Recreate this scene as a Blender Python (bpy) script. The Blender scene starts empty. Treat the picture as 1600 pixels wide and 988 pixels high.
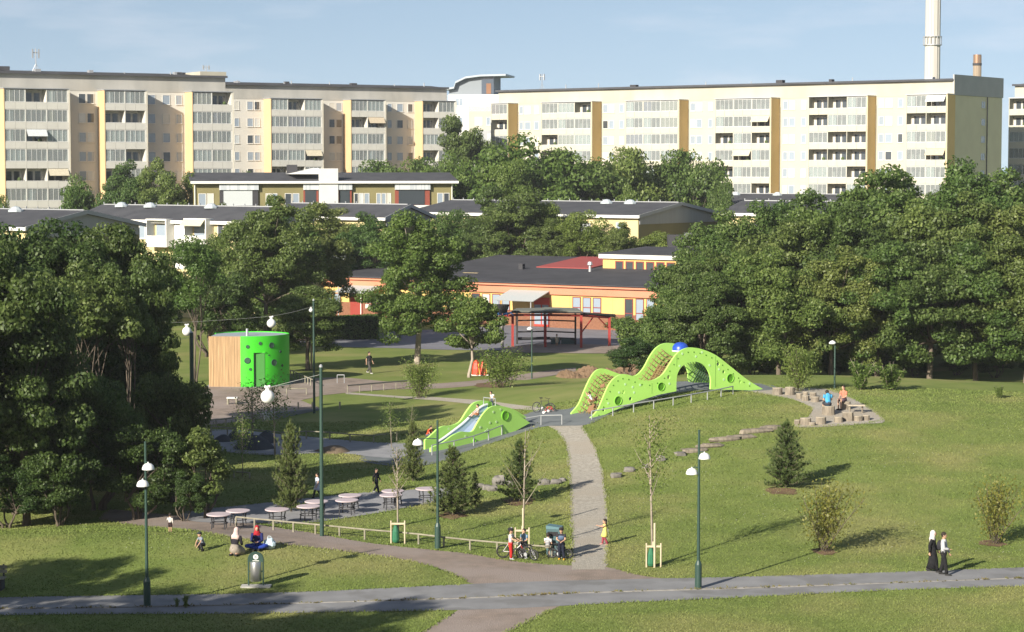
import bpy, bmesh, math, random
import numpy as np
from mathutils import Vector, Matrix
from mathutils.geometry import delaunay_2d_cdt

SC = bpy.context.scene
COL = SC.collection
PI = math.pi
R = math.radians
rng = np.random.default_rng(11)
random.seed(5)

# ------------------------------------------------------------------ camera, sky, sun, exposure
FPX, CX, CY, HORIZON = 3400.0, 800.0, 494.0, 262.0      # focal length in photo pixels
CAMZ = 15.5
PITCH = math.atan((CY - HORIZON) / FPX)
cam_d = bpy.data.cameras.new('camera')
cam_d.sensor_width = 36.0
cam_d.lens = 36.0 * FPX / 1600.0
cam_d.clip_start, cam_d.clip_end = 1.0, 12000.0
cam = bpy.data.objects.new('camera', cam_d)
cam.location = (0, 0, CAMZ)
cam.rotation_euler = (PI / 2 - PITCH, 0, 0)
COL.objects.link(cam)
SC.camera = cam

SUN_AZ, SUN_EL = R(36.0), R(23.5)                        # sun behind the camera, to its left
world = bpy.data.worlds.new('World')
SC.world = world
world.use_nodes = True
wn, wl = world.node_tree.nodes, world.node_tree.links
for n in list(wn):
    wn.remove(n)
w_out = wn.new('ShaderNodeOutputWorld')
w_bg = wn.new('ShaderNodeBackground')
w_sky = wn.new('ShaderNodeTexSky')
w_sky.sky_type = 'NISHITA'
w_sky.sun_disc = False
w_sky.sun_elevation = SUN_EL
w_sky.sun_rotation = PI + SUN_AZ
w_sky.altitude = 50
w_sky.air_density = 1.0
w_sky.dust_density = 0.8
w_sky.ozone_density = 2.0
w_bg.inputs['Strength'].default_value = 0.135
# thin pale clouds low in the sky, laid out by direction
w_tc = wn.new('ShaderNodeTexCoord')
w_map = wn.new('ShaderNodeMapping')
w_map.inputs['Scale'].default_value = (9, 9, 42)
w_map.inputs['Location'].default_value = (1.7, .4, 2.6)
w_noi = wn.new('ShaderNodeTexNoise')
w_noi.inputs['Scale'].default_value = 1.0
w_noi.inputs['Detail'].default_value = 5
w_noi.inputs['Roughness'].default_value = .55
w_rmp = wn.new('ShaderNodeValToRGB')
w_rmp.color_ramp.elements[0].position = .5
w_rmp.color_ramp.elements[0].color = (0, 0, 0, 1)
w_rmp.color_ramp.elements[1].position = .74
w_rmp.color_ramp.elements[1].color = (.2, .2, .2, 1)
w_mix = wn.new('ShaderNodeMixRGB')
w_mix.inputs[2].default_value = (4.9, 4.5, 4.55, 1)
w_tint = wn.new('ShaderNodeMixRGB')
w_tint.blend_type = 'MULTIPLY'
w_tint.inputs[0].default_value = 1.0
w_tint.inputs[2].default_value = (.695, .605, .53, 1)
wl.new(w_tc.outputs['Generated'], w_map.inputs['Vector'])
wl.new(w_map.outputs['Vector'], w_noi.inputs['Vector'])
wl.new(w_noi.outputs['Fac'], w_rmp.inputs['Fac'])
wl.new(w_rmp.outputs['Color'], w_mix.inputs[0])
wl.new(w_sky.outputs['Color'], w_tint.inputs[1])
w_lift = wn.new('ShaderNodeVectorMath')                 # clear, blue down to the horizon
w_lift.operation = 'ADD'
w_lift.inputs[1].default_value = (0, 0, .16)
wl.new(w_tc.outputs['Generated'], w_lift.inputs[0])
wl.new(w_lift.outputs[0], w_sky.inputs['Vector'])
wl.new(w_tint.outputs['Color'], w_mix.inputs[1])
wl.new(w_mix.outputs['Color'], w_bg.inputs['Color'])
wl.new(w_bg.outputs['Background'], w_out.inputs['Surface'])

sun_d = bpy.data.lights.new('sun', 'SUN')
sun_d.energy = 4.8
sun_d.angle = R(0.53)
sun_d.color = (1.0, .925, .80)
sun = bpy.data.objects.new('sun', sun_d)
to_sun = Vector((-math.sin(SUN_AZ) * math.cos(SUN_EL), -math.cos(SUN_AZ) * math.cos(SUN_EL), math.sin(SUN_EL)))
sun.rotation_euler = to_sun.to_track_quat('Z', 'Y').to_euler()
sun.location = to_sun * 200
COL.objects.link(sun)

vs = SC.view_settings
vs.view_transform = 'Standard'
vs.look = 'None'
vs.exposure = 0.95
vs.gamma = 1.0
vs.use_curve_mapping = False
SC.render.engine = 'CYCLES'
SC.cycles.max_bounces = 10
SC.cycles.diffuse_bounces = 7
SC.cycles.transmission_bounces = 8
SC.cycles.volume_bounces = 0
SC.cycles.transparent_max_bounces = 8
SC.cycles.use_denoising = True

# ------------------------------------------------------------------ terrain and photo-to-place helpers
def sst(a, b, x):
    t = np.clip((np.asarray(x, float) - a) / (b - a), 0, 1)
    return t * t * (3 - 2 * t)

def hgt(x, y):
    """height of the ground"""
    x = np.asarray(x, float); y = np.asarray(y, float)
    z = 2.3 * sst(-8, 12.5, x) * sst(87, 131, y) * (1 - sst(136, 160, y)) * (1 - .35 * sst(17, 42, x))
    z = z + .75 * np.exp(-((x + 17) / 9.5) ** 2 - ((y - 87) / 4.3) ** 2)
    z = z + 13.6 * sst(58, 4, y)
    z = z + .05 * np.sin(x * .31 + 1) * np.sin(y * .27)
    return z

def hz(x, y):
    return float(hgt(x, y))

_cp, _sp = math.cos(PITCH), math.sin(PITCH)
def ray(px, py):
    u, v = (px - CX) / FPX, (CY - py) / FPX
    return Vector((u, _cp + v * _sp, -_sp + v * _cp))

def W(px, py, Y):
    """point on the sight line of a photo pixel at depth Y"""
    d = ray(px, py)
    return Vector((0, 0, CAMZ)) + d * (Y / d.y)

def G(px, py, up=0.0):
    """point where the sight line of a photo pixel meets the ground"""
    d = ray(px, py)
    t, step = 60.0, 1.0
    f = lambda t: CAMZ + d.z * t - hz(d.x * t, d.y * t)
    while f(t) > 0 and t < 900:
        t += step
    a, b = t - step, t
    for _ in range(24):
        m = .5 * (a + b)
        if f(m) > 0: a = m
        else: b = m
    x, y = d.x * b, d.y * b
    return Vector((x, y, hz(x, y) + up))

def PPM(Y):
    return FPX / Y                                       # photo pixels per metre at depth Y

# ------------------------------------------------------------------ mesh building
class MB:
    """collects shapes for one mesh"""
    def __init__(s):
        s.v, s.f, s.m = [], [], []
        s.mi = 0
    def add(s, vs, fs):
        n = len(s.v)
        s.v.extend([tuple(p) for p in vs])
        for f in fs:
            s.f.append(tuple(i + n for i in f)); s.m.append(s.mi)
        return s
    def box(s, c, d, rz=0.0, M=None):
        hx, hy, hh = d[0] / 2, d[1] / 2, d[2] / 2
        vs = [Vector((x, y, z)) for z in (-hh, hh) for y in (-hy, hy) for x in (-hx, hx)]
        if rz:
            m = Matrix.Rotation(rz, 3, 'Z'); vs = [m @ v for v in vs]
        if M is not None: vs = [M @ v for v in vs]
        c = Vector(c)
        return s.add([v + c for v in vs], [(0, 2, 3, 1), (4, 5, 7, 6), (0, 1, 5, 4), (2, 6, 7, 3), (0, 4, 6, 2), (1, 3, 7, 5)])
    def b2(s, x0, x1, y0, y1, z0, z1):
        return s.box(((x0 + x1) / 2, (y0 + y1) / 2, (z0 + z1) / 2), (abs(x1 - x0), abs(y1 - y0), abs(z1 - z0)))
    def tube(s, pts, rad, n=8, cap=True, flat=None):
        pts = [Vector(p) for p in pts]
        if not hasattr(rad, '__len__'): rad = [rad] * len(pts)
        rings = []
        ref = None
        for i, p in enumerate(pts):
            t = (pts[min(i + 1, len(pts) - 1)] - pts[max(i - 1, 0)])
            if t.length < 1e-9: t = Vector((0, 0, 1))
            t.normalize()
            if ref is None:
                ref = Vector((1, 0, 0)) if abs(t.x) < .8 else Vector((0, 1, 0))
            a = ref - t * ref.dot(t)
            if a.length < 1e-6: a = Vector((0, 1, 0)) - t * t.y
            a.normalize(); ref = a
            b = t.cross(a)
            r = rad[i]
            ra, rb = (r if hasattr(r, '__len__') else (r, r))
            rings.append([p + a * (ra * math.cos(2 * PI * k / n)) + b * (rb * math.sin(2 * PI * k / n)) for k in range(n)])
        vs = [v for r_ in rings for v in r_]
        fs = []
        for i in range(len(rings) - 1):
            for k in range(n):
                k2 = (k + 1) % n
                fs.append((i * n + k, i * n + k2, (i + 1) * n + k2, (i + 1) * n + k))
        if cap:
            fs.append(tuple(range(n - 1, -1, -1)))
            fs.append(tuple((len(rings) - 1) * n + k for k in range(n)))
        return s.add(vs, fs)
    def lathe(s, prof, c=(0, 0, 0), n=16, sx=1, sy=1, M=None):
        """prof: (radius, z) from bottom to top"""
        vs, fs = [], []
        c = Vector(c)
        for r, z in prof:
            for k in range(n):
                v = Vector((r * sx * math.cos(2 * PI * k / n), r * sy * math.sin(2 * PI * k / n), z))
                if M is not None: v = M @ v
                vs.append(v + c)
        for i in range(len(prof) - 1):
            for k in range(n):
                k2 = (k + 1) % n
                fs.append((i * n + k, i * n + k2, (i + 1) * n + k2, (i + 1) * n + k))
        fs.append(tuple(range(n - 1, -1, -1)))
        fs.append(tuple((len(prof) - 1) * n + k for k in range(n)))
        return s.add(vs, fs)
    def ball(s, c, r, n=12, m=8, M=None):
        if not hasattr(r, '__len__'): r = (r, r, r)
        prof = [(max(math.sin(PI * i / m), .02), -math.cos(PI * i / m)) for i in range(m + 1)]
        S = Matrix.Diagonal(Vector(r)).to_3x3()
        if M is not None: S = M @ S
        return s.lathe(prof, c, n, M=S)
    def prism(s, poly, h0, h1, axis='Z', M=None, c=(0, 0, 0)):
        """poly in the plane across axis: Z -> (x,y), Y -> (x,z), X -> (y,z)"""
        def P(a, b, t):
            v = Vector((a, b, t)) if axis == 'Z' else Vector((a, t, b)) if axis == 'Y' else Vector((t, a, b))
            if M is not None: v = M @ v
            return v + Vector(c)
        n = len(poly)
        vs = [P(a, b, h0) for a, b in poly] + [P(a, b, h1) for a, b in poly]
        fs = [tuple(range(n - 1, -1, -1)), tuple(range(n, 2 * n))]
        fs += [(i, (i + 1) % n, n + (i + 1) % n, n + i) for i in range(n)]
        return s.add(vs, fs)
    def quad(s, a, b, c, d):
        return s.add([a, b, c, d], [(0, 1, 2, 3)])
    def mesh(s, name, mats, smooth=False, fix=True):
        me = bpy.data.meshes.new(name)
        me.from_pydata(s.v, [], s.f)
        for m in (mats if isinstance(mats, (list, tuple)) else [mats]):
            me.materials.append(m)
        if isinstance(mats, (list, tuple)) and len(mats) > 1:
            me.polygons.foreach_set('material_index', s.m)
        if fix:
            bm = bmesh.new(); bm.from_mesh(me)
            bmesh.ops.recalc_face_normals(bm, faces=bm.faces)
            bm.to_mesh(me); bm.free()
        if smooth:
            me.polygons.foreach_set('use_smooth', [True] * len(me.polygons))
            if smooth != True:
                me.set_sharp_from_angle(angle=R(smooth))
        me.update()
        return me

def np_mesh(name, verts, faces, mat, smooth=False):
    """many faces of equal size at once"""
    verts = np.asarray(verts, np.float32); faces = np.asarray(faces, np.int32)
    me = bpy.data.meshes.new(name)
    k = faces.shape[1]
    me.vertices.add(len(verts)); me.vertices.foreach_set('co', verts.ravel())
    me.loops.add(faces.size); me.loops.foreach_set('vertex_index', faces.ravel())
    me.polygons.add(len(faces)); me.polygons.foreach_set('loop_start', np.arange(0, faces.size, k, dtype=np.int32))
    if smooth: me.polygons.foreach_set('use_smooth', np.ones(len(faces), bool))
    me.materials.append(mat)
    me.update(calc_edges=True)
    return me

KIDS = {}
def link(name, me, parent=None, loc=None, rz=None):
    o = bpy.data.objects.new(name, me)
    COL.objects.link(o)
    if parent is not None:
        o.parent = parent
        KIDS.setdefault(parent.name, []).append(o)
    if loc is not None: o.location = loc
    if rz is not None: o.rotation_euler = (0, 0, rz)
    return o

def obj(name, mb, mat, parent=None, loc=None, rz=None, smooth=False, fix=True):
    me = mb.mesh(name, mat, smooth, fix) if isinstance(mb, MB) else mb
    return link(name, me, parent, loc, rz)

def tag(o, label=None, cat=None, group=None, kind=None):
    if label: o['label'] = label
    if cat: o['category'] = cat
    if group: o['group'] = group
    if kind: o['kind'] = kind
    return o

def thing(name, label, cat, loc=(0, 0, 0), rz=0.0, group=None):
    o = bpy.data.objects.new(name, None)
    o.empty_display_size = .3
    COL.objects.link(o)
    o.location = loc; o.rotation_euler = (0, 0, rz)
    return tag(o, label, cat, group)

def dup(root, loc, rz=0.0, label=None, group=None, scale=None):
    """a copy of a thing with its parts and sub-parts, sharing mesh data"""
    r = root.copy(); COL.objects.link(r)
    r.location = loc; r.rotation_euler = (0, 0, rz)
    if scale is not None: r.scale = (scale,) * 3 if not hasattr(scale, '__len__') else scale
    if label: r['label'] = label
    if group: r['group'] = group
    for ch in KIDS.get(root.name, []):
        c = ch.copy(); COL.objects.link(c); c.parent = r
        for g in KIDS.get(ch.name, []):
            d = g.copy(); COL.objects.link(d); d.parent = c
    return r

# ------------------------------------------------------------------ materials
def mat(name, col, rough=.7, col2=None, scale=3.0, detail=4, bump=0.0, bscale=None, metal=0.0, spec=.3,
        lo=.35, hi=.65, stretch=None, world=False, col3=None, scale3=.3, lo3=.45, hi3=.6, transl=0.0, info=0.0):
    m = bpy.data.materials.new(name)
    m.use_nodes = True
    nt = m.node_tree; N, L = nt.nodes, nt.links
    b = N['Principled BSDF']
    b.inputs['Roughness'].default_value = rough
    b.inputs['Metallic'].default_value = metal
    b.inputs['Specular IOR Level'].default_value = spec
    c4 = lambda c: (c[0], c[1], c[2], 1)
    b.inputs['Base Color'].default_value = c4(col)
    src = None
    if col2 is not None or bump:
        if world:
            g = N.new('ShaderNodeNewGeometry'); vec = g.outputs['Position']
        else:
            g = N.new('ShaderNodeTexCoord'); vec = g.outputs['Object']
        if stretch:
            mp = N.new('ShaderNodeMapping'); mp.inputs['Scale'].default_value = stretch
            L.new(vec, mp.inputs['Vector']); vec = mp.outputs['Vector']
    def noise(s, d):
        n = N.new('ShaderNodeTexNoise')
        n.inputs['Scale'].default_value = s; n.inputs['Detail'].default_value = d
        L.new(vec, n.inputs['Vector']); return n.outputs['Fac']
    def mix(fac, a, b_, lo, hi):
        mr = N.new('ShaderNodeMapRange'); mr.inputs['From Min'].default_value = lo; mr.inputs['From Max'].default_value = hi
        L.new(fac, mr.inputs['Value'])
        mx = N.new('ShaderNodeMix'); mx.data_type = 'RGBA'
        L.new(mr.outputs['Result'], mx.inputs['Factor'])
        for i, c in ((6, a), (7, b_)):
            if isinstance(c, tuple): mx.inputs[i].default_value = c4(c)
            else: L.new(c, mx.inputs[i])
        return mx.outputs[2]
    if col2 is not None:
        src = mix(noise(scale, detail), tuple(col), tuple(col2), lo, hi)
        if col3 is not None:
            src = mix(noise(scale3, 3), src, tuple(col3), lo3, hi3)
    if info:
        oi = N.new('ShaderNodeObjectInfo')
        hs = N.new('ShaderNodeHueSaturation')
        mr = N.new('ShaderNodeMapRange'); mr.inputs['To Min'].default_value = 1 - info; mr.inputs['To Max'].default_value = 1 + info
        L.new(oi.outputs['Random'], mr.inputs['Value']); L.new(mr.outputs['Result'], hs.inputs['Value'])
        if src is None: hs.inputs['Color'].default_value = c4(col)
        else: L.new(src, hs.inputs['Color'])
        src = hs.outputs['Color']
    if src is not None:
        L.new(src, b.inputs['Base Color'])
    if bump:
        bp = N.new('ShaderNodeBump'); bp.inputs['Strength'].default_value = bump
        bp.inputs['Distance'].default_value = .05
        L.new(noise(bscale or scale * 3, 3), bp.inputs['Height'])
        L.new(bp.outputs['Normal'], b.inputs['Normal'])
    return m

def leaf_mat(name, c1, c2, c3, transl=.35, val=.18, hue=.02):
    """foliage: colour varies from leaf to leaf (mesh attribute) and from tree to tree"""
    m = bpy.data.materials.new(name); m.use_nodes = True
    nt = m.node_tree; N, L = nt.nodes, nt.links
    b = N['Principled BSDF']; b.inputs['Roughness'].default_value = .48; b.inputs['Specular IOR Level'].default_value = .36
    at = N.new('ShaderNodeAttribute'); at.attribute_name = 'tint'
    rp = N.new('ShaderNodeValToRGB')
    e = rp.color_ramp.elements
    e[0].position, e[0].color = 0.0, (*c1, 1)
    e[1].position, e[1].color = 1.0, (*c3, 1)
    k = e.new(.5); k.color = (*c2, 1)
    L.new(at.outputs['Fac'], rp.inputs['Fac'])
    oi = N.new('ShaderNodeObjectInfo'); hs = N.new('ShaderNodeHueSaturation')
    mv = N.new('ShaderNodeMapRange'); mv.inputs['To Min'].default_value = 1 - val; mv.inputs['To Max'].default_value = 1 + val
    mh = N.new('ShaderNodeMapRange'); mh.inputs['To Min'].default_value = .5 + hue; mh.inputs['To Max'].default_value = .5 - hue
    L.new(oi.outputs['Random'], mv.inputs['Value']); L.new(oi.outputs['Random'], mh.inputs['Value'])
    L.new(mv.outputs['Result'], hs.inputs['Value']); L.new(mh.outputs['Result'], hs.inputs['Hue'])
    L.new(rp.outputs['Color'], hs.inputs['Color'])
    L.new(hs.outputs['Color'], b.inputs['Base Color'])
    tr = N.new('ShaderNodeBsdfTranslucent'); L.new(hs.outputs['Color'], tr.inputs['Color'])
    mx = N.new('ShaderNodeMixShader'); mx.inputs[0].default_value = transl
    L.new(b.outputs[0], mx.inputs[1]); L.new(tr.outputs[0], mx.inputs[2])
    L.new(mx.outputs[0], N['Material Output'].inputs['Surface'])
    return m

def glass_mat(name, col, rough=.08, spec=.6):
    m = mat(name, col, rough, spec=spec)
    return m
# ------------------------------------------------------------------ ground, paths, lawns
GRASS_A, GRASS_B, GRASS_C = (.180, .218, .064), (.142, .186, .050), (.238, .238, .090)
M_grass = mat('grass_ground', GRASS_A, .95, GRASS_B, .45, 8, bump=.5, bscale=14, spec=.05, world=True, lo=.35, hi=.65,
              col3=GRASS_C, scale3=.16, lo3=.46, hi3=.68)
M_asphalt = mat('asphalt', (.255, .255, .258), .9, (.205, .205, .208), .8, 6, bump=.15, bscale=40, spec=.15, world=True,
                col3=(.19, .188, .186), scale3=.5, lo3=.52, hi3=.60)
M_gravel = mat('brown_gravel', (.30, .24, .20), .95, (.225, .185, .155), 1.6, 8, bump=.6, bscale=22, spec=.1, world=True,
               col3=(.30, .25, .22), scale3=.3)
M_pale = mat('pale_gravel', (.43, .395, .335), .95, (.31, .285, .24), 5.5, 8, bump=.8, bscale=18, spec=.1, world=True,
             col3=(.37, .33, .27), scale3=.4)
M_rubber = mat('rubber_surface', (.135, .15, .155), .9, (.165, .18, .185), 1.2, 6, bump=.1, bscale=40, spec=.15, world=True)
M_slab = mat('grey_paving', (.29, .29, .30), .9, (.24, .24, .25), 1.0, 6, bump=.1, bscale=30, spec=.15, world=True)
M_soil = mat('bare_soil', (.20, .135, .085), .95, (.14, .095, .06), 1.4, 8, bump=.9, bscale=8, spec=.05, world=True)
M_yard = mat('yard_asphalt', (.20, .20, .225), .9, (.17, .17, .19), .5, 6, bump=.1, bscale=30, spec=.15, world=True)

xs = np.unique(np.concatenate([np.linspace(-1500, -90, 12), np.linspace(-90, -36, 28), np.linspace(-36, 40, 128), np.linspace(40, 100, 31), np.linspace(100, 1500, 12)]))
ys = np.unique(np.concatenate([np.linspace(-200, 0, 5), np.linspace(0, 68, 35), np.linspace(68, 156, 148), np.linspace(156, 260, 30), np.linspace(260, 2400, 20)]))
gx, gy = np.meshgrid(xs, ys)
gv = np.stack([gx, gy, hgt(gx, gy)], -1).reshape(-1, 3)
nx = len(xs)
ii, jj = np.meshgrid(np.arange(nx - 1), np.arange(len(ys) - 1))
q = (jj * nx + ii).ravel()
ground = link('ground', np_mesh('ground', gv, np.stack([q, q + 1, q + nx + 1, q + nx], -1), M_grass, True))
tag(ground, 'mown green lawn rolling over low mounds across the park', kind='structure')

def smooth_line(pts, n=5, closed=False):
    """Catmull-Rom through points"""
    out = []
    P = [Vector(p) for p in pts]
    m = len(P)
    for i in range(m if closed else m - 1):
        if closed: a, b, c, d = P[i - 1], P[i], P[(i + 1) % m], P[(i + 2) % m]
        else: a, b, c, d = P[max(i - 1, 0)], P[i], P[i + 1], P[min(i + 2, m - 1)]
        for k in range(n):
            t = k / n
            out.append(.5 * ((2 * b) + (c - a) * t + (2 * a - 5 * b + 4 * c - d) * t * t + (-a + 3 * b - 3 * c + d) * t ** 3))
    if not closed: out.append(P[-1])
    return out

def sheet_poly(name, pts, material, off, cell=.8, ragged=0.0, z_fn=None):
    """a sheet laid on the ground inside a world-space outline; returns the mesh"""
    pts = [Vector((p[0], p[1])) for p in pts]
    # subdivide long edges
    line = []
    for i, p in enumerate(pts):
        qn = pts[(i + 1) % len(pts)]
        k = max(1, int((qn - p).length / cell))
        for j in range(k):
            w = p.lerp(qn, j / k)
            if ragged: w = w + Vector((random.uniform(-1, 1), random.uniform(-1, 1))) * ragged
            line.append(w)
    x0, x1 = min(p.x for p in line), max(p.x for p in line)
    y0, y1 = min(p.y for p in line), max(p.y for p in line)
    n = len(line)
    extra = [Vector((x + .13 * cell, y + .21 * cell)) for x in np.arange(x0 + cell, x1, cell) for y in np.arange(y0 + cell, y1, cell)]
    r = delaunay_2d_cdt(line + extra, [(i, (i + 1) % n) for i in range(n)], [list(range(n))], 1, 1e-5)
    vs = [(v.x, v.y, (z_fn or hz)(v.x, v.y) + off) for v in r[0]]
    mb = MB(); mb.add(vs, [tuple(f) for f in r[2]])
    return mb.mesh(name, material, True)

def sheet(name, px, material, off, label, smooth=True, cell=.8, ragged=0.0):
    pts = [G(*p) for p in px]
    if smooth: pts = smooth_line(pts, 5, True)
    o = link(name, sheet_poly(name, pts, material, off, cell, ragged))
    return tag(o, label, kind='structure')

def edges(top, bot):
    return smooth_line([G(*p) for p in top], 6) + smooth_line([G(*p) for p in bot], 6)[::-1]

def strip(name, top, bot, material, off, label, cell=.8, ragged=0.0):
    o = link(name, sheet_poly(name, edges(top, bot), material, off, cell, ragged))
    return tag(o, label, kind='structure')

T_top = [(-60, 936), (0, 934), (180, 931), (480, 925), (740, 913), (920, 907), (1320, 897), (1600, 887), (1680, 884)]
T_seam = [(-60, 954), (0, 952), (180, 950), (480, 943), (740, 935), (920, 927), (1320, 914.5), (1600, 904), (1680, 901)]
T_bot = [(-60, 964), (0, 962), (180, 960), (480, 958), (700, 954), (800, 951), (920, 945), (1320, 926), (1600, 916.5), (1680, 914)]
strip('brown_path', [(170, 796), (280, 806), (371, 814), (469, 830), (568, 847), (720, 864), (800, 877), (890, 884), (945, 886), (1000, 899), (1060, 908)],
      [(150, 812), (260, 826), (340, 836), (431, 849), (546, 863), (640, 877), (700, 895), (745, 914), (800, 918), (920, 914), (1060, 909)],
      M_gravel, .008, 'brown gravel path curving from the picnic tables to the main path', ragged=.06)
strip('brown_path', [(716, 953), (760, 950), (820, 947), (880, 944)], [(640, 1000), (700, 1000), (750, 1000), (770, 1000)], M_gravel, .006,
      'brown gravel path leaving the bottom edge of the main path', ragged=.05)
strip('footpath', T_top, T_seam, M_asphalt, .014, 'far lane of the grey asphalt path across the foreground')
strip('cycle_lane', T_seam, T_bot, M_asphalt, .012, 'near lane of the grey asphalt path across the foreground')
# a low edging of setts with weeds between the two lanes
seam = smooth_line([G(*p) for p in T_seam], 24)
kb = MB()
for a, b in zip(seam[:-1], seam[1:]):
    L = (b - a).length
    kb.box((a + b) / 2 + Vector((0, 0, .012)), (L * .985, .11, .06), math.atan2(b.y - a.y, b.x - a.x))
tag(obj('kerb_strip', kb, mat('kerb', (.27, .26, .245), .9, (.19, .18, .165), 3, world=True)), 'pale edging between the two lanes of the asphalt path', kind='structure')
wv = []
for a, b in zip(seam[:-1], seam[1:]):
    for _ in range(int(rng.integers(0, 16) * (1 if rng.random() < .55 else .1))):
        t = rng.random(); c = a.lerp(b, t); h_ = rng.uniform(.03, .09)
        dx, dy = rng.normal(0, .05), rng.normal(0, .05)
        w_ = rng.uniform(.02, .045)
        wv += [(c.x - w_ + dx, c.y + dy - .05, c.z + .03), (c.x + w_ + dx, c.y + dy - .05, c.z + .03), (c.x + dx * 2, c.y + dy * 2 - .06, c.z + .03 + h_)]
M_weed = mat('weeds', (.10, .11, .03), .9, (.15, .12, .05), 2, world=True)
tag(link('weeds', np_mesh('weeds', wv, np.arange(len(wv)).reshape(-1, 3), M_weed)), 'dry weeds growing along the path edging', 'weeds', kind='stuff')

strip('gravel_path', [(892, 890), (893, 860), (893, 840), (891, 800), (890, 760), (886, 710), (876, 682), (852, 664)],
      [(946, 890), (950, 858), (950, 820), (948, 780), (941, 730), (928, 695), (908, 664)], M_pale, .012,
      'pale gravel path climbing to the green play sculpture', ragged=.07)
sheet('rubber_surface', [(560, 718), (612, 700), (672, 690), (735, 676), (800, 655), (842, 641), (885, 640), (918, 628), (990, 604), (1080, 596), (1190, 600), (1212, 608),
      (1170, 612), (1100, 611), (1050, 616), (1000, 631), (950, 650), (918, 664), (880, 666), (845, 668), (790, 686), (735, 704), (690, 722), (630, 730)], M_rubber, .02,
      'dark grey rubber safety surface under the green play sculptures', cell=.6)
sheet('skate_surface', [(300, 676), (360, 672), (450, 680), (560, 690), (640, 694), (640, 712), (600, 716), (520, 708), (430, 712), (340, 706), (280, 700)], M_slab, .024,
      'grey paved strip with rubber bumps')
sheet('table_terrace', [(290, 800), (380, 790), (470, 780), (560, 771), (640, 766), (700, 763), (712, 770), (690, 782), (620, 797), (540, 810), (470, 818), (380, 818), (300, 815)], M_slab, .02,
      'grey paved terrace under the round picnic tables')
sheet('plaza', [(290, 612), (340, 602), (450, 600), (540, 603), (640, 597), (690, 604), (560, 612), (505, 618), (470, 626), (505, 640), (430, 652), (330, 664), (280, 660)], M_gravel, .016,
      'brown gravel plaza around the round kiosk', smooth=False, ragged=.05)
strip('back_path', [(420, 598), (520, 590), (600, 596), (660, 600), (720, 597), (790, 589), (860, 579), (900, 575)],
      [(420, 606), (520, 606), (600, 608), (660, 608), (720, 605), (790, 598), (860, 588), (900, 582)], M_gravel, .012, 'gravel path running behind the small slide hill')
strip('back_path', [(540, 613), (620, 619), (680, 621), (740, 625), (800, 632), (850, 637)], [(540, 616), (620, 622), (680, 626), (740, 632), (800, 639), (850, 642)], M_pale, .012,
      'narrow pale path leading from the plaza to the slide')
strip('schoolyard', [(330, 524), (480, 522), (620, 518), (800, 508), (1000, 500), (1150, 500)], [(330, 536), (480, 541), (600, 544), (700, 547), (800, 548), (1000, 549), (1150, 548)], M_yard, .02,
      'grey asphalt yard in front of the yellow school', cell=3)
strip('gravel_apron', [(790, 543), (860, 538), (960, 540), (1010, 545)], [(780, 551), (860, 552), (960, 553), (1010, 552)], M_gravel, .03, 'brown gravel apron before the red pavilion', cell=2)
sheet('seating_pad', [(1175, 612), (1215, 607), (1290, 608), (1335, 624), (1382, 656), (1350, 663), (1245, 668), (1262, 652), (1268, 638), (1235, 624)], M_pale, .016,
      'pale gravel pad under the tree stump seats', cell=.6)
for px, py, rx, ry in ((1222, 768, 26, 6), (706, 806, 22, 6), (812, 783, 24, 8), (1288, 862, 20, 6), (1550, 850, 22, 5), (768, 602, 26, 5)):
    c = G(px, py); k = (c - G(px + rx, py)).length; kd = (c - G(px, py - ry)).length
    pts = [(c.x + k * math.cos(a) * random.uniform(.75, 1.1), c.y + kd * math.sin(a) * random.uniform(.75, 1.1)) for a in np.linspace(0, 2 * PI, 18)[:-1]]
    tag(link('soil_patch', sheet_poly('soil_patch', smooth_line([(p[0], p[1], 0) for p in pts], 3, True), M_soil, .018, .3, .05)), 'patch of bare brown soil round a planted trunk', kind='structure')

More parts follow.
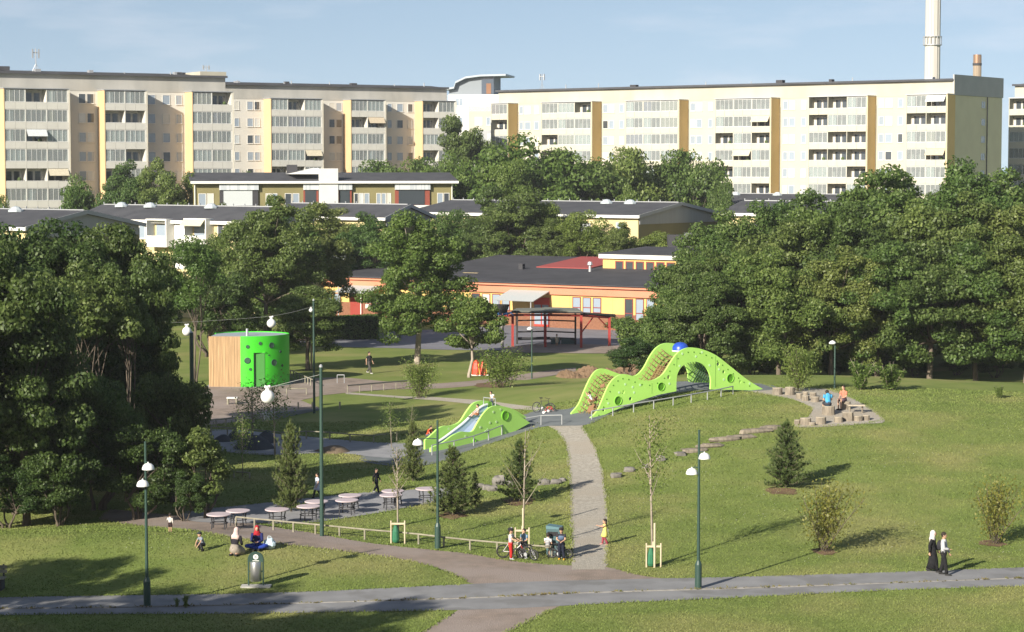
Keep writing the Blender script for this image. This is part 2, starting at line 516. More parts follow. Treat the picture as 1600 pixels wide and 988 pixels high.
# grass blades: short triangles leaning all ways, thinning out with distance
PATHS = [edges(T_top, T_bot)]
def inside(poly, X, Y):
    """points in polygon, vectorised"""
    n = len(poly); ins = np.zeros(len(X), bool)
    for i in range(n):
        x0, y0 = poly[i][0], poly[i][1]; x1, y1 = poly[i - 1][0], poly[i - 1][1]
        if y0 == y1: continue
        c = ((y0 > Y) != (y1 > Y)) & (X < (x1 - x0) * (Y - y0) / (y1 - y0) + x0)
        ins ^= c
    return ins
PATHS += [edges([(170, 796), (280, 806), (371, 814), (469, 830), (568, 847), (720, 864), (800, 877), (890, 884), (945, 886), (1000, 899), (1060, 908)],
      [(150, 812), (260, 826), (340, 836), (431, 849), (546, 863), (640, 877), (700, 895), (745, 914), (800, 918), (920, 914), (1060, 909)]),
      edges([(716, 953), (760, 950), (820, 947), (880, 944)], [(640, 1000), (700, 1000), (750, 1000), (770, 1000)]),
      edges([(892, 890), (893, 860), (893, 840), (891, 800), (890, 760), (886, 710), (876, 682), (852, 664)],
      [(946, 890), (950, 858), (950, 820), (948, 780), (941, 730), (928, 695), (908, 664)]),
      [G(*p) for p in [(290, 800), (380, 790), (470, 780), (560, 771), (640, 766), (700, 763), (712, 770), (690, 782), (620, 797), (540, 810), (470, 818), (380, 818), (300, 815)]],
      [G(*p) for p in [(1175, 612), (1215, 607), (1290, 608), (1335, 624), (1382, 656), (1350, 663), (1245, 668), (1262, 652), (1268, 638), (1235, 624)]],
      [G(*p) for p in [(560, 718), (612, 700), (672, 690), (735, 676), (800, 655), (842, 641), (885, 640), (918, 628), (990, 604), (1080, 596), (1190, 600), (1212, 608),
      (1170, 612), (1100, 611), (1050, 616), (1000, 631), (950, 650), (918, 664), (880, 666), (845, 668), (790, 686), (735, 704), (690, 722), (630, 730)]],
      [G(*p) for p in [(300, 676), (360, 672), (450, 680), (560, 690), (640, 694), (640, 712), (600, 716), (520, 708), (430, 712), (340, 706), (280, 700)]]]
NB = 330000
by = 70 + (132 - 70) * rng.random(NB) ** 1.5
bx = (rng.random(NB) * 2 - 1) * (by * .245 + 1)
keep = np.ones(NB, bool)
for poly in PATHS: keep &= ~inside(poly, bx, by)
bx, by = bx[keep], by[keep]; nb = len(bx)
bz = hgt(bx, by)
ang = rng.random(nb) * 2 * PI
hh_ = rng.uniform(.018, .05, nb) * (1 + (by - 70) / 120); ww = rng.uniform(.010, .026, nb) * (1 + (by - 70) / 60)
lean = rng.normal(0, .035, (nb, 2)) - np.array([.0, .01])
ca, sa = np.cos(ang) * ww, np.sin(ang) * ww
bv = np.empty((nb, 3, 3))
bv[:, 0] = np.stack([bx - ca, by - sa, bz - .005], -1)
bv[:, 1] = np.stack([bx + ca, by + sa, bz - .005], -1)
bv[:, 2] = np.stack([bx + lean[:, 0], by + lean[:, 1], bz + hh_], -1)
# longer tufts creeping over the path edges
ex, ey = [], []
for poly in PATHS:
    for a, b in zip(poly, list(poly[1:]) + [poly[0]]):
        L = math.hypot(b[0] - a[0], b[1] - a[1]); n = int(L * 55)
        k = rng.random(n)
        qx, qy = a[0] + (b[0] - a[0]) * k + rng.normal(0, .07, n), a[1] + (b[1] - a[1]) * k + rng.normal(0, .09, n)
        ok = np.ones(n, bool)
        for other in PATHS:
            if other is poly: continue
            for ox, oy in ((.5, 0), (-.5, 0), (0, .6), (0, -.6)): ok &= ~inside(other, qx + ox, qy + oy)
        ex.append(qx[ok]); ey.append(qy[ok])
ex, ey = np.concatenate(ex), np.concatenate(ey); ne = len(ex); ez = hgt(ex, ey)
an_ = rng.random(ne) * 2 * PI; w_ = rng.uniform(.012, .03, ne); ca, sa = np.cos(an_) * w_, np.sin(an_) * w_
ev = np.empty((ne, 3, 3)); le = rng.normal(0, .03, (ne, 2))
ev[:, 0] = np.stack([ex - ca, ey - sa, ez], -1); ev[:, 1] = np.stack([ex + ca, ey + sa, ez], -1); ev[:, 2] = np.stack([ex + le[:, 0], ey + le[:, 1], ez + rng.uniform(.04, .10, ne)], -1)
bv = np.concatenate([bv, ev]); nb = len(bv)
M_blade = mat('grass_blades', (.156, .196, .056), .85, (.124, .168, .043), .45, 8, spec=.05, world=True, lo=.35, hi=.65, col3=(.212, .216, .080), scale3=.16, lo3=.46, hi3=.68)
tag(link('lawn_grass', np_mesh('lawn_grass', bv.reshape(-1, 3), np.arange(nb * 3).reshape(-1, 3), M_blade)), 'short blades of grass covering the lawns', 'grass', kind='stuff')
# white clover heads
nc = 3000
cx_, cy_ = rng.uniform(-22, 28, nc), 84 + 42 * rng.random(nc)
nz = np.sin(cx_ * .7 + 2) * np.sin(cy_ * .5) + np.sin(cx_ * .23) * np.cos(cy_ * .31 + 1)
keep = (nz > .25) & (rng.random(nc) < .8)
for poly in PATHS: keep &= ~inside(poly, cx_, cy_)
cx_, cy_ = cx_[keep], cy_[keep]; n = len(cx_)
cz_ = hgt(cx_, cy_) + .085
s_ = rng.uniform(.009, .018, n)
cv = np.stack([np.stack([cx_ - s_, cy_, cz_], -1), np.stack([cx_, cy_ - s_, cz_], -1), np.stack([cx_ + s_, cy_, cz_], -1), np.stack([cx_, cy_, cz_ + s_ * 1.4], -1)], 1).reshape(-1, 3)
b_ = np.arange(n)[:, None] * 4
cf = np.concatenate([b_ + np.array([0, 1, 3]), b_ + np.array([1, 2, 3]), b_ + np.array([2, 0, 3])])
M_clover = mat('clover_heads', (.55, .53, .45), .9)
tag(link('clover', np_mesh('clover', cv, cf, M_clover)), 'small white clover heads dotted over the lawn', 'clover', kind='stuff')
# ------------------------------------------------------------------ buildings
class Fr:
    """frame of a facade: local x runs along it to the right, local -y points out of it"""
    def __init__(s, px, Y, rz, py=300):
        p = W(px, py, Y); s.O = Vector((p.x, p.y)); s.rz = rz
        s.U = Vector((math.cos(rz), math.sin(rz))); s.V = Vector((-math.sin(rz), math.cos(rz)))
    def u(s, px, y=0.0, py=300):
        d = ray(px, py); d = Vector((d.x, d.y)); o = s.O + s.V * y
        # d*t = o + u*U
        det = d.x * -s.U.y + s.U.x * d.y
        t = (o.x * -s.U.y + s.U.x * o.y) / det
        return (d * t - o).dot(s.U)
    def z(s, px, py, y=0.0):
        uu = s.u(px, y, py); p = s.O + s.V * y + s.U * uu
        return W(px, py, p.y).z
    def empty(s, name, label, cat, group=None):
        return thing(name, label, cat, (s.O.x, s.O.y, 0), s.rz, group)

M_cream = mat('cream_render', (.455, .435, .355), .9, (.425, .405, .33), .35, 5, spec=.1, world=True)
M_conc = mat('concrete_band', (.42, .40, .325), .9, (.38, .36, .295), .5, 7, spec=.1, world=True, stretch=(1, 1, .35))
M_yside = mat('yellow_side_wall', (.58, .41, .235), .9, (.54, .38, .215), .4, spec=.1, world=True)
M_yright = mat('yellow_wall_sun_tone', (.72, .50, .22), .9, (.68, .47, .20), .4, spec=.1, world=True)  # same yellow paint, brightened in place of sun on the shaded side
M_para = mat('parapet_panel', (.465, .445, .365), .85, (.43, .41, .34), .7, 5, spec=.15, world=True)
M_creamL = mat('grey_beige_render', (.58, .565, .52), .9, (.545, .53, .485), .35, 5, spec=.1, world=True)
M_paraL = mat('grey_parapet_panel', (.54, .53, .485), .85, (.50, .49, .45), .7, 5, spec=.15, world=True)
M_concL = mat('grey_concrete_band', (.40, .39, .36), .9, (.34, .335, .31), .5, 7, spec=.1, world=True, stretch=(1, 1, .35))
M_wframe = mat('white_frame', (.62, .61, .58), .6)
M_alu = mat('aluminium_frame', (.64, .64, .62), .5)
M_roof = mat('roof_felt', (.060, .062, .070), .9, (.078, .080, .088), .6, 5, spec=.15, world=True)
M_endw = mat('end_wall', (.66, .61, .43), .9, (.62, .57, .40), .4, spec=.1, world=True)  # colour lifted to stand in for sunlight this end hardly gets
M_grey = mat('grey_cladding', (.36, .37, .38), .7, (.33, .34, .35), .5, world=True, spec=.2)
M_metal = mat('galvanised', (.42, .43, .44), .5, metal=.5)
M_dark = mat('dark_interior', (.045, .045, .05), .8)
M_balc_in = mat('balcony_back_wall', (.50, .48, .43), .9)
M_curt = [mat('curtain', c, .9, tuple(k * .8 for k in c), 6, stretch=(1, 1, .05)) for c in ((.76, .76, .73), (.58, .61, .62), (.52, .44, .32), (.55, .5, .38), (.30, .14, .16), (.25, .22, .36))]
def pane_mat(name, col, mixf):
    m = bpy.data.materials.new(name); m.use_nodes = True
    N, L = m.node_tree.nodes, m.node_tree.links
    b = N['Principled BSDF']; b.inputs['Base Color'].default_value = (*col, 1); b.inputs['Roughness'].default_value = .06
    b.inputs['Specular IOR Level'].default_value = .8
    t = N.new('ShaderNodeBsdfTransparent'); t.inputs[0].default_value = (.85, .9, .9, 1)
    x = N.new('ShaderNodeMixShader'); x.inputs[0].default_value = mixf
    L.new(b.outputs[0], x.inputs[1]); L.new(t.outputs[0], x.inputs[2]); L.new(x.outputs[0], N['Material Output'].inputs['Surface'])
    return m
M_pane = pane_mat('balcony_glass', (.40, .42, .42), .66)
M_win = [mat('window_glass', (.26, .31, .37), .05, spec=.9), mat('window_curtained', (.48, .51, .52), .12, spec=.8), mat('window_dark', (.05, .06, .07), .05, spec=.9),
         mat('window_blind', (.55, .53, .47), .2, spec=.7)]

FH = 2.8
_bal = {}
def balcony_meshes(w, M_para):
    """shared meshes of one balcony cell of width w: local x 0..w, y 0 front, z 0 slab underside"""
    key = (round(w, 2), M_para.name)
    if key in _bal: return _bal[key]
    d = {}
    m = MB(); m.b2(0, w, .09, 1.75, 0, .18); m.b2(w - .11, w, .0, 1.75, .18, FH)
    d['slab'] = m.mesh('balcony', M_para)
    d['panel'] = MB().b2(.0, w / 2 - .035, -.02, .07, -.02, .96).mesh('parapet_panel', M_para)
    m = MB()
    m.b2(0, w - .11, .02, .10, .98, 1.05); m.b2(0, w - .11, .02, .10, FH - .12, FH - .06)
    for i in range(5):
        x = .02 + (w - .18) * i / 4
        m.b2(x, x + .04, .02, .09, 1.05, FH - .12)
    d['glaz'] = m.mesh('glazing_frame', M_alu)
    d['glass'] = MB().b2(.03, w - .13, .05, .062, 1.05, FH - .12).mesh('pane', M_pane)
    m = MB(); m.b2(0, w - .11, .03, .08, .98, 1.03)
    d['rail'] = m.mesh('handrail', M_alu)
    m = MB(); m.b2(0, w - .11, 1.75, 1.82, .18, FH)
    d['back'] = m.mesh('back_wall', M_balc_in)
    m = MB(); m.b2(.5, 1.35, 1.70, 1.752, .2, 2.35); m.b2(1.7, w - .5, 1.70, 1.752, 1.0, 2.35)
    d['door'] = m.mesh('balcony_door', M_win[2])
    for k, cm in enumerate(M_curt):
        m = MB(); m.b2(.06, w - .18, .18, .2, 1.0, FH - .15)
        d['curt%d' % k] = m.mesh('curtain', cm)
        m = MB(); m.b2(.06, w * .4, .18, .2, 1.0, FH - .15)
        d['half%d' % k] = m.mesh('curtain', cm)
        m = MB(); m.prism([(-.75, 1.75), (-.72, 1.72), (.05, FH - .1), (.05, FH - .05)], .05, w - .15, 'X')
        d['awn%d' % k] = m.mesh('awning', cm)
    d['plant'] = MB().ball((w * .7, .6, 1.2), (.3, .25, .35), 7, 5).mesh('potted_plant', M_leaf_b0)
    _bal[key] = d
    return d
M_leaf_b0 = mat('potted_leaves', (.06, .09, .03), .9)

def win_meshes(w, h):
    key = ('w', round(w, 2), round(h, 2))
    if key not in _bal:
        m = MB(); f = .07
        m.b2(0, w, -.05, .04, 0, f); m.b2(0, w, -.05, .04, h - f, h); m.b2(0, f, -.048, .04, f, h - f); m.b2(w - f, w, -.048, .04, f, h - f)
        if w > 1.3: m.b2(w * .5 - .04, w * .5 + .04, -.046, .04, f, h - f)
        m.b2(-.05, w + .05, -.12, -.05, -.05, 0)
        fr = m.mesh('window', M_wframe)
        ps = [MB().b2(f, w - f, -.012, .02, f, h - f).mesh('pane', k) for k in M_win]
        _bal[key] = (fr, ps)
    return _bal[key]

def win(t, x, z, w, h, y=0.0, kind=None, rnd=random):
    fr, ps = win_meshes(w, h)
    o = link('window', fr, t, (x, y, z))
    link('pane', ps[kind if kind is not None else rnd.choice((0, 0, 0, 1, 2, 3))], o)
    return o

def tower_block(name, label, px, Y, rz, z_top, bays, walls, ends, rows, side, attic=2.3, seed=1, end_px=None, style=0, extra=None):
    f = Fr(px, Y, rz, 220)
    rnd = random.Random(seed)
    BD = 3.0
    mw, mp, mc = (M_creamL, M_paraL, M_concL) if side == 'L' else (M_cream, M_para, M_conc)
    t = f.empty(name, label, 'building', 'apartment blocks')
    u0, u1 = f.u(ends[0], BD, 140), f.u(ends[1], BD, 140)
    dep = 13.0
    if end_px:
        # depth of the end wall from where its far edge shows
        o = f.O + f.U * u1 + f.V * BD; d = ray(end_px, 140); d = Vector((d.x, d.y))
        det = d.x * -f.V.y + f.V.x * d.y
        tt = (o.x * -f.V.y + f.V.x * o.y) / det
        dep = (d * tt - o).dot(f.V)
    obj('wall', MB().b2(u0, u1, BD, BD + dep, -.5, z_top), mw, t)
    a = MB(); a.b2(u0, u1, BD - .04, BD + dep, z_top + .003, z_top + attic)
    n = int((u1 - u0) / 3.5)
    for i in range(1, n): a.b2(u0 + (u1 - u0) * i / n - .02, u0 + (u1 - u0) * i / n + .02, BD - .05, BD - .03, z_top + .05, z_top + attic)
    obj('attic_band', a, mc, t)
    r = MB(); r.b2(u0 - .3, u1 + .15, BD - .55, BD + dep + .4, z_top + attic + .003, z_top + attic + .12)
    r.add([(u0 - .3, BD - .55, z_top + attic + .12), (u1 + .15, BD - .55, z_top + attic + .12), (u1 + .15, BD + dep * .5, z_top + attic + .75), (u0 - .3, BD + dep * .5, z_top + attic + .75),
           (u1 + .15, BD + dep + .4, z_top + attic + .12), (u0 - .3, BD + dep + .4, z_top + attic + .12)], [(0, 1, 2, 3), (3, 2, 4, 5), (1, 4, 2), (0, 3, 5)])
    ro = obj('roof', r, M_roof, t)
    for i in range(9):
        x = rnd.uniform(u0 + 2, u1 - 2); k = rnd.random()
        m = MB()
        if k < .5: m.tube([(x, BD + 3, z_top + attic + .2), (x, BD + 3, z_top + attic + rnd.uniform(.7, 1.2))], .09, 6)
        else: m.b2(x, x + rnd.uniform(.5, 1.4), BD + 4, BD + 5, z_top + attic + .3, z_top + attic + rnd.uniform(.8, 1.0))
        obj('roof_vent', m, M_dark if k > .7 else M_metal, ro)
    g = MB(); g.b2(u0 - .3, u1 + .15, BD - .64, BD - .55, z_top + attic - .02, z_top + attic + .30)
    obj('gutter', g, M_roof, ro)
    for (p0, p1, nc) in bays:
        a0, a1 = f.u(p0, 0, 200), f.u(p1, 0, 200)
        w = (a1 - a0) / nc
        wq = round(w, 2)
        B = balcony_meshes(wq, mp)
        for sd in (0, 1):
            x = a0 - .12 if sd == 0 else a1 + .0
            s_ = MB().b2(x, x + .12, -.05, BD - .02, -.5, z_top + .05)
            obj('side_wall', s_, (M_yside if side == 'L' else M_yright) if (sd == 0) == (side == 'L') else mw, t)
        cap = MB().b2(a0 - .2, a1 + .2, -.15, BD - .05, z_top + .06, z_top + .2)
        obj('bay_roof', cap, M_metal, t)
        dp = MB().tube([(a1 + .2, -.12, z_top), (a1 + .2, -.12, 0)], .06, 5)
        obj('downpipe', dp, M_para, t)
        for k in range(rows):
            zb = z_top - FH * (k + 1)
            for c in range(nc):
                b = link('balcony', B['slab'], t, (a0 + c * w, 0, zb))
                link('parapet_panel', B['panel'], b, (.01, 0, 0)); link('parapet_panel', B['panel'], b, (wq / 2, 0, 0))
                link('back_wall', B['back'], b); link('balcony_door', B['door'], b)
                q_ = rnd.random()
                if q_ < .30:
                    link('handrail', B['rail'], b)
                    if rnd.random() < .16: link('awning', B['awn%d' % rnd.choice((0, 2, 3, 1))], b)
                else:
                    link('glazing_frame', B['glaz'], b); link('pane', B['glass'], b)
                    if rnd.random() < .72:
                        ci = rnd.choices(range(6), (11, 4, 1.5, 1.5, .5, .5))[0]
                        link('curtain', B[('curt%d' if rnd.random() < .5 else 'half%d') % ci], b)
                if rnd.random() < .3: link('potted_plant', B['plant'], b)
    for (wins, ) in walls:
        for (p0, p1) in wins:
            a0, a1 = f.u(p0, BD, 200), f.u(p1, BD, 200)
            for k in range(rows):
                win(t, a0, z_top - FH * (k + 1) + .98, round(a1 - a0, 1), 1.45, BD - .01, rnd=rnd)
    if extra: extra(f, t, u0, u1, BD, dep, z_top, attic, rnd)
    return f, t

def antenna(f, t, u, y, z0, h, name='antenna'):
    m = MB(); m.tube([(u, y, z0), (u, y, z0 + h)], .07, 5)
    m.b2(u - .45, u + .45, y - .03, y + .03, z0 + h * .82, z0 + h * .86)
    for s_ in (-.45, .45): m.b2(u + s_ - .09, u + s_ + .09, y - .1, y + .1, z0 + h * .62, z0 + h * .98)
    m.tube([(u - .7, y, z0), (u, y, z0 + h * .4)], .03, 4); m.tube([(u + .7, y, z0), (u, y, z0 + h * .4)], .03, 4)
    obj(name, m, M_metal, t)

def ex1(f, t, u0, u1, BD, dep, zt, at, rnd):
    antenna(f, t, f.u(56, BD + 5, 100), BD + 5, zt + at + .3, 3.6)
    antenna(f, t, f.u(322, BD + 5, 100), BD + 5, zt + at + .3, 1.8)
    obj('roof_cap', MB().b2(f.u(312, BD, 115), u1 + .1, BD - .2, BD + dep * .5, zt + at + .2, zt + at + .9), M_conc, t)
    obj('stair_house', MB().b2(u0 + 2, f.u(34, BD, 110), BD + 6, BD + 10, zt + at, zt + at + 1.3), M_roof, t)
def ex3(f, t, u0, u1, BD, dep, zt, at, rnd):
    antenna(f, t, f.u(847, BD + 5, 110), BD + 5, zt + at + .3, 3.0)
    e = MB().b2(u1 + .003, u1 + .10, BD - .1, BD + dep + .1, -.5, zt + .003)
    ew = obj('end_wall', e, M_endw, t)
    obj('end_parapet', MB().b2(u1 + .004, u1 + .25, BD - .3, BD + dep + .2, zt + .03, zt + at + .95), M_grey, t)
    yw = dep * .56 + BD
    for k in range(6):
        fr, ps = win_meshes(1.5, 1.1)
        o = link('window', fr, t, (u1 + .12, yw, zt - FH * (k + 1) + 1.0)); o.rotation_euler = (0, 0, PI / 2)
        link('pane', ps[0], o)
    obj('downpipe', MB().tube([(u1 + .2, yw + 2.2, zt), (u1 + .2, yw + 2.2, 0)], .09, 6), M_dark, t)
    obj('downpipe', MB().tube([(u1 + .25, BD - .35, zt + at), (u1 + .25, BD - .35, 0)], .07, 6), M_para, t)

tower_block('apartment_block', 'nearest grey apartment block at the left edge with bright yellow side walls', 185, 317, R(29), 26.6,
            [(7.5, 107, 3), (164.5, 228, 2), (301.5, 362.5, 2)],
            [([(123, 134.5), (136, 147)],), ([(231, 243), (254, 266), (275, 284.5)],)], (-40, 352), 7, 'L', seed=3, extra=ex1)
tower_block('apartment_block', 'middle grey apartment block with three yellow side walls, lower skyline', 540, 370, R(29), 26.9,
            [(424, 503, 3), (549, 601, 2), (661, 711, 2)],
            [([(366, 374), (386, 395.5), (397.5, 406.5)],), ([(514, 523), (525, 534.5)],), ([(605, 612), (620, 630), (637, 645)],)], (340, 698), 7, 'L', seed=7)
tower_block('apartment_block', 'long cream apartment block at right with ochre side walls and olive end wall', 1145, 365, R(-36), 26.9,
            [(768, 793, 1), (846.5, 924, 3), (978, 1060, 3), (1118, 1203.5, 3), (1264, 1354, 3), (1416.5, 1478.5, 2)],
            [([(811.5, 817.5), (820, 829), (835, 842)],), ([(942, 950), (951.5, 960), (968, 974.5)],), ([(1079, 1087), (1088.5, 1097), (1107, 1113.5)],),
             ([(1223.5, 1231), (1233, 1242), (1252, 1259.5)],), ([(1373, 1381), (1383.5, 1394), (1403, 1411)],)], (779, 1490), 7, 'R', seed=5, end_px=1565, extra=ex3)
tower_block('apartment_block', 'sliver of a cream apartment block cut by the right picture edge', 1640, 372, R(-36), 27.3,
            [(1577, 1668, 3)], [], (1586, 1700), 7, 'R', seed=9)

# white house with a curved penthouse roof behind the gap
f = Fr(745, 430, R(-10), 180)
t = f.empty('white_terraced_house', 'white house with a swooping grey penthouse roof between the apartment blocks', 'building')
zt = f.z(740, 148)
obj('wall', MB().b2(f.u(700), f.u(798), 0, 14, -.5, zt), mat('white_render', (.66, .66, .64), .9, (.6, .6, .58), .5, world=True), t)
obj('terrace', MB().b2(f.u(738), f.u(798), -4, -.003, -.5, f.z(760, 175)), M_cream, t)
obj('terrace', MB().b2(f.u(755), f.u(800), -9, -4.003, -.5, f.z(770, 205)), M_grey, t)
m = MB(); x0, x1, x2, x3 = f.u(702, 2), f.u(737, 2), f.u(752, 2), f.u(771, 2)
prof = [(x0, zt), (x3, zt), (x3, f.z(770, 118)), (x1 + 2, f.z(750, 118)), (x1 - 1, f.z(735, 121)), (x1 - 3, f.z(720, 128)), (x0 + 1.2, f.z(705, 136)), (x0, f.z(702, 138))]
m.prism(prof, 2, 10, 'Y'); obj('penthouse', m, mat('penthouse_zinc', (.20, .225, .25), .6), t)
m = MB(); m.b2(x2 + .1, x3 + .06, 1.9, 1.995, zt + .2, f.z(770, 121)); obj('window', m, mat('dark_pane', (.05, .07, .10), .08, spec=.8), t)
m = MB(); m.b2(x1 + 3, x2 + 2, 1.86, 1.9, zt + .2, f.z(760, 130)); obj('door', m, mat('rust_door', (.22, .11, .06), .7), t)
top = [(x0 - .6, f.z(700, 138)), (x0 + 1.2, f.z(705, 135.5)), (x1 - 3, f.z(720, 127)), (x1 - 1, f.z(735, 119.5)), (x1 + 2, f.z(748, 116.5)), (f.u(789), f.z(789, 115.5))]
m.__init__(); m.prism(top + [(a, b - .35) for a, b in top[::-1]], .8, 11, 'Y'); obj('curved_roof', m, mat('zinc_roof', (.30, .34, .37), .45, metal=.3), t)
for px, py in ((712, 160), (728, 160), (712, 190), (742, 190), (760, 190), (778, 190), (762, 216), (778, 216), (790, 232)):
    y = 0 if px < 738 else (-4 if py < 200 else -9)
    win(t, f.u(px, y), f.z(px, py + 6, y), 1.5, 1.6, y - .01)
obj('handrail', MB().b2(f.u(738), f.u(798), -3.98, -3.94, f.z(760, 175), f.z(760, 175) + 1.0), M_pane, t)

# chimneys on the skyline
def chimney(px, Y, r_px, top, label, base_col, band=None, cap=None):
    p = W(px, 300, Y); r = r_px * Y / FPX; zt = W(px, top, Y).z
    t = thing('chimney', label, 'chimney', (p.x, p.y, 0))
    mb = MB()
    mb.lathe([(r * 1.12, -.5), (r * 1.06, zt * .3), (r, zt * .7), (r * .97, zt)], (0, 0, 0), 28)
    obj('shaft', mb, base_col, t, smooth=40)
    for k in range(7):
        a = -PI / 2 + (k - 3) * .42
        obj('rib', MB().tube([(r * 1.05 * math.cos(a), r * 1.05 * math.sin(a), 0), (r * .985 * math.cos(a), r * .985 * math.sin(a), zt)], r * .05, 5), base_col, t)
    if band:
        zb = W(px, band, Y).z
        m = MB(); m.lathe([(r * 1.02, zb - .3), (r * 1.25, zb - .2), (r * 1.25, zb), (r * 1.02, zb)], (0, 0, 0), 24)
        for k in range(16):
            a = k * PI / 8; m.tube([(r * 1.22 * math.cos(a), r * 1.22 * math.sin(a), zb), (r * 1.22 * math.cos(a), r * 1.22 * math.sin(a), zb + 2)], .08, 4)
        m.lathe([(r * 1.22, zb + 1.9), (r * 1.24, zb + 2.0), (r * 1.22, zb + 2.1)], (0, 0, 0), 24)
        obj('gallery', m, M_metal, t)
    if cap:
        z0 = W(px, cap, Y).z
        obj('flue', MB().lathe([(r * .99, z0), (r * .99, zt + .2), (r * .85, zt + .2), (r * .85, zt - 1)], (0, 0, 0), 24), mat('copper_flue', (.34, .20, .13), .4, metal=.7), t)
        obj('collar', MB().lathe([(r * .98, z0 - .6), (r * 1.12, z0 - .5), (r * 1.12, z0), (r * .98, z0)], (0, 0, 0), 24), M_dark, t)
M_chim = mat('chimney_concrete', (.50, .48, .44), .9, (.44, .42, .38), .1, 5, world=True, stretch=(1, 1, .2))
chimney(1454, 560, 11.5, -40, 'tall pale concrete chimney rising out of the picture top', M_chim, band=70)
chimney(1524, 520, 6.3, 87, 'short brown chimney with copper top beside the tall one', mat('brown_stack', (.30, .24, .18), .9), cap=99)

# ---- low housing blocks
M_ylw = mat('pale_yellow_wall', (.56, .48, .26), .9, (.52, .44, .23), .4, world=True, spec=.1)
M_olive = mat('olive_wall_and_shaded_yellow', (.225, .20, .10), .9, (.20, .178, .088), .4, world=True, spec=.1)  # olive paint; also stands for shaded yellow on low block end walls
M_gable = mat('gable_grey', (.33, .335, .33), .8, (.30, .305, .30), .6, world=True, spec=.2, stretch=(4, 4, .2))
M_white = mat('white_paint', (.72, .71, .67), .7)

def skylight(t, f, px, py, y, ztop):
    u = f.u(px, y, py)
    m = MB(); m.lathe([(.75, 0), (.75, .18), (.6, .25), (.35, .48), (.02, .55)], (u, y, ztop), 10)
    obj('skylight', m, M_dome, t)
M_dome = mat('acrylic_dome', (.45, .50, .52), .2, spec=.7)

def low_block(label, px_corner, py_eave, z_eave, rz, px_left, px_right, wall_m, gable_m, rise=1.2, group='low housing blocks', over=.5, end_over=None):
    """gabled block: long side faces local -y and runs left of its corner, gable end faces local +x"""
    Y = (CAMZ - z_eave) / max(-ray(px_corner, py_eave).z, 1e-4) * ray(px_corner, py_eave).y
    f = Fr(px_corner, Y, rz, py_eave)
    t = f.empty('low_block', label, 'building', group)
    ul = f.u(px_left, 0, py_eave)
    o = f.O; d = ray(px_right, py_eave); d = Vector((d.x, d.y))
    det = d.x * -f.V.y + f.V.x * d.y
    dep = (d * ((o.x * -f.V.y + f.V.x * o.y) / det) - o).dot(f.V)
    dep = min(max(dep, 8), 26)
    obj('wall', MB().b2(ul, 0, 0, dep, -.5, z_eave), wall_m, t)
    g = MB().prism([(0, -.5), (dep, -.5), (dep, z_eave - .25), (0, z_eave - .25)], .003, .08, 'X'); obj('end_wall', g, M_olive if gable_m is M_gable else gable_m, t)  # same yellow paint as the long side, its shade put in as olive
    g = MB().prism([(.15, z_eave - .9), (dep - .15, z_eave - .9), (dep - .15, z_eave - .05), (dep / 2, z_eave + rise - .1), (.15, z_eave - .05)], .081, .16, 'X'); obj('gable', g, gable_m, t)
    r = MB(); e = over
    sl = rise / (dep / 2)
    prof = [(-e, z_eave - sl * e), (dep / 2, z_eave + rise), (dep + e, z_eave - sl * e), (dep + e, z_eave - sl * e + .22), (dep / 2, z_eave + rise + .22), (-e, z_eave - sl * e + .22)]
    r.prism(prof, ul - .4, .45, 'X'); ro = obj('roof', r, M_roof, t)
    fz = MB().b2(ul - .4, .45, -e - .06, -e - .003, z_eave - sl * e - .12, z_eave - sl * e + .20); obj('fascia', fz, M_white, ro)
    bz = MB()
    for s_ in (0, 1):
        a, b = ((-e, z_eave - sl * e), (dep / 2, z_eave + rise)) if s_ == 0 else ((dep / 2, z_eave + rise), (dep + e, z_eave - sl * e))
        bz.prism([(a[0], a[1] - .1), (b[0], b[1] - .1), (b[0], b[1] + .27), (a[0], a[1] + .27)], .453, .52, 'X')
    obj('bargeboard', bz, M_grey, ro)
    st = MB()
    n = int(-ul / 1.6)
    for i in range(n): st.b2(ul + i * 1.6, ul + i * 1.6 + .08, dep / 2 - .05, dep / 2 + .05, z_eave + rise + .2, z_eave + rise + .5)
    st.b2(ul, 0, dep / 2 - .04, dep / 2 + .04, z_eave + rise + .2, z_eave + rise + .3)
    obj('ridge_rail', st, M_metal, ro)
    return f, t, ul, dep, z_eave, rise

LB = {}
LB['c2'] = low_block('dark roofed low block farthest right below the cream apartment block', 1420, 338, 10.2, R(-36), 1130, 1480, M_ylw, M_gable)
LB['c3'] = low_block('long dark roof right behind the small light green tree', 1330, 322, 10.0, R(-36), 955, 1420, M_ylw, M_gable, 1.3)
LB['c'] = low_block('yellow low block with a grey gable above the school roof', 997, 338.5, 10.0, R(-36), 640, 1120, M_ylw, M_gable, 1.25)
LB['m2'] = low_block('low block with a small grey gable left of the central tree', 601, 341, 10.0, R(-36), 420, 650, M_ylw, M_gable)
LB['b2'] = low_block('pale low block with white loggias left of centre', 398, 347.5, 10.0, R(-36), 120, 440, M_ylw, M_gable, 1.25)
LB['b'] = low_block('low block with a wide grey gable at the left edge', 41, 357, 10.0, R(-36), -120, 217, M_ylw, M_gable, 1.3)
for key, sk in (('c3', [(1033, 303), (1150, 301), (1215, 308), (1085, 312)]), ('c', [(948, 318), (985, 314)]), ('b2', [(190, 324), (235, 326), (330, 328)]), ('b', [(25, 340)])):
    f, t, ul, dep, ze, ri = LB[key]
    for i, (px, py) in enumerate(sk): skylight(t, f, px, py, dep * .42, ze + ri * .84 + .2)
f, t, ul, dep, ze, ri = LB['c']
win(t, f.u(963), f.z(963, 366), 1.3, 1.3, -.01, 0)
win(t, f.u(905), f.z(905, 366), 1.6, 1.3, -.01, 1)
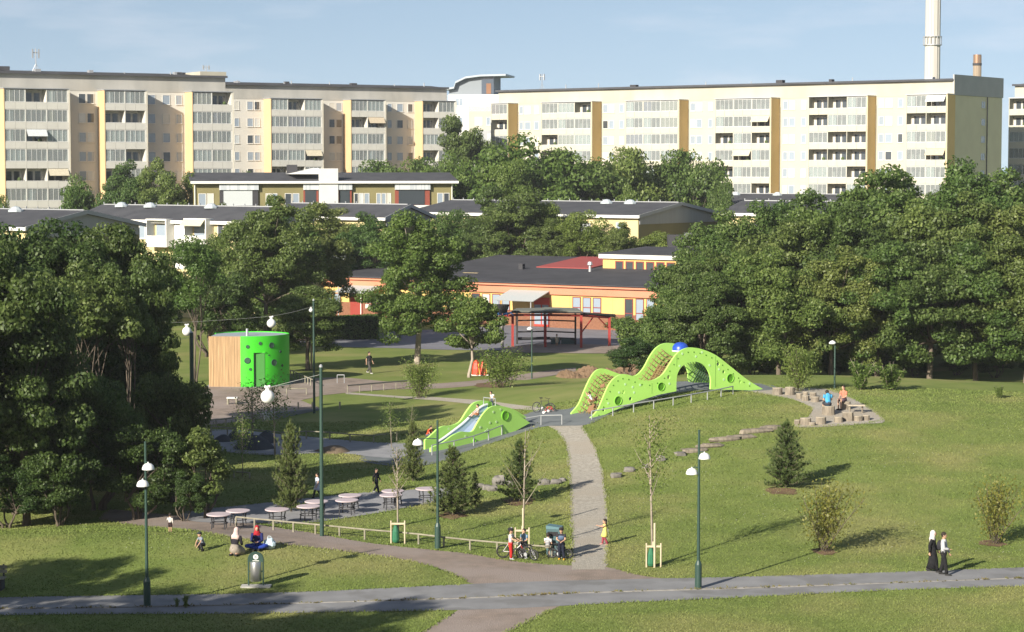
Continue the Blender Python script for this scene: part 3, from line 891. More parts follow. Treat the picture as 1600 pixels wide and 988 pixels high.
for px in (746, 770, 815, 845): win(t, f.u(px), f.z(px, 364), 1.7, 1.5, -.01)
f, t, ul, dep, ze, ri = LB['b2']
for a, b in ((217, 226), (227.5, 237), (340, 349), (351, 361)): win(t, f.u(a), f.z(a, 373), round(f.u(b) - f.u(a), 1), 1.5, -.01)
for a, b in ((240, 272), (299, 334)):
    ua, ub = f.u(a), f.u(b); zb = f.z(a, 385)
    m = MB(); m.b2(ua, ub, -1.2, -.004, zb, zb + .15); m.b2(ua, ua + .15, -1.2, -.004, zb + .15, zb + 2.9); m.b2(ub - .15, ub, -1.2, -.004, zb + .15, zb + 2.9); m.b2(ua + .15, ub - .15, -1.2, -.004, zb + 2.75, zb + 2.9)
    m.b2(ua + .16, ub - .16, -1.2, -1.12, zb + .15, zb + 1.15)
    b = obj('loggia', m, M_white, t)
    obj('balcony_door', MB().b2(ua + .4, ub - .6, -.05, -.005, zb + .2, zb + 2.3), M_win[0], b)
    if a > 290: obj('awning', MB().prism([(-1.9, zb + 2.2), (-1.88, zb + 2.15), (-1.2, zb + 2.8), (-1.2, zb + 2.85)], ua + .1, ub - .1, 'X'), M_curt[3], b)
obj('white_wall_panel', MB().b2(f.u(272.5), f.u(298.5), -.06, -.004, 5, f.z(285, 347)), M_white, t)

# olive block facing the park behind the low roofs
f = Fr(303, 288, R(12), 285)
ze = f.z(303, 286)
t = f.empty('olive_block', 'olive walled low block with white loggias and a white stair tower', 'building')
ur = f.u(707, 0, 280); dep = 12
obj('wall', MB().b2(0, ur, 0, dep, -.5, ze - .003), M_olive, t)
r = MB(); r.prism([(-.8, ze), (dep / 2, ze + 1.1), (dep + .8, ze), (dep + .8, ze + .2), (dep / 2, ze + 1.35), (-.8, ze + .2)], -.5, ur + .7, 'X')
ro = obj('roof', r, M_roof, t)
obj('fascia', MB().b2(-.5, ur + .7, -.88, -.803, ze - .1, ze + .22), M_white, ro)
obj('downpipe', MB().tube([(.1, -.15, ze), (.1, -.15, 0)], .07, 5), M_white, t); obj('downpipe', MB().tube([(ur - .1, -.15, ze), (ur - .1, -.15, 0)], .07, 5), M_white, t)
for a, b in ((310, 322), (323, 334), (415, 424), (425, 433), (445, 456), (457, 468), (553, 560), (561, 568), (569, 577), (588, 595), (596, 603), (604, 611), (683, 692), (693, 702)):
    win(t, f.u(a), ze - 3.0, round(f.u(b) - f.u(a), 1), 1.6, -.01)
M_redin = mat('red_loggia_wall', (.23, .06, .04), .8)
M_stripe = mat('striped_awning', (.52, .54, .55), .8, (.40, .43, .46), 3.2, 0, lo=.48, hi=.52, stretch=(1, .01, .01))
for a, b, red in ((343, 403, 0), (474, 497, 1), (528, 549, 1), (617, 671, 1)):
    ua, ub = f.u(a), f.u(b)
    m = MB(); m.b2(ua, ub, -.25, -.005, ze - 3.2, ze - .9)
    lg = obj('loggia', m, M_redin if red else M_dark, t)
    obj('parapet_panel', MB().b2(ua - .05, ub + .05, -.42, -.26, ze - 4.3, ze - 3.05), M_white, lg)
    obj('awning', MB().b2(ua - .05, ub + .05, -.5, -.26, ze - .95, ze - .15), M_stripe, lg)
    n = max(1, int((ub - ua) / 2.6))
    for i in range(n):
        c0 = ua + (ub - ua) * (i + .1) / n; c1 = ua + (ub - ua) * (i + .85) / n
        obj('pane', MB().b2(c0, c1, -.30, -.255, ze - 3.0, ze - 1.0), M_win[1] if not red else M_win[2], lg)
m = MB(); ua, ub = f.u(498), f.u(527.5); m.b2(ua, ub, -.6, -.004, -.5, ze + 1.9)
obj('stair_tower', m, mat('tower_panel', (.58, .58, .56), .8, (.54, .54, .52), .6, world=True), t)
m = MB(); m.prism([(f.u(452), ze + 1.15), (ua - .003, ze + 1.15), (ua - .003, ze + 1.95)], 0, dep * .6, 'Y'); obj('stair_roof', m, M_white, t)
obj('chimney', MB().b2(f.u(455), f.u(470), 4, 5.5, ze + 1, ze + 2.4), M_dark, ro)

# ---- school
M_brick = mat('brick_wall', (.24, .115, .07), .9, (.19, .09, .055), 6, 3, bump=.4, bscale=14, world=True, spec=.1)
M_syel = mat('school_yellow', (.60, .42, .155), .8, (.56, .39, .14), .5, world=True, spec=.15)
M_sor = mat('school_orange', (.53, .225, .14), .8, (.49, .205, .125), .5, world=True, spec=.15)
M_sred = mat('school_red', (.22, .045, .04), .7)
M_sroof = mat('school_roof', (.050, .050, .056), .9, (.066, .066, .073), .5, 6, world=True, spec=.15)
M_canopy = mat('canopy_sheet', (.42, .45, .45), .5, spec=.4)
f = Fr(725, 216, R(-33), 442)
t = f.empty('school', 'single storey yellow and orange school with brick base and black roof', 'building')
ZE = 4.25
def wall_run(t, f, ua, ub, y, ze, dep):
    obj('brick_base', MB().b2(ua, ub, y, y + dep, -.5, 1.55), M_brick, t)
    w = MB(); w.b2(ua + .02, ub - .02, y + .02, y + dep, 1.553, ze - 1.0)
    n = int((ub - ua) / 1.2)
    for i in range(n): w.b2(ua + i * 1.2, ua + i * 1.2 + .05, y - .0, y + .02, 1.56, ze - 1.01)
    obj('yellow_wall', w, M_syel, t)
    b = MB(); b.b2(ua - .05, ub + .05, y - .25, y + dep, ze - .997, ze - .25); b.b2(ua - .1, ub + .1, y - .55, y + dep, ze - .247, ze)
    obj('orange_band', b, M_sor, t)
ua, ub = f.u(606), f.u(1075)
wall_run(t, f, ua, ub, 0, ZE, 23)
m = MB(); sl = 1.55 / 27
m.prism([(-.75, ZE + .003), (23.5, ZE + .003), (23.5, ZE + 1.5), (21, ZE + 1.7), (-.75, ZE + .1)], ua - .3, ub + .3, 'X')
obj('roof', m, M_sroof, t)
def swin(px0, px1, py0, py1, tall=False):
    a, b = f.u(px0), f.u(px1); z1, z0 = f.z(px0, py0), f.z(px0, py1)
    m = MB(); q_ = .06
    m.b2(a - q_, b + q_, -.06, .03, z1, z1 + q_); m.b2(a - q_, b + q_, -.06, .03, z0 - q_, z0); m.b2(a - q_, a, -.058, .03, z0, z1); m.b2(b, b + q_, -.058, .03, z0, z1)
    m.b2(a, b, -.05, .03, z0 + (z1 - z0) * .3, z0 + (z1 - z0) * .3 + .08)
    o = obj('window', m, M_sred, t)
    obj('pane', MB().b2(a, b, -.02, .02, z0, z1), random.choice((M_win[0], M_win[0], M_win[2], M_win[3])), o)
for a in (738, 754, 770, 785): swin(a, a + 11, 459 + (a - 738) * .04, 484)
for a in (896, 912, 928): swin(a, a + 11, 465 + (a - 896) * .04, 488)
for a in (978, 995, 1012): swin(a, a + 11, 468, 500)
a, b = f.u(799), f.u(861)
m = MB(); m.prism([(-3.2, 2.75), (-3.15, 2.68), (.0, 3.55), (0, 3.65)], a, b, 'X'); ca_ = obj('canopy', m, M_canopy, t)
for x in (a + .4, b - .4): obj('post', MB().tube([(x, -3.0, 0), (x, -3.0, 2.75)], .06, 6), M_metal, ca_)
m = MB(); m.b2(f.u(835), f.u(859), -.08, .0, .1, 2.9); d_ = obj('door', m, mat('door_red', (.45, .05, .035), .6), t)
for i in range(2):
    x0 = f.u(836 + 12 * i); x1 = f.u(846 + 12 * i); obj('pane', MB().b2(x0, x1, -.1, -.082, .3, 2.2), M_win[0], d_)
for px, py, lab in ((810, 421, 0), (922, 428, 1), (757, 433, 2)):
    u, y = f.u(px, 9), 9
    if lab == 0: obj('roof_vent', MB().b2(f.u(px, y), f.u(px, y) + .5, y, y + .5, ZE + .4, ZE + 1.4), M_dark, t)
    elif lab == 1: obj('roof_vent', MB().lathe([(.25, 0), (.15, .3), (.12, .9), (.3, 1.0), (.2, 1.3)], (u, y, ZE + .5), 8), M_metal, t)
    else: obj('roof_hatch', MB().b2(u, u + 1.8, 5, 5.5, ZE + .38, ZE + .55), mat('wood_hatch', (.45, .36, .2), .8), t)
# red lower roof and clerestory
y = 14
u0_, u1_ = f.u(862, y, 420), f.u(944, y, 420)
obj('red_roof', MB().prism([(y - 3, ZE + .9), (y + 6, ZE + 1.52), (y + 6, ZE + 1.8), (y - 3, ZE + 1.05)], u0_, u1_, 'X'), mat('red_roof', (.28, .06, .055), .9), t)
yc = 12
u0_, u1_ = f.u(942, yc, 415), f.u(1075, yc, 415)
zc0, zc1 = f.z(942, 427, yc), f.z(942, 403.5, yc)
c = obj('clerestory', MB().b2(u0_, u1_, yc, yc + 9, zc0 - .8, zc1), M_syel, t)
obj('clerestory_fascia', MB().b2(u0_ - .3, u1_ + .3, yc - .35, yc + 9.3, zc1 + .003, zc1 + .42), M_white, c)
obj('clerestory_roof', MB().prism([(yc - .4, zc1 + .423), (yc + 9.4, zc1 + .423), (yc + 9.4, zc1 + .9), (yc - .4, zc1 + .5)], u0_ - .35, u1_ + .35, 'X'), M_sroof, c)
for i in range(7):
    a = f.u(963 + 16 * i, yc, 415); b = f.u(973 + 16 * i, yc, 415); z1, z0 = zc1 - .35, zc1 - 1.15
    m = MB(); m.b2(a - .1, b + .1, yc - .06, yc, z0 - .1, z0); m.b2(a - .1, b + .1, yc - .06, yc, z1, z1 + .1); m.b2(a - .1, a, yc - .058, yc, z0, z1); m.b2(b, b + .1, yc - .058, yc, z0, z1)
    o = obj('window', m, M_sred, c); obj('pane', MB().b2(a, b, yc - .03, yc - .002, z0, z1), M_win[2], o)
for px, py0, py1, k in ((1055, 367, 391, 0), (1077, 364, 391, 1), (1180, 349, 380, 1), (1203, 364, 380, 2)):
    p = W(px, py1, 236)
    if k == 0: tt_ = obj('ventilation_box', MB().b2(-.85, .85, -.8, .8, 0, (py1 - py0) * 236 / FPX).b2(-.2, -.1, -.83, -.8, .1, 1.5), M_dark)
    elif k == 1: tt_ = obj('ventilation_drum', MB().lathe([(.5, 0), (.5, .3), (.62, .35), (.72, .9), (.6, (py1 - py0) * 236 / FPX)], n=18), mat('vent_grey', (.17, .175, .18), .6, metal=.2), smooth=40)
    else: tt_ = obj('ventilation_frame', MB().b2(-.05, .05, -.05, .05, 0, 1.1).b2(-.9, .7, -.05, .05, 1.1, 1.2).b2(.3, .7, -.1, .1, 0, 1.1), M_dark)
    tt_.parent = t
    tt_.matrix_parent_inverse = Matrix.Identity(4)
    d_ = Vector((p.x, p.y)) - f.O
    tt_.location = (d_.dot(f.U), d_.dot(f.V), p.z); tt_.rotation_euler = (0, 0, -f.rz)
obj('plant_room', MB().b2(f.u(1040, 24, 385), f.u(1230, 24, 385), 23.6, 30, 3.8, W(1055, 391, 236).z + .02), M_sroof, t)
# left wing
f2 = Fr(534, 226, R(-33), 435)
t2 = f2.empty('school_wing', 'left wing of the school with a white canopy over a red door', 'building')
ua, ub = f2.u(505), f2.u(612)
wall_run(t2, f2, ua, ub, 0, 4.2, 11)
obj('roof', MB().prism([(-.75, 4.203), (11.5, 4.203), (11.5, 4.9), (-.75, 4.3)], ua - .3, ub + .3, 'X'), M_sroof, t2)
a, b = f2.u(543), f2.u(598)
obj('canopy', MB().prism([(-2.6, 2.75), (-2.55, 2.68), (.0, 3.3), (0, 3.4)], a, b, 'X'), M_canopy, t2)
f, t_save = f2, t; t = t2
obj('door', MB().b2(f.u(547), f.u(566), -.08, 0, .1, 2.6), mat('dark_red_door', (.25, .04, .03), .6), t)
obj('post', MB().tube([(f.u(585), -2.4, 0), (f.u(585), -2.4, 2.8)], .06, 6), M_white, t)
for a in (508, 522, 570, 582): swin(a, a + 9, 459, 482)
# ------------------------------------------------------------------ trees and shrubs
M_bark = mat('bark', (.16, .13, .10), .95, (.09, .075, .06), 4, 6, bump=.8, bscale=10, spec=.05, stretch=(1, 1, .25))
M_bark_pale = mat('pale_bark', (.36, .31, .25), .9, (.24, .20, .16), 4, 6, bump=.5, bscale=10, spec=.1, stretch=(1, 1, .3))
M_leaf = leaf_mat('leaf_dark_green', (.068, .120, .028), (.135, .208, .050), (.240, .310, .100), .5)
M_leaf_l = leaf_mat('leaf_light_green', (.085, .145, .028), (.155, .228, .048), (.250, .320, .095), .5)
M_leaf_o = leaf_mat('leaf_olive', (.082, .124, .030), (.152, .206, .053), (.258, .305, .108), .5)
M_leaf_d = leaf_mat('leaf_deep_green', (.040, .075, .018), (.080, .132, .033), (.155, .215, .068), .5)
M_leaf_y = leaf_mat('leaf_yellow_green', (.11, .13, .025), (.20, .21, .04), (.32, .30, .08), .5)
M_leaf_b = leaf_mat('leaf_brownish', (.050, .060, .022), (.095, .100, .036), (.190, .165, .075), .35)
M_needle = leaf_mat('pine_needles', (.055, .090, .026), (.105, .150, .045), (.180, .215, .075), .3)

def leaves_mesh(name, P, Nrm, size, tint, material, slim=.6, flat=0.0):
    """one bent four-sided leaf at each point"""
    n = len(P)
    r = rng.normal(0, 1, (n, 3))
    t = np.cross(Nrm, r); t /= np.linalg.norm(t, axis=1, keepdims=True) + 1e-9
    t[:, 2] -= .25; t /= np.linalg.norm(t, axis=1, keepdims=True) + 1e-9
    b = np.cross(Nrm, t); b /= np.linalg.norm(b, axis=1, keepdims=True) + 1e-9
    nn = np.cross(t, b)
    s = size[:, None]
    V = np.empty((n, 4, 3), np.float32)
    V[:, 0] = P - t * s * .5
    V[:, 1] = P + b * s * slim * .5 + nn * s * .08 + t * s * .05
    V[:, 2] = P + t * s * .5 - nn * s * .10
    V[:, 3] = P - b * s * slim * .5 + nn * s * .08 + t * s * .05
    me = np_mesh(name, V.reshape(-1, 3), np.arange(4 * n).reshape(-1, 4), material)
    a = me.attributes.new('tint', 'FLOAT', 'FACE')
    a.data.foreach_set('value', np.clip(tint, 0, 1).astype(np.float32))
    return me

def unit(n):
    d = rng.normal(0, 1, (n, 3)); return d / np.linalg.norm(d, axis=1, keepdims=True)

def crown_mesh(name, lobes, n, leaf, material, shell=.55, slim=.62, updir=.18, spread=.46):
    """leaves scattered through and over a set of lobes (x,y,z,r,squash)"""
    Lb = np.array(lobes, float)
    p = Lb[:, 3] ** 2.0; p /= p.sum()
    k = rng.choice(len(Lb), n, p=p)
    d = unit(n); d[:, 2] = np.where(d[:, 2] < -.3, d[:, 2] * .6, d[:, 2])
    rad = Lb[k, 3] * (shell + (1.04 - shell) * rng.random(n) ** .6) * (1 + .12 * np.sin(d[:, 0] * 7 + k) * np.sin(d[:, 2] * 6 + k * 2))
    off = d * rad[:, None]; off[:, 2] *= Lb[k, 4]
    P = Lb[k, :3] + off
    # drop leaves buried inside two or more other lobes
    dist = np.linalg.norm((P[:, None, :] - Lb[None, :, :3]) * np.array([1, 1, 1.15]), axis=2) < Lb[None, :, 3] * .62
    keep = dist.sum(1) < 3
    P, d, k = P[keep], d[keep], k[keep]; n = len(P)
    Nm = d * .75 + rng.normal(0, spread, (n, 3)); Nm[:, 2] += updir
    Nm /= np.linalg.norm(Nm, axis=1, keepdims=True)
    lt = rng.random(len(Lb))
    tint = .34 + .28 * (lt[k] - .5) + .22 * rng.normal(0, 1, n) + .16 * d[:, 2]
    size = leaf * rng.uniform(.65, 1.3, n)
    return leaves_mesh(name, P, Nm, size, tint, material, slim)

def make_lobes(cz, rx, rz, n, r0, r1, seed, low=0.0, gap=.25):
    g = np.random.default_rng(seed)
    out = []
    ph = g.random(3) * 6.28
    for i in range(n):
        d = g.normal(0, 1, 3); d /= np.linalg.norm(d)
        if d[2] < -.8 + low: d[2] = -d[2] * .5
        az = math.atan2(d[1], d[0])
        wob = 1 + .20 * math.sin(2 * az + ph[0]) + .14 * math.sin(3 * az + ph[1]) + .10 * math.sin(5 * az + ph[2] + d[2] * 3)
        q_ = g.uniform(gap, 1.0) ** .45 * wob
        r = g.uniform(r0, r1)
        out.append((d[0] * rx * q_ * .84, d[1] * rx * q_ * .84, max(cz + d[2] * rz * min(q_, 1.0) * .92, cz - rz + r * .7), r, g.uniform(.65, .9)))
    A = np.array(out)                                    # drop lobes that would float free of the crown
    dd = np.linalg.norm(A[:, None, :3] - A[None, :, :3], axis=2) / (A[:, None, 3] + A[None, :, 3]) + np.eye(len(A)) * 9
    near = np.sort(dd, axis=1)[:, :3]
    return [o_ for o_, k_ in zip(out, near) if k_[2] < 1.0]

def trunk_mesh(name, h_trunk, r, lobes, n_limb, seed, material, stems=1, lean=.1):
    g = random.Random(seed)
    mb = MB()
    Ls = sorted(lobes, key=lambda l: g.random())[:n_limb]
    for s in range(stems):
        bx_, by_ = (0, 0) if stems == 1 else (g.uniform(-.35, .35), g.uniform(-.35, .35))
        top = Vector((bx_ * 3 + g.uniform(-lean, lean) * h_trunk, by_ * 3 + g.uniform(-lean, lean) * h_trunk, h_trunk * g.uniform(.9, 1.1)))
        mid = Vector((bx_, by_, 0)).lerp(top, .5) + Vector((g.uniform(-.15, .15), g.uniform(-.15, .15), 0))
        mb.tube([(bx_ * 1.0, by_, -.25), (bx_, by_, .25), mid, top], [r * 1.5, r * 1.08, r * .85, r * .66], 8)
        for l in Ls[s::stems]:
            e = Vector(l[:3])
            m1 = top.lerp(e, .45) + Vector((g.uniform(-.3, .3), g.uniform(-.3, .3), g.uniform(.1, .6)))
            mb.tube([top - Vector((0, 0, .3)), m1, e], [r * .5, r * .28, r * .08], 5, cap=False)
    return mb.mesh(name, material, True)

VAR = {}
def variant(key, crown, trunk, height):
    VAR[key] = (crown, trunk, height)

def broad(key, H, rx, base, nl, n, leaf, seed, material, r0=.9, r1=1.7, trunk=None, bark=M_bark, stems=1, rt=.22, limbs=14, **kw):
    cz, rz = (H + base) / 2, (H - base) / 2
    lb = make_lobes(cz, rx, rz, nl, r0, r1, seed)
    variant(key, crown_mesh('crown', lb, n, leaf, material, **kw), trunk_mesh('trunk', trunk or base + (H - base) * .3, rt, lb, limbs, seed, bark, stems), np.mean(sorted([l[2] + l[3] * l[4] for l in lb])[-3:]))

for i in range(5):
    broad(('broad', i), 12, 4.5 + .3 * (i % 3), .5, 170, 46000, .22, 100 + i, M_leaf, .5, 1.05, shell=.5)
for i in range(2):
    broad(('light', i), 12, 3.6, 1.2, 64, 30000, .21, 140 + i, M_leaf_l, .7, 1.3)
for i in range(3):
    broad(('olive', i), 12, 4.3, .5, 150, 42000, .21, 160 + i, M_leaf_o, .5, 1.0, shell=.5)
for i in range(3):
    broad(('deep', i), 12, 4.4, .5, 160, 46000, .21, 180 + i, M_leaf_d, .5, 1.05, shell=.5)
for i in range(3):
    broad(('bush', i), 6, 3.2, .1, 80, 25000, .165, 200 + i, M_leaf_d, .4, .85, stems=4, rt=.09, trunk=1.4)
broad(('bush_l', 0), 6, 3.0, .1, 80, 22000, .155, 231, M_leaf, .35, .75, stems=4, rt=.09, trunk=1.4)
broad(('bush_b', 0), 4, 1.6, .1, 36, 7600, .14, 241, M_leaf_o, .3, .55, stems=4, rt=.06, trunk=1.2)
broad(('round', 0), 12, 5.4, .8, 70, 22000, .36, 271, M_leaf_l, 1.0, 1.9)
broad(('round', 1), 12, 5.4, .8, 70, 22000, .36, 272, M_leaf, 1.0, 1.9)
broad(('lighthigh', 0), 12, 3.3, 5.2, 44, 17000, .2, 291, M_leaf_l, .6, 1.15, trunk=5.0, stems=3, rt=.08, limbs=16)
# tall stems with the foliage carried high
for i in range(2):
    broad(('high', i), 12, 3.8, 7.0, 34, 11500, .24, 281 + i, M_leaf_o, .7, 1.3, trunk=6.5, stems=5, rt=.07, limbs=20, bark=M_bark)

def plant(key, x, y, H, name, label, group=None, rz=None, wide=1.0, cat='tree', z=None):
    cr, tr, h0 = VAR[key]
    t = thing(name, label, cat, (x, y, (hz(x, y) if z is None else z)), rng.random() * 6.28 if rz is None else rz, group)
    s = H / h0
    t.scale = (s * wide, s * wide, s)
    link('trunk', tr, t); link('crown', cr, t)
    return t

def plant_px(key, px, top, Y, name, label, group=None, **kw):
    """a tree whose top shows at a photo pixel, standing at depth Y"""
    p = W(px, top, Y); low = kw.pop('low', 0.0)          # low: how far the root flare sits below the turf
    g0 = hz(p.x, p.y) - low
    return plant(key, p.x, p.y, p.z - g0, name, label, group, z=g0, **kw)

ORD = ['leftmost', 'second from the left', 'third from the left', 'fourth from the left', 'fifth from the left', 'sixth from the left', 'seventh from the left', 'eighth from the left', 'ninth from the left', 'tenth from the left', 'eleventh from the left', 'twelfth from the left']
def ordered(lst):
    lst = sorted(lst, key=lambda q: q[0])
    return [(ORD[i], ) + tuple(q) for i, q in enumerate(lst)]
# grove at the left edge
g_ = 'trees of the grove at the left edge'
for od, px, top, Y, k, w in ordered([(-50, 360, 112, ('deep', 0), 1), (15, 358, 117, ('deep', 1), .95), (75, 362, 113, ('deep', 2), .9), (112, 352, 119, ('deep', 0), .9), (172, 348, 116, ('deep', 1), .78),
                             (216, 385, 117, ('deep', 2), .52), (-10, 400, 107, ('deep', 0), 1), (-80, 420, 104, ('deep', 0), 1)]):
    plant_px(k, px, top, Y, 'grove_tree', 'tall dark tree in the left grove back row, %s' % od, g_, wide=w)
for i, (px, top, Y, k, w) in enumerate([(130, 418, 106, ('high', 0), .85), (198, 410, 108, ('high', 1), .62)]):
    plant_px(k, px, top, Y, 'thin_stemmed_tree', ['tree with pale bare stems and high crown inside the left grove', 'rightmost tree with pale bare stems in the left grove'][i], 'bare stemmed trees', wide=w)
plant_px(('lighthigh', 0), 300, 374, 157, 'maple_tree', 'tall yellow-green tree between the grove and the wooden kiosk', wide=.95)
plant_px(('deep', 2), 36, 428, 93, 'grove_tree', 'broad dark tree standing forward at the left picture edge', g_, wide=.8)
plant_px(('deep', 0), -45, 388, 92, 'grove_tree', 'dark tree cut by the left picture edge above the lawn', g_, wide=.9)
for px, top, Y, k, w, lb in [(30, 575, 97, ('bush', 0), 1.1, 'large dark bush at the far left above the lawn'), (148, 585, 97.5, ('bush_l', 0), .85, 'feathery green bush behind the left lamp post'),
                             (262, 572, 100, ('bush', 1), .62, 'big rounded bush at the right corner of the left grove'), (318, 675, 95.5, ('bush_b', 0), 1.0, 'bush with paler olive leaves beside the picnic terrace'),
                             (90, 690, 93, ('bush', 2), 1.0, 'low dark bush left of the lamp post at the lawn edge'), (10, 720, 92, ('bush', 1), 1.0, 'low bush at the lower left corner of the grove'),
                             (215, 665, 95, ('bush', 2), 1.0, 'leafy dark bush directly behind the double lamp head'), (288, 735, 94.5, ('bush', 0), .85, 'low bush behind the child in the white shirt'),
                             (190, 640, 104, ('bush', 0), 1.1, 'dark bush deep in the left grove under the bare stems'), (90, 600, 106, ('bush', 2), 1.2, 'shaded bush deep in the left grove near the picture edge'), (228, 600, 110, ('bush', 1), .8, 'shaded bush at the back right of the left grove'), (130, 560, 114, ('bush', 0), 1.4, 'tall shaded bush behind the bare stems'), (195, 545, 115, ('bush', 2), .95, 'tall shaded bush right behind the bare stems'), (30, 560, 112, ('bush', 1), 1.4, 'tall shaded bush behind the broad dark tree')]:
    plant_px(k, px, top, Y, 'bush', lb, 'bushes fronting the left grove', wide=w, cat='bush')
# behind the kiosk
for px, top, Y, k, lb in [(350, 350, 190, ('broad', 3), 'dark tree directly behind the wooden kiosk'), (415, 314, 182, ('olive', 0), 'olive tree behind the right end of the kiosk'),
                          (440, 338, 192, ('broad', 0), 'dark tree behind the tall string light mast'), (478, 318, 196, ('olive', 2), 'tall olive tree left of the big central tree'),
                          (540, 326, 240, ('olive', 1), 'olive tree behind the left wing of the school'), (580, 334, 236, ('broad', 2), 'dark tree behind the right end of the school wing'), (330, 420, 178, ('bush', 0), 'low dark tree behind the left end of the kiosk')]:
    plant_px(k, px, top, Y, 'park_tree', lb, 'trees behind the kiosk')
plant_px(('olive', 1), 480, 448, 166, 'small_tree', 'small tree with a bent trunk behind the light mast', wide=1.25)
# two trees on the middle lawn
b1, b2 = G(652, 569), G(733, 590)
broad(('big', 0), 12, 4.2, .7, 170, 60000, .2, 311, M_leaf_l, .55, 1.05, rt=.26, bark=M_bark_pale)
plant(('big', 0), b1.x, b1.y, 12.0, 'lawn_tree', 'largest tree on the middle lawn, thick pale trunk', rz=.4, wide=.98)
broad(('mid', 0), 6.2, 2.2, 1.5, 54, 17000, .2, 321, M_leaf_l, .45, .85, rt=.12, bark=M_bark_pale)
plant(('mid', 0), b2.x, b2.y, 6.1, 'lawn_tree', 'smaller round tree on the middle lawn beside the red tents', rz=1.0)
# behind the school roof
for i, (od, px, top, k) in enumerate(ordered([(640, 336, ('broad', 2)), (705, 328, ('light', 1)), (765, 350, ('olive', 0)), (812, 300, ('olive', 1)), (845, 316, ('light', 1)), (785, 292, ('olive', 2)), (868, 342, ('olive', 2)), (915, 330, ('light', 0)), (975, 352, ('olive', 0)), (1028, 362, ('light', 1))])):
    plant_px(k, px, top, 256 - .052 * (px - 640) + 2 * (i % 2), 'street_tree', 'tree behind the dark school roof, %s of its row' % od, 'row of trees behind the school')
# in front of the tall blocks
for px, top, Y, k, w, lb in [(735, 180, 352, ('olive', 1), .62, 'tall slender tree in the gap between the apartment blocks'), (830, 222, 300, ('round', 0), 1, 'big light green tree before the left end of the cream block'),
                             (895, 232, 305, ('round', 1), .9, 'dark tree right of the big light green tree'), (985, 230, 310, ('round', 1), .8, 'dark rounded tree before the middle of the cream block'),
                             (1082, 234, 312, ('round', 1), .75, 'rightmost rounded tree before the cream block'), (940, 262, 308, ('round', 1), .7, 'lower dark tree between two rounded trees'),
                             (755, 262, 300, ('round', 0), .8, 'light green tree beside the olive low block end'), (700, 248, 318, ('round', 0), .7, 'light green tree behind the olive block roof end'),
                             (1030, 255, 318, ('round', 1), .6, 'dark low tree in the gap between rounded trees'), (982, 296, 282, ('round', 0), .45, 'small light green tree at the grey roof edge'),
                             (800, 250, 292, ('light', 1), .7, 'loose light tree below the big light green tree'), (1125, 285, 300, ('round', 1), .4, 'small dark tree at the right end of the row'),
                             (640, 246, 335, ('round', 1), .8, 'dark treetop above the olive block roof, right one'), (598, 250, 338, ('round', 1), .75, 'dark treetop above the olive block roof, left one'),
                             (380, 268, 318, ('round', 1), .3, 'small dark treetop behind the olive block left end'),
                             (192, 254, 292, ('broad', 1), .72, 'dark tree before the left apartment block'), (258, 252, 290, ('broad', 3), .72, 'dark tree beside the olive low block left end'),
                             (122, 282, 294, ('round', 0), .62, 'light green tree before the left apartment block'), (-5, 305, 270, ('round', 1), .4, 'dark treetop at the left picture edge beside grey roof'),
                             (425, 304, 262, ('round', 1), .35, 'dark treetop before the olive low block'), (355, 318, 250, ('olive', 2), .5, 'olive treetop right of the white balconies')]:
    plant_px(k, px, top, Y, 'town_tree', lb, 'trees around the housing blocks', wide=w)
# grove on the right
gr = 'trees of the right grove'
for od, px, top, Y, k in ordered([(1362, 264, 180, 1), (1432, 274, 184, 3), (1496, 258, 180, 0), (1565, 268, 182, 2), (1640, 270, 180, 4), (1300, 300, 186, 2), (1235, 318, 188, 4), (1180, 322, 182, 0), (1130, 330, 180, 3)]):
    plant_px(('broad', k), px, top, Y, 'grove_tree', 'tree topping the right grove skyline, %s' % od, gr)
for od, px, top, Y, k in ordered([(1092, 396, 166, ('olive', 0)), (1118, 372, 168, ('broad', 2)), (1195, 345, 168, ('olive', 1)), (1272, 330, 170, ('broad', 1)), (1345, 318, 166, ('olive', 2)), (1415, 318, 169, ('broad', 4)), (1490, 310, 166, ('olive', 0)), (1560, 315, 169, ('broad', 0)), (1640, 320, 166, ('olive', 1))]):
    plant_px(k, px, top, Y, 'grove_tree', 'tree in the middle depth of the right grove, %s' % od, gr, low=1.0)
for od, px, top, Y, k in ordered([(1050, 452, 154, ('broad', 3)), (1100, 425, 151, ('olive', 2)), (1150, 400, 154, ('broad', 0)), (1222, 392, 152, ('broad', 1)), (1300, 392, 153, ('olive', 0)), (1375, 380, 154, ('broad', 2)), (1455, 378, 153, ('olive', 1)), (1530, 380, 154, ('broad', 4)), (1605, 370, 152, ('olive', 2))]):
    plant_px(k, px, top, Y, 'grove_tree', 'tree along the sunny front of the right grove, %s' % od, gr, wide=1.05, low=1.3)
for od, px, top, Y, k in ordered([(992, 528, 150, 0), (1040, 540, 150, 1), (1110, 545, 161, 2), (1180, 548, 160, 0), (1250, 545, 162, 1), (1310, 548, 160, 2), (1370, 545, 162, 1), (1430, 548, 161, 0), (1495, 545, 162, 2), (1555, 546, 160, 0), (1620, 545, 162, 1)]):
    plant_px(('bush', k), px, top, Y, 'undergrowth_bush', 'shaded bush under the right grove, %s' % od, 'undergrowth of the right grove', wide=1.35, cat='bush')
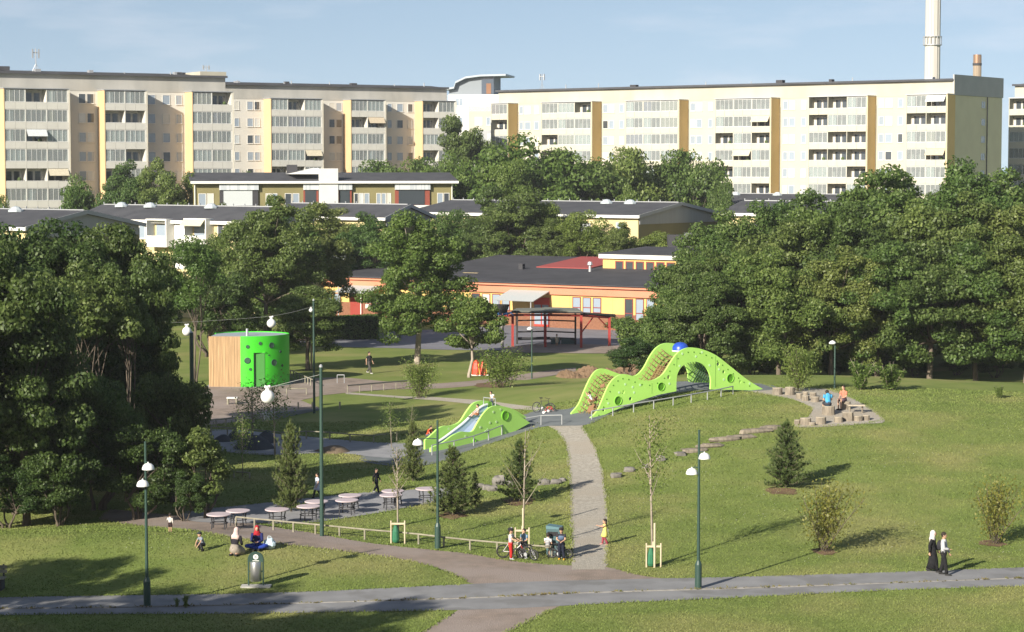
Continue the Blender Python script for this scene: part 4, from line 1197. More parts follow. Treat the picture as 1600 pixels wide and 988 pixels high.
# ------------------------------------------------------------------ kiosk, play sculptures, furniture
M_lime = mat('lime_green_paint', (.43, .76, .16), .45, (.40, .71, .145), .8, spec=.4)
M_kgreen = mat('kiosk_green', (.055, .52, .025), .45, (.045, .46, .02), .8, spec=.4)
M_wood = mat('larch_boards', (.46, .31, .17), .8, (.33, .215, .115), 5, 4, stretch=(3, 3, .12), info=.0)
M_dgreen = mat('dark_green_metal', (.028, .060, .048), .45, spec=.4)
M_rail = mat('weathered_rail', (.28, .26, .195), .85, (.20, .185, .14), 4, 4)
M_globe = mat('white_globe', (.75, .75, .73), .3, spec=.5)
M_rope = mat('rope', (.20, .15, .06), .9)
M_black = mat('black_rubber', (.02, .02, .022), .8)
M_stone = mat('grey_stone', (.23, .215, .195), .95, (.14, .13, .118), 2.2, 7, bump=.7, bscale=6)
M_log = mat('weathered_log', (.28, .24, .185), .95, (.17, .145, .115), 4, 6, bump=.6, bscale=12, stretch=(1, 1, .3))
M_logtop = mat('cut_log', (.46, .40, .31), .9, (.36, .31, .23), 6, 5)
M_chrome = mat('slide_steel', (.40, .50, .66), .3, metal=.45)

# ---- kiosk
kb = G(377, 605)
kt = thing('kiosk', 'round kiosk, half larch boards and half bright green with portholes', 'kiosk', kb)
KH = 3.62
arc = [(0, -.15), (.55, -.2), (1.15, -.12), (1.75, .12), (2.25, .52), (2.68, 1.05), (2.98, 1.7), (3.1, 2.4), (3.0, 3.1), (2.5, 3.8), (1.7, 4.35), (.6, 4.6), (-.6, 4.5), (-1.6, 3.9), (-2.2, 3.0)]
outline = [(-2.28, 0)] + arc
obj('inner_wall', MB().prism([(x * .96 + .02, y * .96 + .12) for x, y in outline], 0, KH - .12, 'Z'), mat('kiosk_core', (.30, .30, .28), .8), kt)
obj('roof', MB().prism([(x * .985 + .01, y * .985 + .03) for x, y in outline], KH - .12, KH - .06, 'Z'), mat('kiosk_roof', (.34, .38, .42), .5, spec=.4), kt)
w = MB(); n = 21
for i in range(n):
    x0 = -2.28 + 2.27 * i / n; q_ = random.uniform(-.02, .02)
    w.box((x0 + 1.135 / n, -.03 - .066 * (i + .5) / n * 2 + q_, KH / 2), (2.27 / n - .014, .05, KH - .02), -.066)
obj('timber_cladding', w, M_wood, kt)
fine = smooth_line([(x, y, 0) for x, y in arc], 5)
def arc_pt(x):
    for a, b in zip(fine[:-1], fine[1:]):
        if a.x <= x <= b.x:
            t = (x - a.x) / max(b.x - a.x, 1e-6); p = a.lerp(b, t); d = (b - a).normalized()
            return p, Vector((d.y, -d.x, 0)), d
    return fine[25], Vector((1, 0, 0)), Vector((0, 1, 0))
dl, dr, dh = .90, 1.68, 2.45
g = MB()
for a, b in zip(fine[:-1], fine[1:]):
    m_ = (a + b) / 2; z0 = dh if dl < m_.x < dr and m_.y < 1 else 0
    L = (b - a).length; d = (b - a).normalized()
    g.box(m_ + Vector((d.y, -d.x, 0)) * .03 + Vector((0, 0, (z0 + KH) / 2)), (L * 1.02, .06, KH - z0), math.atan2(d.y, d.x))
pa, _, _ = arc_pt(dl); pb, _, _ = arc_pt(dr)
g.box(pa + Vector((-.03, .22, dh / 2)), (.06, .5, dh)); g.box(pb + Vector((.03, .22, dh / 2)), (.06, .5, dh)); g.box((pa + pb) / 2 + Vector((0, .22, dh + .03)), (dr - dl + .12, .5, .06))
obj('green_wall', g, M_kgreen, kt)
obj('door', MB().box((pa + pb) / 2 + Vector((0, .05, dh / 2)), (dr - dl - .01, .05, dh)), mat('door_green', (.05, .20, .04), .5, spec=.3), kt)
k7 = .2227 / 22.2
for cx, cy, r in ((668, 335, 12), (753, 313, 11), (825, 330, 19), (665, 433, 20), (840, 453, 21), (880, 380, 9), (808, 398, 5), (890, 480, 9), (685, 495, 9)):
    p, nrm, d = arc_pt((cx - 617) * k7); r_ = r * k7
    c = p + nrm * .075 + Vector((0, 0, KH - (cy - 262) * k7))
    M = Matrix((d, Vector((0, 0, 1)), nrm)).transposed()
    o = obj('porthole', MB().lathe([(r_ * 1.12, -.02), (r_ * 1.12, .02), (r_, .03), (r_ * .95, .0)], c, 16, M=M), M_dgreen, kt)
    obj('pane', MB().lathe([(r_ * .96, 0), (r_ * .96, .012)], c, 16, M=M), mat('porthole_glass', (.04, .09, .06), .2, spec=.5), o)
obj('vent_pipe', MB().tube([(.3, 1.2, KH - .1), (.3, 1.2, KH + .45)], .09, 8), M_metal, kt)
obj('paving_ring', MB().prism([(x * 1.12, y * 1.1 - .25) for x, y in outline], -.05, .03, 'Z'), M_slab, kt)

# ---- wave panels
def panel(name, outer, holes, y, th, material, parent, bolts=None):
    """flat panel in the local x-z plane with round holes"""
    P = [Vector(p) for p in outer]
    n = len(P); edges_ = [(i, (i + 1) % n) for i in range(n)]
    for cx, cz, r in holes:
        k0 = len(P); k = 14
        P += [Vector((cx + r * math.cos(2 * PI * i / k), cz + r * math.sin(2 * PI * i / k))) for i in range(k)]
        edges_ += [(k0 + i, k0 + (i + 1) % k) for i in range(k)]
    r_ = delaunay_2d_cdt(P, edges_, [], 0, 1e-5)
    V = [(v.x, v.y) for v in r_[0]]
    F = []
    ox = np.array([p[0] for p in outer]); oz = np.array([p[1] for p in outer])
    for f_ in r_[2]:
        c = np.mean([V[i] for i in f_], axis=0)
        if not inside([(a, b) for a, b in zip(ox, oz)], np.array([c[0]]), np.array([c[1]]))[0]: continue
        if any((c[0] - h[0]) ** 2 + (c[1] - h[1]) ** 2 < (h[2] * .985) ** 2 for h in holes): continue
        F.append(tuple(f_))
    nv = len(V)
    vs = [(a, y, b) for a, b in V] + [(a, y + th, b) for a, b in V]
    fs = F + [tuple(i + nv for i in f_[::-1]) for f_ in F]
    cnt = {}
    for f_ in F:
        for i in range(len(f_)):
            e = (f_[i], f_[(i + 1) % len(f_)]); cnt[e] = cnt.get(e, 0) + 1
    for (a, b) in list(cnt):
        if (b, a) not in cnt: fs.append((a, a + nv, b + nv, b))
    mb = MB(); mb.add(vs, fs)
    return obj(name, mb, material, parent)

def to_local(f, pts, y=0.0):
    return [(f.u(px, y, py), f.z(px, py, y)) for px, py in pts]

def sm2(pts, n=4):
    return [(p.x, p.y) for p in smooth_line([(a, b, 0) for a, b in pts], n)]

c1 = lambda pts: [(640 + x * .2025, 520 + y * .2025) for x, y in pts]
c2 = lambda pts: [(880 + x * .2125, 520 + y * .2125) for x, y in pts]

# small sculpture with the slide
p0 = G(674, 707)
p1 = G(828, 663)
f = Fr(674, p0.y, min(R(44), math.atan2(p1.y - p0.y, p1.x - p0.x)), 707)
t = thing('slide_sculpture', 'smaller lime green wave sculpture with a steel slide', 'play sculpture', (f.O.x, f.O.y, 0), f.rz)
front = c1([(165, 890), (260, 845), (330, 795), (400, 765), (480, 765), (520, 705), (560, 640), (610, 585), (660, 565), (720, 568), (790, 595), (850, 640), (930, 697)])
fb = c1([(760, 735), (640, 790), (520, 870), (340, 920), (165, 945)])
ftop = sm2(to_local(f, front)); fbot = [(a, b - .4) for a, b in sm2(to_local(f, fb))]
holes = [(f.u(*(lambda q: (q[0], 0, q[1]))(c1([(x, y)])[0])), f.z(*c1([(x, y)])[0]), r * .2025 / 28) for x, y, r in ((595, 745, 9), (665, 690, 9), (430, 800, 8))]
panel('front_panel', ftop + fbot, [], 0, .12, M_lime, t)
WS = 1.2
back = c1([(120, 830), (185, 775), (215, 745), (260, 722), (330, 715), (390, 685), (440, 610), (490, 548), (550, 526), (620, 530), (700, 562), (800, 590), (900, 650)])
btop = sm2(to_local(f, back, WS))
panel('back_panel', btop + [(btop[-1][0], -.3), (btop[0][0], -.3)], [], WS, .12, M_lime, t)
# the slide: a chute carried between the panels
top_l = to_local(f, c1([(215, 850), (260, 822), (330, 770), (420, 700), (500, 620), (560, 575), (600, 560)]), 1.05)
top_l = sm2(top_l, 5)
m = MB()
for (x0, z0), (x1, z1) in zip(top_l[:-1], top_l[1:]):
    prof = [(.13, -.15), (.18, -.40), (.4, -.46), (.75, -.42), (.95, -.25), (1.05, .12)]
    for (ya, da), (yb, db) in zip(prof[:-1], prof[1:]):
        m.add([(x0, ya, z0 + da - .1), (x1, ya, z1 + da - .1), (x1, yb, z1 + db - .1), (x0, yb, z0 + db - .1)], [(0, 1, 2, 3)])
obj('chute', m, M_chrome, t, smooth=True)
m = MB()
m.tube([(x, 1.05, z + .05) for x, z in top_l], (.07), 6)
obj('slide_lip', m, mat('slide_lip', (.62, .64, .66), .4), t)
m = MB(); zz = top_l[-1]
m.b2(zz[0] - .05, f.u(*(lambda q: (q[0], .7, q[1]))(c1([(690, 570)])[0])), .13, WS - .01, zz[1] - .3, zz[1] - .12)
obj('platform', m, M_lime, t)
for x, y, r in ((735, 640, 38), (497, 832, 16)):
    q = c1([(x, y)])[0]; c = Vector((f.u(q[0], 0, q[1]), -.02, f.z(*q))); r_ = r * .2025 / 28.5
    M = Matrix(((1, 0, 0), (0, 0, -1), (0, 1, 0)))
    obj('ring', MB().lathe([(r_, -.04), (r_, .03), (r_ * .86, .03), (r_ * .86, -.0)], c, 20, M=M), mat('ring_green', (.16, .42, .035), .5), t)
m = MB()
for x, y in ((700, 592), (645, 612), (618, 695), (668, 688), (600, 748), (430, 800), (470, 870), (300, 742), (585, 760), (545, 730)):
    q = c1([(x, y)])[0]; yy = -.012 if not (x == 300) else -.012
    m.lathe([(.07, 0), (.07, .01)], (f.u(q[0], 0, q[1]), yy, f.z(*q)), 8, M=Matrix(((1, 0, 0), (0, 0, -1), (0, 1, 0))))
obj('climbing_dots', m, mat('pale_dots', (.55, .75, .38), .5), t)
m = MB(); a = f.u(*(lambda q: (q[0], .8, q[1]))(c1([(600, 540)])[0])); z_ = top_l[-1][1]
m.tube([(a, .15, z_), (a, .15, z_ + .45), (a, WS - .1, z_ + .45), (a, WS - .1, z_)], .03, 6)
obj('grab_bar', m, M_metal, t)
SLIDE = (f, t, top_l)

# large climbing sculpture
p0 = G(922, 654)
p1 = G(1191, 609)
f = Fr(922, p0.y, math.atan2(p1.y - p0.y, p1.x - p0.x), 653)
print('sculpture turn', math.degrees(f.rz))
t = thing('climbing_sculpture', 'larger lime green double wave sculpture with arch, rope nets and a blue dome', 'play sculpture', (f.O.x, f.O.y, 0), f.rz)
ftop = sm2(to_local(f, c2([(200, 628), (255, 570), (298, 470), (338, 382), (385, 328), (440, 305), (500, 316), (560, 342), (620, 354), (680, 343), (738, 300), (790, 220), (840, 152), (900, 116), (960, 110), (1040, 128), (1130, 170), (1230, 248), (1330, 328), (1400, 375), (1465, 412)])))
arch = sm2(to_local(f, c2([(1085, 402), (1085, 330), (1058, 262), (1010, 224), (955, 212), (900, 228), (858, 268), (836, 325), (832, 412)])), 4)
fbot = [(ftop[-1][0], ftop[-1][1] - .12)] + [(arch[0][0], arch[0][1] - .12)] + arch[1:-1] + [(arch[-1][0], arch[-1][1] - .15)] + [(a, b - .15) for a, b in sm2(to_local(f, c2([(700, 437), (500, 502), (360, 560), (200, 630)])), 3)]
def holes_of(lst, y=0.0):
    out = []
    for x, yy, r in lst:
        q = c2([(x, yy)])[0]; out.append((f.u(q[0], y, q[1]), f.z(q[0], q[1], y), r * .2125 / 27.0))
    return out
H2 = holes_of([(720, 397, 29), (403, 500, 30), (495, 487, 14), (440, 438, 14), (775, 328, 15), (1140, 232, 15), (1180, 288, 13), (1228, 335, 30), (1300, 362, 12), (298, 567, 13)])
panel('front_panel', ftop + fbot, H2, 0, .12, M_lime, t)
for hx, hz_, hr in H2[:2] + H2[7:8]:
    obj('hole_ring', MB().lathe([(hr * 1.1, -.03), (hr * 1.1, .02), (hr, .02), (hr, -.03)], (hx, -.01, hz_), 18, M=Matrix(((1, 0, 0), (0, 0, -1), (0, 1, 0)))), mat('ring_green', (.16, .42, .035), .5), t)
WB = 2.7
btop = sm2(to_local(f, c2([(62, 590), (115, 525), (160, 420), (200, 335), (240, 282), (290, 264), (350, 280), (420, 306), (490, 322), (545, 310), (595, 255), (640, 172), (690, 108), (750, 78), (815, 80), (900, 100), (1010, 150), (1120, 230), (1230, 310), (1330, 385)]), WB))
barch = sm2(to_local(f, c2([(1100, 370), (1040, 366), (930, 362), (922, 300), (900, 240), (860, 205), (790, 200), (740, 230), (700, 300), (690, 372)]), WB), 3)
bb = [(btop[-1][0], btop[-1][1] - .3)] + [(barch[0][0], barch[0][1])] + barch[1:] + [(a, b - .1) for a, b in sm2(to_local(f, c2([(560, 420), (400, 470), (270, 510), (160, 560), (62, 592)]), WB), 3)]
HB = holes_of([(155, 527, 15), (1020, 250, 14), (1062, 302, 24)], WB)
panel('back_panel', btop + bb, HB, WB, .12, M_lime, t)
# rope net stretched between the two wave edges
def at_frac(line, s):
    d = [0]
    for a, b in zip(line[:-1], line[1:]): d.append(d[-1] + math.hypot(b[0] - a[0], b[1] - a[1]))
    v = s * d[-1]
    for i in range(len(d) - 1):
        if d[i + 1] >= v:
            k = (v - d[i]) / max(d[i + 1] - d[i], 1e-9)
            return Vector((line[i][0] + (line[i + 1][0] - line[i][0]) * k, 0, line[i][1] + (line[i + 1][1] - line[i][1]) * k))
    return Vector((line[-1][0], 0, line[-1][1]))
fa = [p for p in ftop if p[0] < f.u(*(lambda q: (q[0], 0, q[1]))(c2([(900, 116)])[0]))]
ba = [p for p in btop if p[0] < f.u(*(lambda q: (q[0], WB, q[1]))(c2([(760, 78)])[0]))]
def netp(s, v, sag=.22):
    a, b = at_frac(fa, s), at_frac(ba, s); a.y, b.y = .1, WB
    p = a.lerp(b, v); p.z -= .28 + sag * math.sin(PI * v); return p
m = MB()
for i in range(1, 30):
    s = i / 30; m.tube([netp(s, v) for v in (0, .25, .5, .75, 1)], .032, 4)
obj('net_rungs', m, M_rope, t)
m = MB()
for v in (.1, .23, .37, .5, .63, .77, .9): m.tube([netp(i / 40, v) for i in range(1, 40)], .026, 4)
obj('net_ropes', m, M_rope, t)
for s, r in ((.13, .30), (.20, .18), (.30, .16), (.62, .2)):
    c = netp(s, .45); obj('net_disc', MB().lathe([(r, -.03), (r, .03)], c + Vector((0, 0, .04)), 16, M=Matrix.Rotation(-.8, 3, 'Y')), mat('disc_brown', (.24, .13, .07), .8), t)
# woven basket on the tall wave
m = MB()
for i in range(22):
    s = .70 + .2 * i / 22
    m.tube([netp(s, v, .45) - Vector((0, 0, .05)) for v in (.25, .4, .55, .7)], .04, 4)
obj('woven_mat', m, mat('woven_rope', (.20, .11, .05), .9), t)
# net under the arch
m = MB()
for i in range(8):
    a_ = f.u(*(lambda q: (q[0], WB, q[1]))(c2([(925 + i * 20, 300)])[0])); z_ = f.z(*c2([(1000, 366)])[0], WB - .1)
    m.tube([(a_, WB - .1, z_ + .05), (a_ + .9, WB - .1, z_ + 1.35)], .022, 4); m.tube([(a_ + .7, WB - .1, z_ + .05), (a_ - .2, WB - .1, z_ + 1.25)], .022, 4)
obj('arch_net', m, M_dgreen, t)
q = c2([(862, 112)])[0]
dc = Vector((f.u(q[0], 1.4, q[1]), 1.4, f.z(q[0], q[1], 1.4)))
obj('blue_dome', MB().lathe([(.48, -.15), (.47, .05), (.39, .2), (.24, .30), (.04, .34)], dc, 18), mat('blue_plastic', (.02, .07, .42), .35, spec=.5), t, smooth=40)
obj('dome_band', MB().lathe([(.5, -.2), (.5, -.13)], dc, 18), M_white, t)
m = MB()
for i in range(1, 30):
    p = at_frac(ftop, i / 31); q2 = at_frac(ftop, i / 31 + .01); d = (q2 - p).normalized()
    c = p + Vector((d.z, 0, -d.x)) * .26
    if c.z > p.z: c = p - Vector((d.z, 0, -d.x)) * .26
    m.lathe([(.045, 0), (.045, .012)], c + Vector((0, -.002, 0)), 8, M=Matrix(((1, 0, 0), (0, 0, -1), (0, 1, 0))))
obj('bolt_heads', m, mat('bolt_green', (.10, .25, .03), .6), t)
m = MB()
for x, y in ((455, 380), (510, 400), (565, 385), (875, 155), (1020, 145), (1075, 240), (1145, 270), (975, 175), (1180, 345), (855, 245), (780, 375), (410, 440), (1370, 375), (520, 440), (330, 520)):
    q = c2([(x, y)])[0]; m.lathe([(.07, 0), (.07, .012)], (f.u(q[0], 0, q[1]), -.004, f.z(*q)), 8, M=Matrix(((1, 0, 0), (0, 0, -1), (0, 1, 0))))
obj('climbing_dots', m, mat('pale_dots2', (.52, .75, .42), .5), t)
for x, y0, y1 in ((652, 372, 448), (1120, 175, 398), (835, 165, 250)):
    q, q2 = c2([(x, y0)])[0], c2([(x, y1)])[0]; u_ = f.u(q[0], 0, q[1])
    obj('panel_seam', MB().b2(u_ - .012, u_ + .012, -.008, -.001, f.z(*q2), f.z(*q)), mat('seam_green', (.16, .34, .06), .6), t)
CLIMB = (f, t)

# ---- low rails
def rail_fence(label, pts, h, spacing, group, rail_m=M_rail, post_m=None, r=.036, post=.042, ends=None):
    """posts and a single top rail following ground points given as photo pixels"""
    g3 = [Vector((p.x, p.y, hz(p.x, p.y))) if isinstance(p, Vector) else G(*p) for p in pts]
    P = smooth_line(g3, 6) if len(pts) > 2 else g3
    L = [0]
    for a, b in zip(P[:-1], P[1:]): L.append(L[-1] + (b - a).length)
    def at(s):
        for i in range(len(L) - 1):
            if L[i + 1] >= s: return P[i].lerp(P[i + 1], (s - L[i]) / max(L[i + 1] - L[i], 1e-9))
        return P[-1]
    o = at(0); t = thing('low_rail', label, 'railing', o, 0, group)
    n = max(1, round(L[-1] / spacing)); top = []
    for i in range(n + 1):
        p = at(L[-1] * i / n); p.z = hz(p.x, p.y); top.append(p - o + Vector((0, 0, h)))
        obj('post', MB().tube([p - o + Vector((0, 0, -.2)), p - o + Vector((0, 0, h))], post, 7), post_m or rail_m, t)
    m = MB()
    for a, b in zip(top[:-1], top[1:]):
        d = b - a; 
        m.tube([a, b], r, 7)
    obj('rail', m, rail_m, t)
    return t
rail_fence('wooden knee rail along the brown path beside the planted trees', [(369, 823), (469, 833), (568, 843), (639, 849), (714, 858), (790, 865), (862, 871)], .42, 1.15, 'low rails')
rail_fence('dark steel rail climbing beside the small slide', [(675, 712), (734, 699), (773, 685), (808, 671), (851, 664), (878, 664)], .55, 1.5, 'low rails', M_metal, M_metal, .03, .035)
fc = CLIMB[0]
rail_fence('steel rail curving in front of the large green sculpture', [fc.O + fc.U * a + fc.V * b for a, b in ((-.25, -.5), (1.3, -.9), (3, -1.25), (5, -1.5), (7, -1.45), (8.6, -1.1), (9.8, -.7))], .48, 1.25, 'low rails', M_metal, M_metal, .035, .035)
rail_fence('low rail at the front edge of the kiosk plaza', [(322, 668), (366, 664), (411, 659)], .42, .75, 'low rails', M_rail)
rail_fence('short rail on the plaza right of the kiosk', [(448, 617), (479, 617)], .42, 1.2, 'low rails')
rail_fence('short rail beside the back path near the kiosk', [(454, 589), (470, 596), (490, 605)], .5, 1.0, 'low rails', M_rail)
rail_fence('dark rail beside the back path right of the light masts', [(543, 615), (590, 611), (638, 607)], .55, 1.1, 'low rails', mat('dark_rail', (.09, .085, .08), .7), M_rail, .05, .03)
rail_fence('hoop rail at the corner of the back path', [(527, 599), (538, 599)], .6, .55, 'low rails', M_metal, M_metal, .03, .03)
rail_fence('pale timber rail above the skate bumps', [(440, 688), (492, 686), (535, 690), (577, 693), (620, 689)], .45, 1.6, 'low rails')
rail_fence('timber rail at the left above the rubber bumps', [(330, 678), (350, 680), (400, 684), (440, 688)], .45, 1.4, 'low rails')
rail_fence('low rail in the shade above the picnic terrace', [(330, 742), (355, 746), (390, 748)], .3, .8, 'low rails')
for i, px in enumerate((445, 466, 488, 531)):
    p = G(px, 640 - (i == 3) * 1); tag(obj('bollard', MB().tube([(0, 0, -.2), (0, 0, .44)], .055, 8).ball((0, 0, .44), (.055, .055, .03), 8, 4), M_rail, loc=p),
        ['short wooden bollard nearest the kiosk', 'second short bollard from the kiosk', 'short bollard beside the tall light mast', 'lone short bollard on the lawn right of the masts'][i], 'bollard', 'short bollards')
# concrete ledge of the plaza
t = thing('concrete_ledge', 'low concrete ledge with a ramp at the plaza corner', 'ledge', (0, 0, 0))
a, b, c = G(411, 657), G(428, 656), G(500, 641)
d = (b - a); obj('end_block', MB().box((a + b) / 2 + Vector((0, .2, .22)), (d.length, .5, .5), math.atan2(d.y, d.x)), mat('pale_concrete', (.48, .47, .44), .9), t)
d = (c - b); obj('ramp_wall', MB().prism([(0, -.1), (d.length, -.1), (d.length, .12), (0, .44)], 0, .25, 'Y', M=Matrix.Rotation(math.atan2(d.y, d.x), 3, 'Z'), c=b), mat('ramp_grey', (.20, .205, .22), .8), t)
p = G(363, 632)
t = thing('plaza_bench', 'pale bench on the plaza in front of the kiosk', 'bench', p)
obj('seat', MB().b2(-.35, .35, -.22, .22, .40, .47), M_white, t); [obj('leg', MB().b2(x - .05, x + .05, -.2, .2, 0, .40), M_rail, t) for x in (-.28, .28)]

# ---- string lights
def mast(px, base, top, r, label):
    p = G(px, base); zt = W(px, top, p.y).z
    t = thing('light_mast', label, 'mast', p)
    obj('pole', MB().tube([(0, 0, -.2), (0, 0, 1.2), (0, 0, zt - p.z)], [r * 1.1, r, r * .8], 10), M_dgreen, t, smooth=40)
    obj('cap', MB().lathe([(r * .9, 0), (r * .9, .06), (r * .3, .12)], (0, 0, zt - p.z), 10), M_metal, t)
    return p, zt
m1 = mast(491, 646, 470, .075, 'slim dark green mast rising beside the kiosk plaza')
m2 = mast(503, 838, 574, .085, 'thick dark green mast standing before the picnic tables')
p3 = W(299, 520, 128); t = thing('light_mast', 'dark mast with its foot hidden by bushes left of the kiosk', 'mast', (p3.x, p3.y, 0)); obj('pole', MB().tube([(0, 0, -.2), (0, 0, p3.z)], .12, 8), M_dgreen, t); obj('cap', MB().lathe([(.1, 0), (.04, .1)], (0, 0, p3.z), 8), M_metal, t)
def cable(label, pts):
    P = smooth_line(pts, 6); o = Vector(P[0])
    return tag(obj('light_cable', MB().tube([p - o for p in P], .008, 5), mat('cable_grey', (.38, .38, .36), .6), loc=o), label, 'cable', 'string light cables')
cA = [W(490, 479, m1[0].y), W(424, 494, m1[0].y - 2), W(292, 503.5, m1[0].y - 5), W(258, 503, m1[0].y - 6)]
cable('long pale cable strung from the slim mast over the kiosk', cA)
cable('short cable running left from the top of the thick mast', [W(502, 585, m2[0].y), W(460, 595.5, m2[0].y), W(418, 606, m2[0].y)])
cable('short cable sagging left from the bush hidden mast', [W(298, 527, 128), W(280, 531, 127), W(262, 535, 126)])
for px, py, Y, r, lb in ((424, 505.5, m1[0].y - 2, .28, 'white globe lamp hanging on the cable above the kiosk roof'), (292, 518, m1[0].y - 5, .28, 'white globe lamp hanging left of the kiosk'), (486, 485, m1[0].y, .13, 'small white globe at the top of the slim mast'), (418, 620, m2[0].y, .285, 'largest white globe lamp hanging before the kiosk plaza')):
    c = W(px, py, Y); t = thing('globe_lamp', lb, 'lamp', c, 0, 'hanging globe lamps')
    obj('globe', MB().ball((0, 0, 0), r, 20, 12), M_globe, t, smooth=True)
    obj('clamp', MB().lathe([(r * .3, r * .9), (r * .32, r * 1.15), (r * .12, r * 1.25), (r * .12, r * 1.6)], n=8).ball((r * .3, 0, r * 1.5), r * .2, 6, 4).ball((-r * .3, 0, r * 1.45), r * .2, 6, 4), M_globe, t)

# ---- lamp posts
def dome_head(mb, c, r):
    mb.lathe([(r, 0), (r * 1.0, .03), (r * .96, r * .3), (r * .8, r * .68), (r * .5, r * .93), (r * .12, r * 1.02), (r * .1, r * 1.2)], c, 18)
def lamp_post(px, base, top, heads, label, thick=.06, group='park lamp posts', foot=1.0):
    p = G(px, base); zt = W(px, top, p.y).z - p.z
    t = thing('lamp_post', label, 'lamp post', p, 0, group)
    obj('pole', MB().tube([(0, 0, foot), (0, 0, zt)], [thick, thick * .7], 10), M_dgreen, t, smooth=40)
    obj('foot_sleeve', MB().lathe([(thick * 2.1, -.2), (thick * 2.1, foot - .1), (thick * 1.2, foot + .05)], n=12), M_dgreen, t)
    for hx, hy in heads:
        c = W(hx, hy, p.y) - p; c.y = -.12 if abs(c.x) < .15 else 0
        m = MB(); dome_head(m, c, .22); hd = obj('lamp_head', m, M_globe, t, smooth=40)
        m = MB(); zz = c.z + .24
        m.tube([(0, 0, zz), (c.x * .6, c.y * .6, zz + .02), (c.x, c.y, zz)], .02, 6); 
        obj('arm', m, M_dgreen, hd)
        obj('bulb', MB().ball((c.x, c.y, c.z + .02), (.12, .12, .08), 8, 5), M_globe, hd)
    return t
lamp_post(1091, 920, 672, [(1100.5, 717), (1081, 741)], 'double headed lamp post at the foreground path right of centre')
lamp_post(230, 948, 690, [(232.5, 733), (224, 759)], 'double headed lamp post in front of the left grove')
lt = None
for px, base, top, heads, lb in ((684, 857, 657, [(653, 695)], 'single headed lamp post beside the knee rail and pine'),):
    lamp_post(px, base, top, heads, lb)
def small_lamp(px, base, top, side, label, flood=False):
    p = G(px, base); zt = W(px, top, p.y).z - p.z
    t = thing('lamp_post', label, 'lamp post', p, 0, 'park lamp posts')
    obj('pole', MB().tube([(0, 0, -.2), (0, 0, zt)], [.06, .045], 8), M_metal if flood else M_dgreen, t)
    if flood:
        obj('crossbar', MB().b2(-.6, .6, -.04, .04, zt, zt + .08), M_metal, t)
        for s_ in (-.42, .42): obj('floodlight', MB().box((s_, -.15, zt + .02), (.62, .3, .34), M=Matrix.Rotation(-.5, 3, 'X')), mat('flood_glass', (.5, .52, .53), .2), t)
    else:
        obj('lamp_head', MB().lathe([(.2, 0), (.22, .06), (.12, .16), (.03, .2)], (side * .16, -.05, zt - .05), 12), M_globe, t)
        obj('arm', MB().tube([(0, 0, zt - .02), (side * .16, -.05, zt + .05)], .02, 5), M_dgreen, t)
small_lamp(831, 592, 514, -1, 'thin lamp post beside the back path below the red pavilion')
small_lamp(1304, 607, 536, -1, 'thin lamp post standing before the right grove')
small_lamp(416, 545, 494, -1, 'thin lamp post half hidden behind the kiosk roof')
small_lamp(529, 507, 404, 0, 'grey floodlight mast left of the school', True)

# ---- round picnic tables
M_tt = mat('table_top', (.50, .42, .44), .6, (.45, .38, .40), 2)
def table_proto(loc, label):
    t = thing('picnic_table', label, 'table', loc, 0, 'round picnic tables')
    obj('table_top', MB().lathe([(.51, .59), (.53, .605), (.53, .635), (.51, .65)], n=28), M_tt, t)
    for k in range(4):
        a = PI / 4 + k * PI / 2
        obj('leg', MB().tube([(.42 * math.cos(a), .42 * math.sin(a), .595), (.36 * math.cos(a), .36 * math.sin(a), .3), (.40 * math.cos(a), .40 * math.sin(a), 0)], .028, 6), M_dark, t)
    m = MB()
    for k in range(16):
        a, b = 2 * PI * k / 16, 2 * PI * (k + 1) / 16
        m.tube([(.37 * math.cos(a), .37 * math.sin(a), .26), (.37 * math.cos(b), .37 * math.sin(b), .26)], .02, 5)
    obj('leg_ring', m, M_dark, t)
    return t
TB = [(342, 804.5, 'leftmost round picnic table by the left grove'), (372, 798.5, 'second round picnic table from the left'), (433, 796.5, 'round picnic table standing alone left of the thick mast'),
      (482, 791.5, 'nearer round table half hidden by the thick mast'), (494.5, 784, 'farther round table just behind the thick mast'), (542, 782, 'nearer of the two tables right of the thick mast'),
      (547, 774.5, 'farther of the two tables right of the thick mast'), (611, 774, 'nearer round table beside the staked young tree'), (614, 767.5, 'farther round table beside the walking person in black'),
      (667, 764, 'rightmost round picnic table by the pines')]
proto = None
for px, py, lb in TB:
    d = ray(px, py); k = (CAMZ - .64) / -d.z; p = Vector((d.x * k, d.y * k, hz(d.x * k, d.y * k)))
    for _ in range(4):
        k = (CAMZ - .64 - p.z) / -d.z; p = Vector((d.x * k, d.y * k, hz(d.x * k, d.y * k)))
    p.z += .02
    if proto is None: proto = table_proto(p, lb)
    else: dup(proto, p, rng.random() * 1.5, lb)

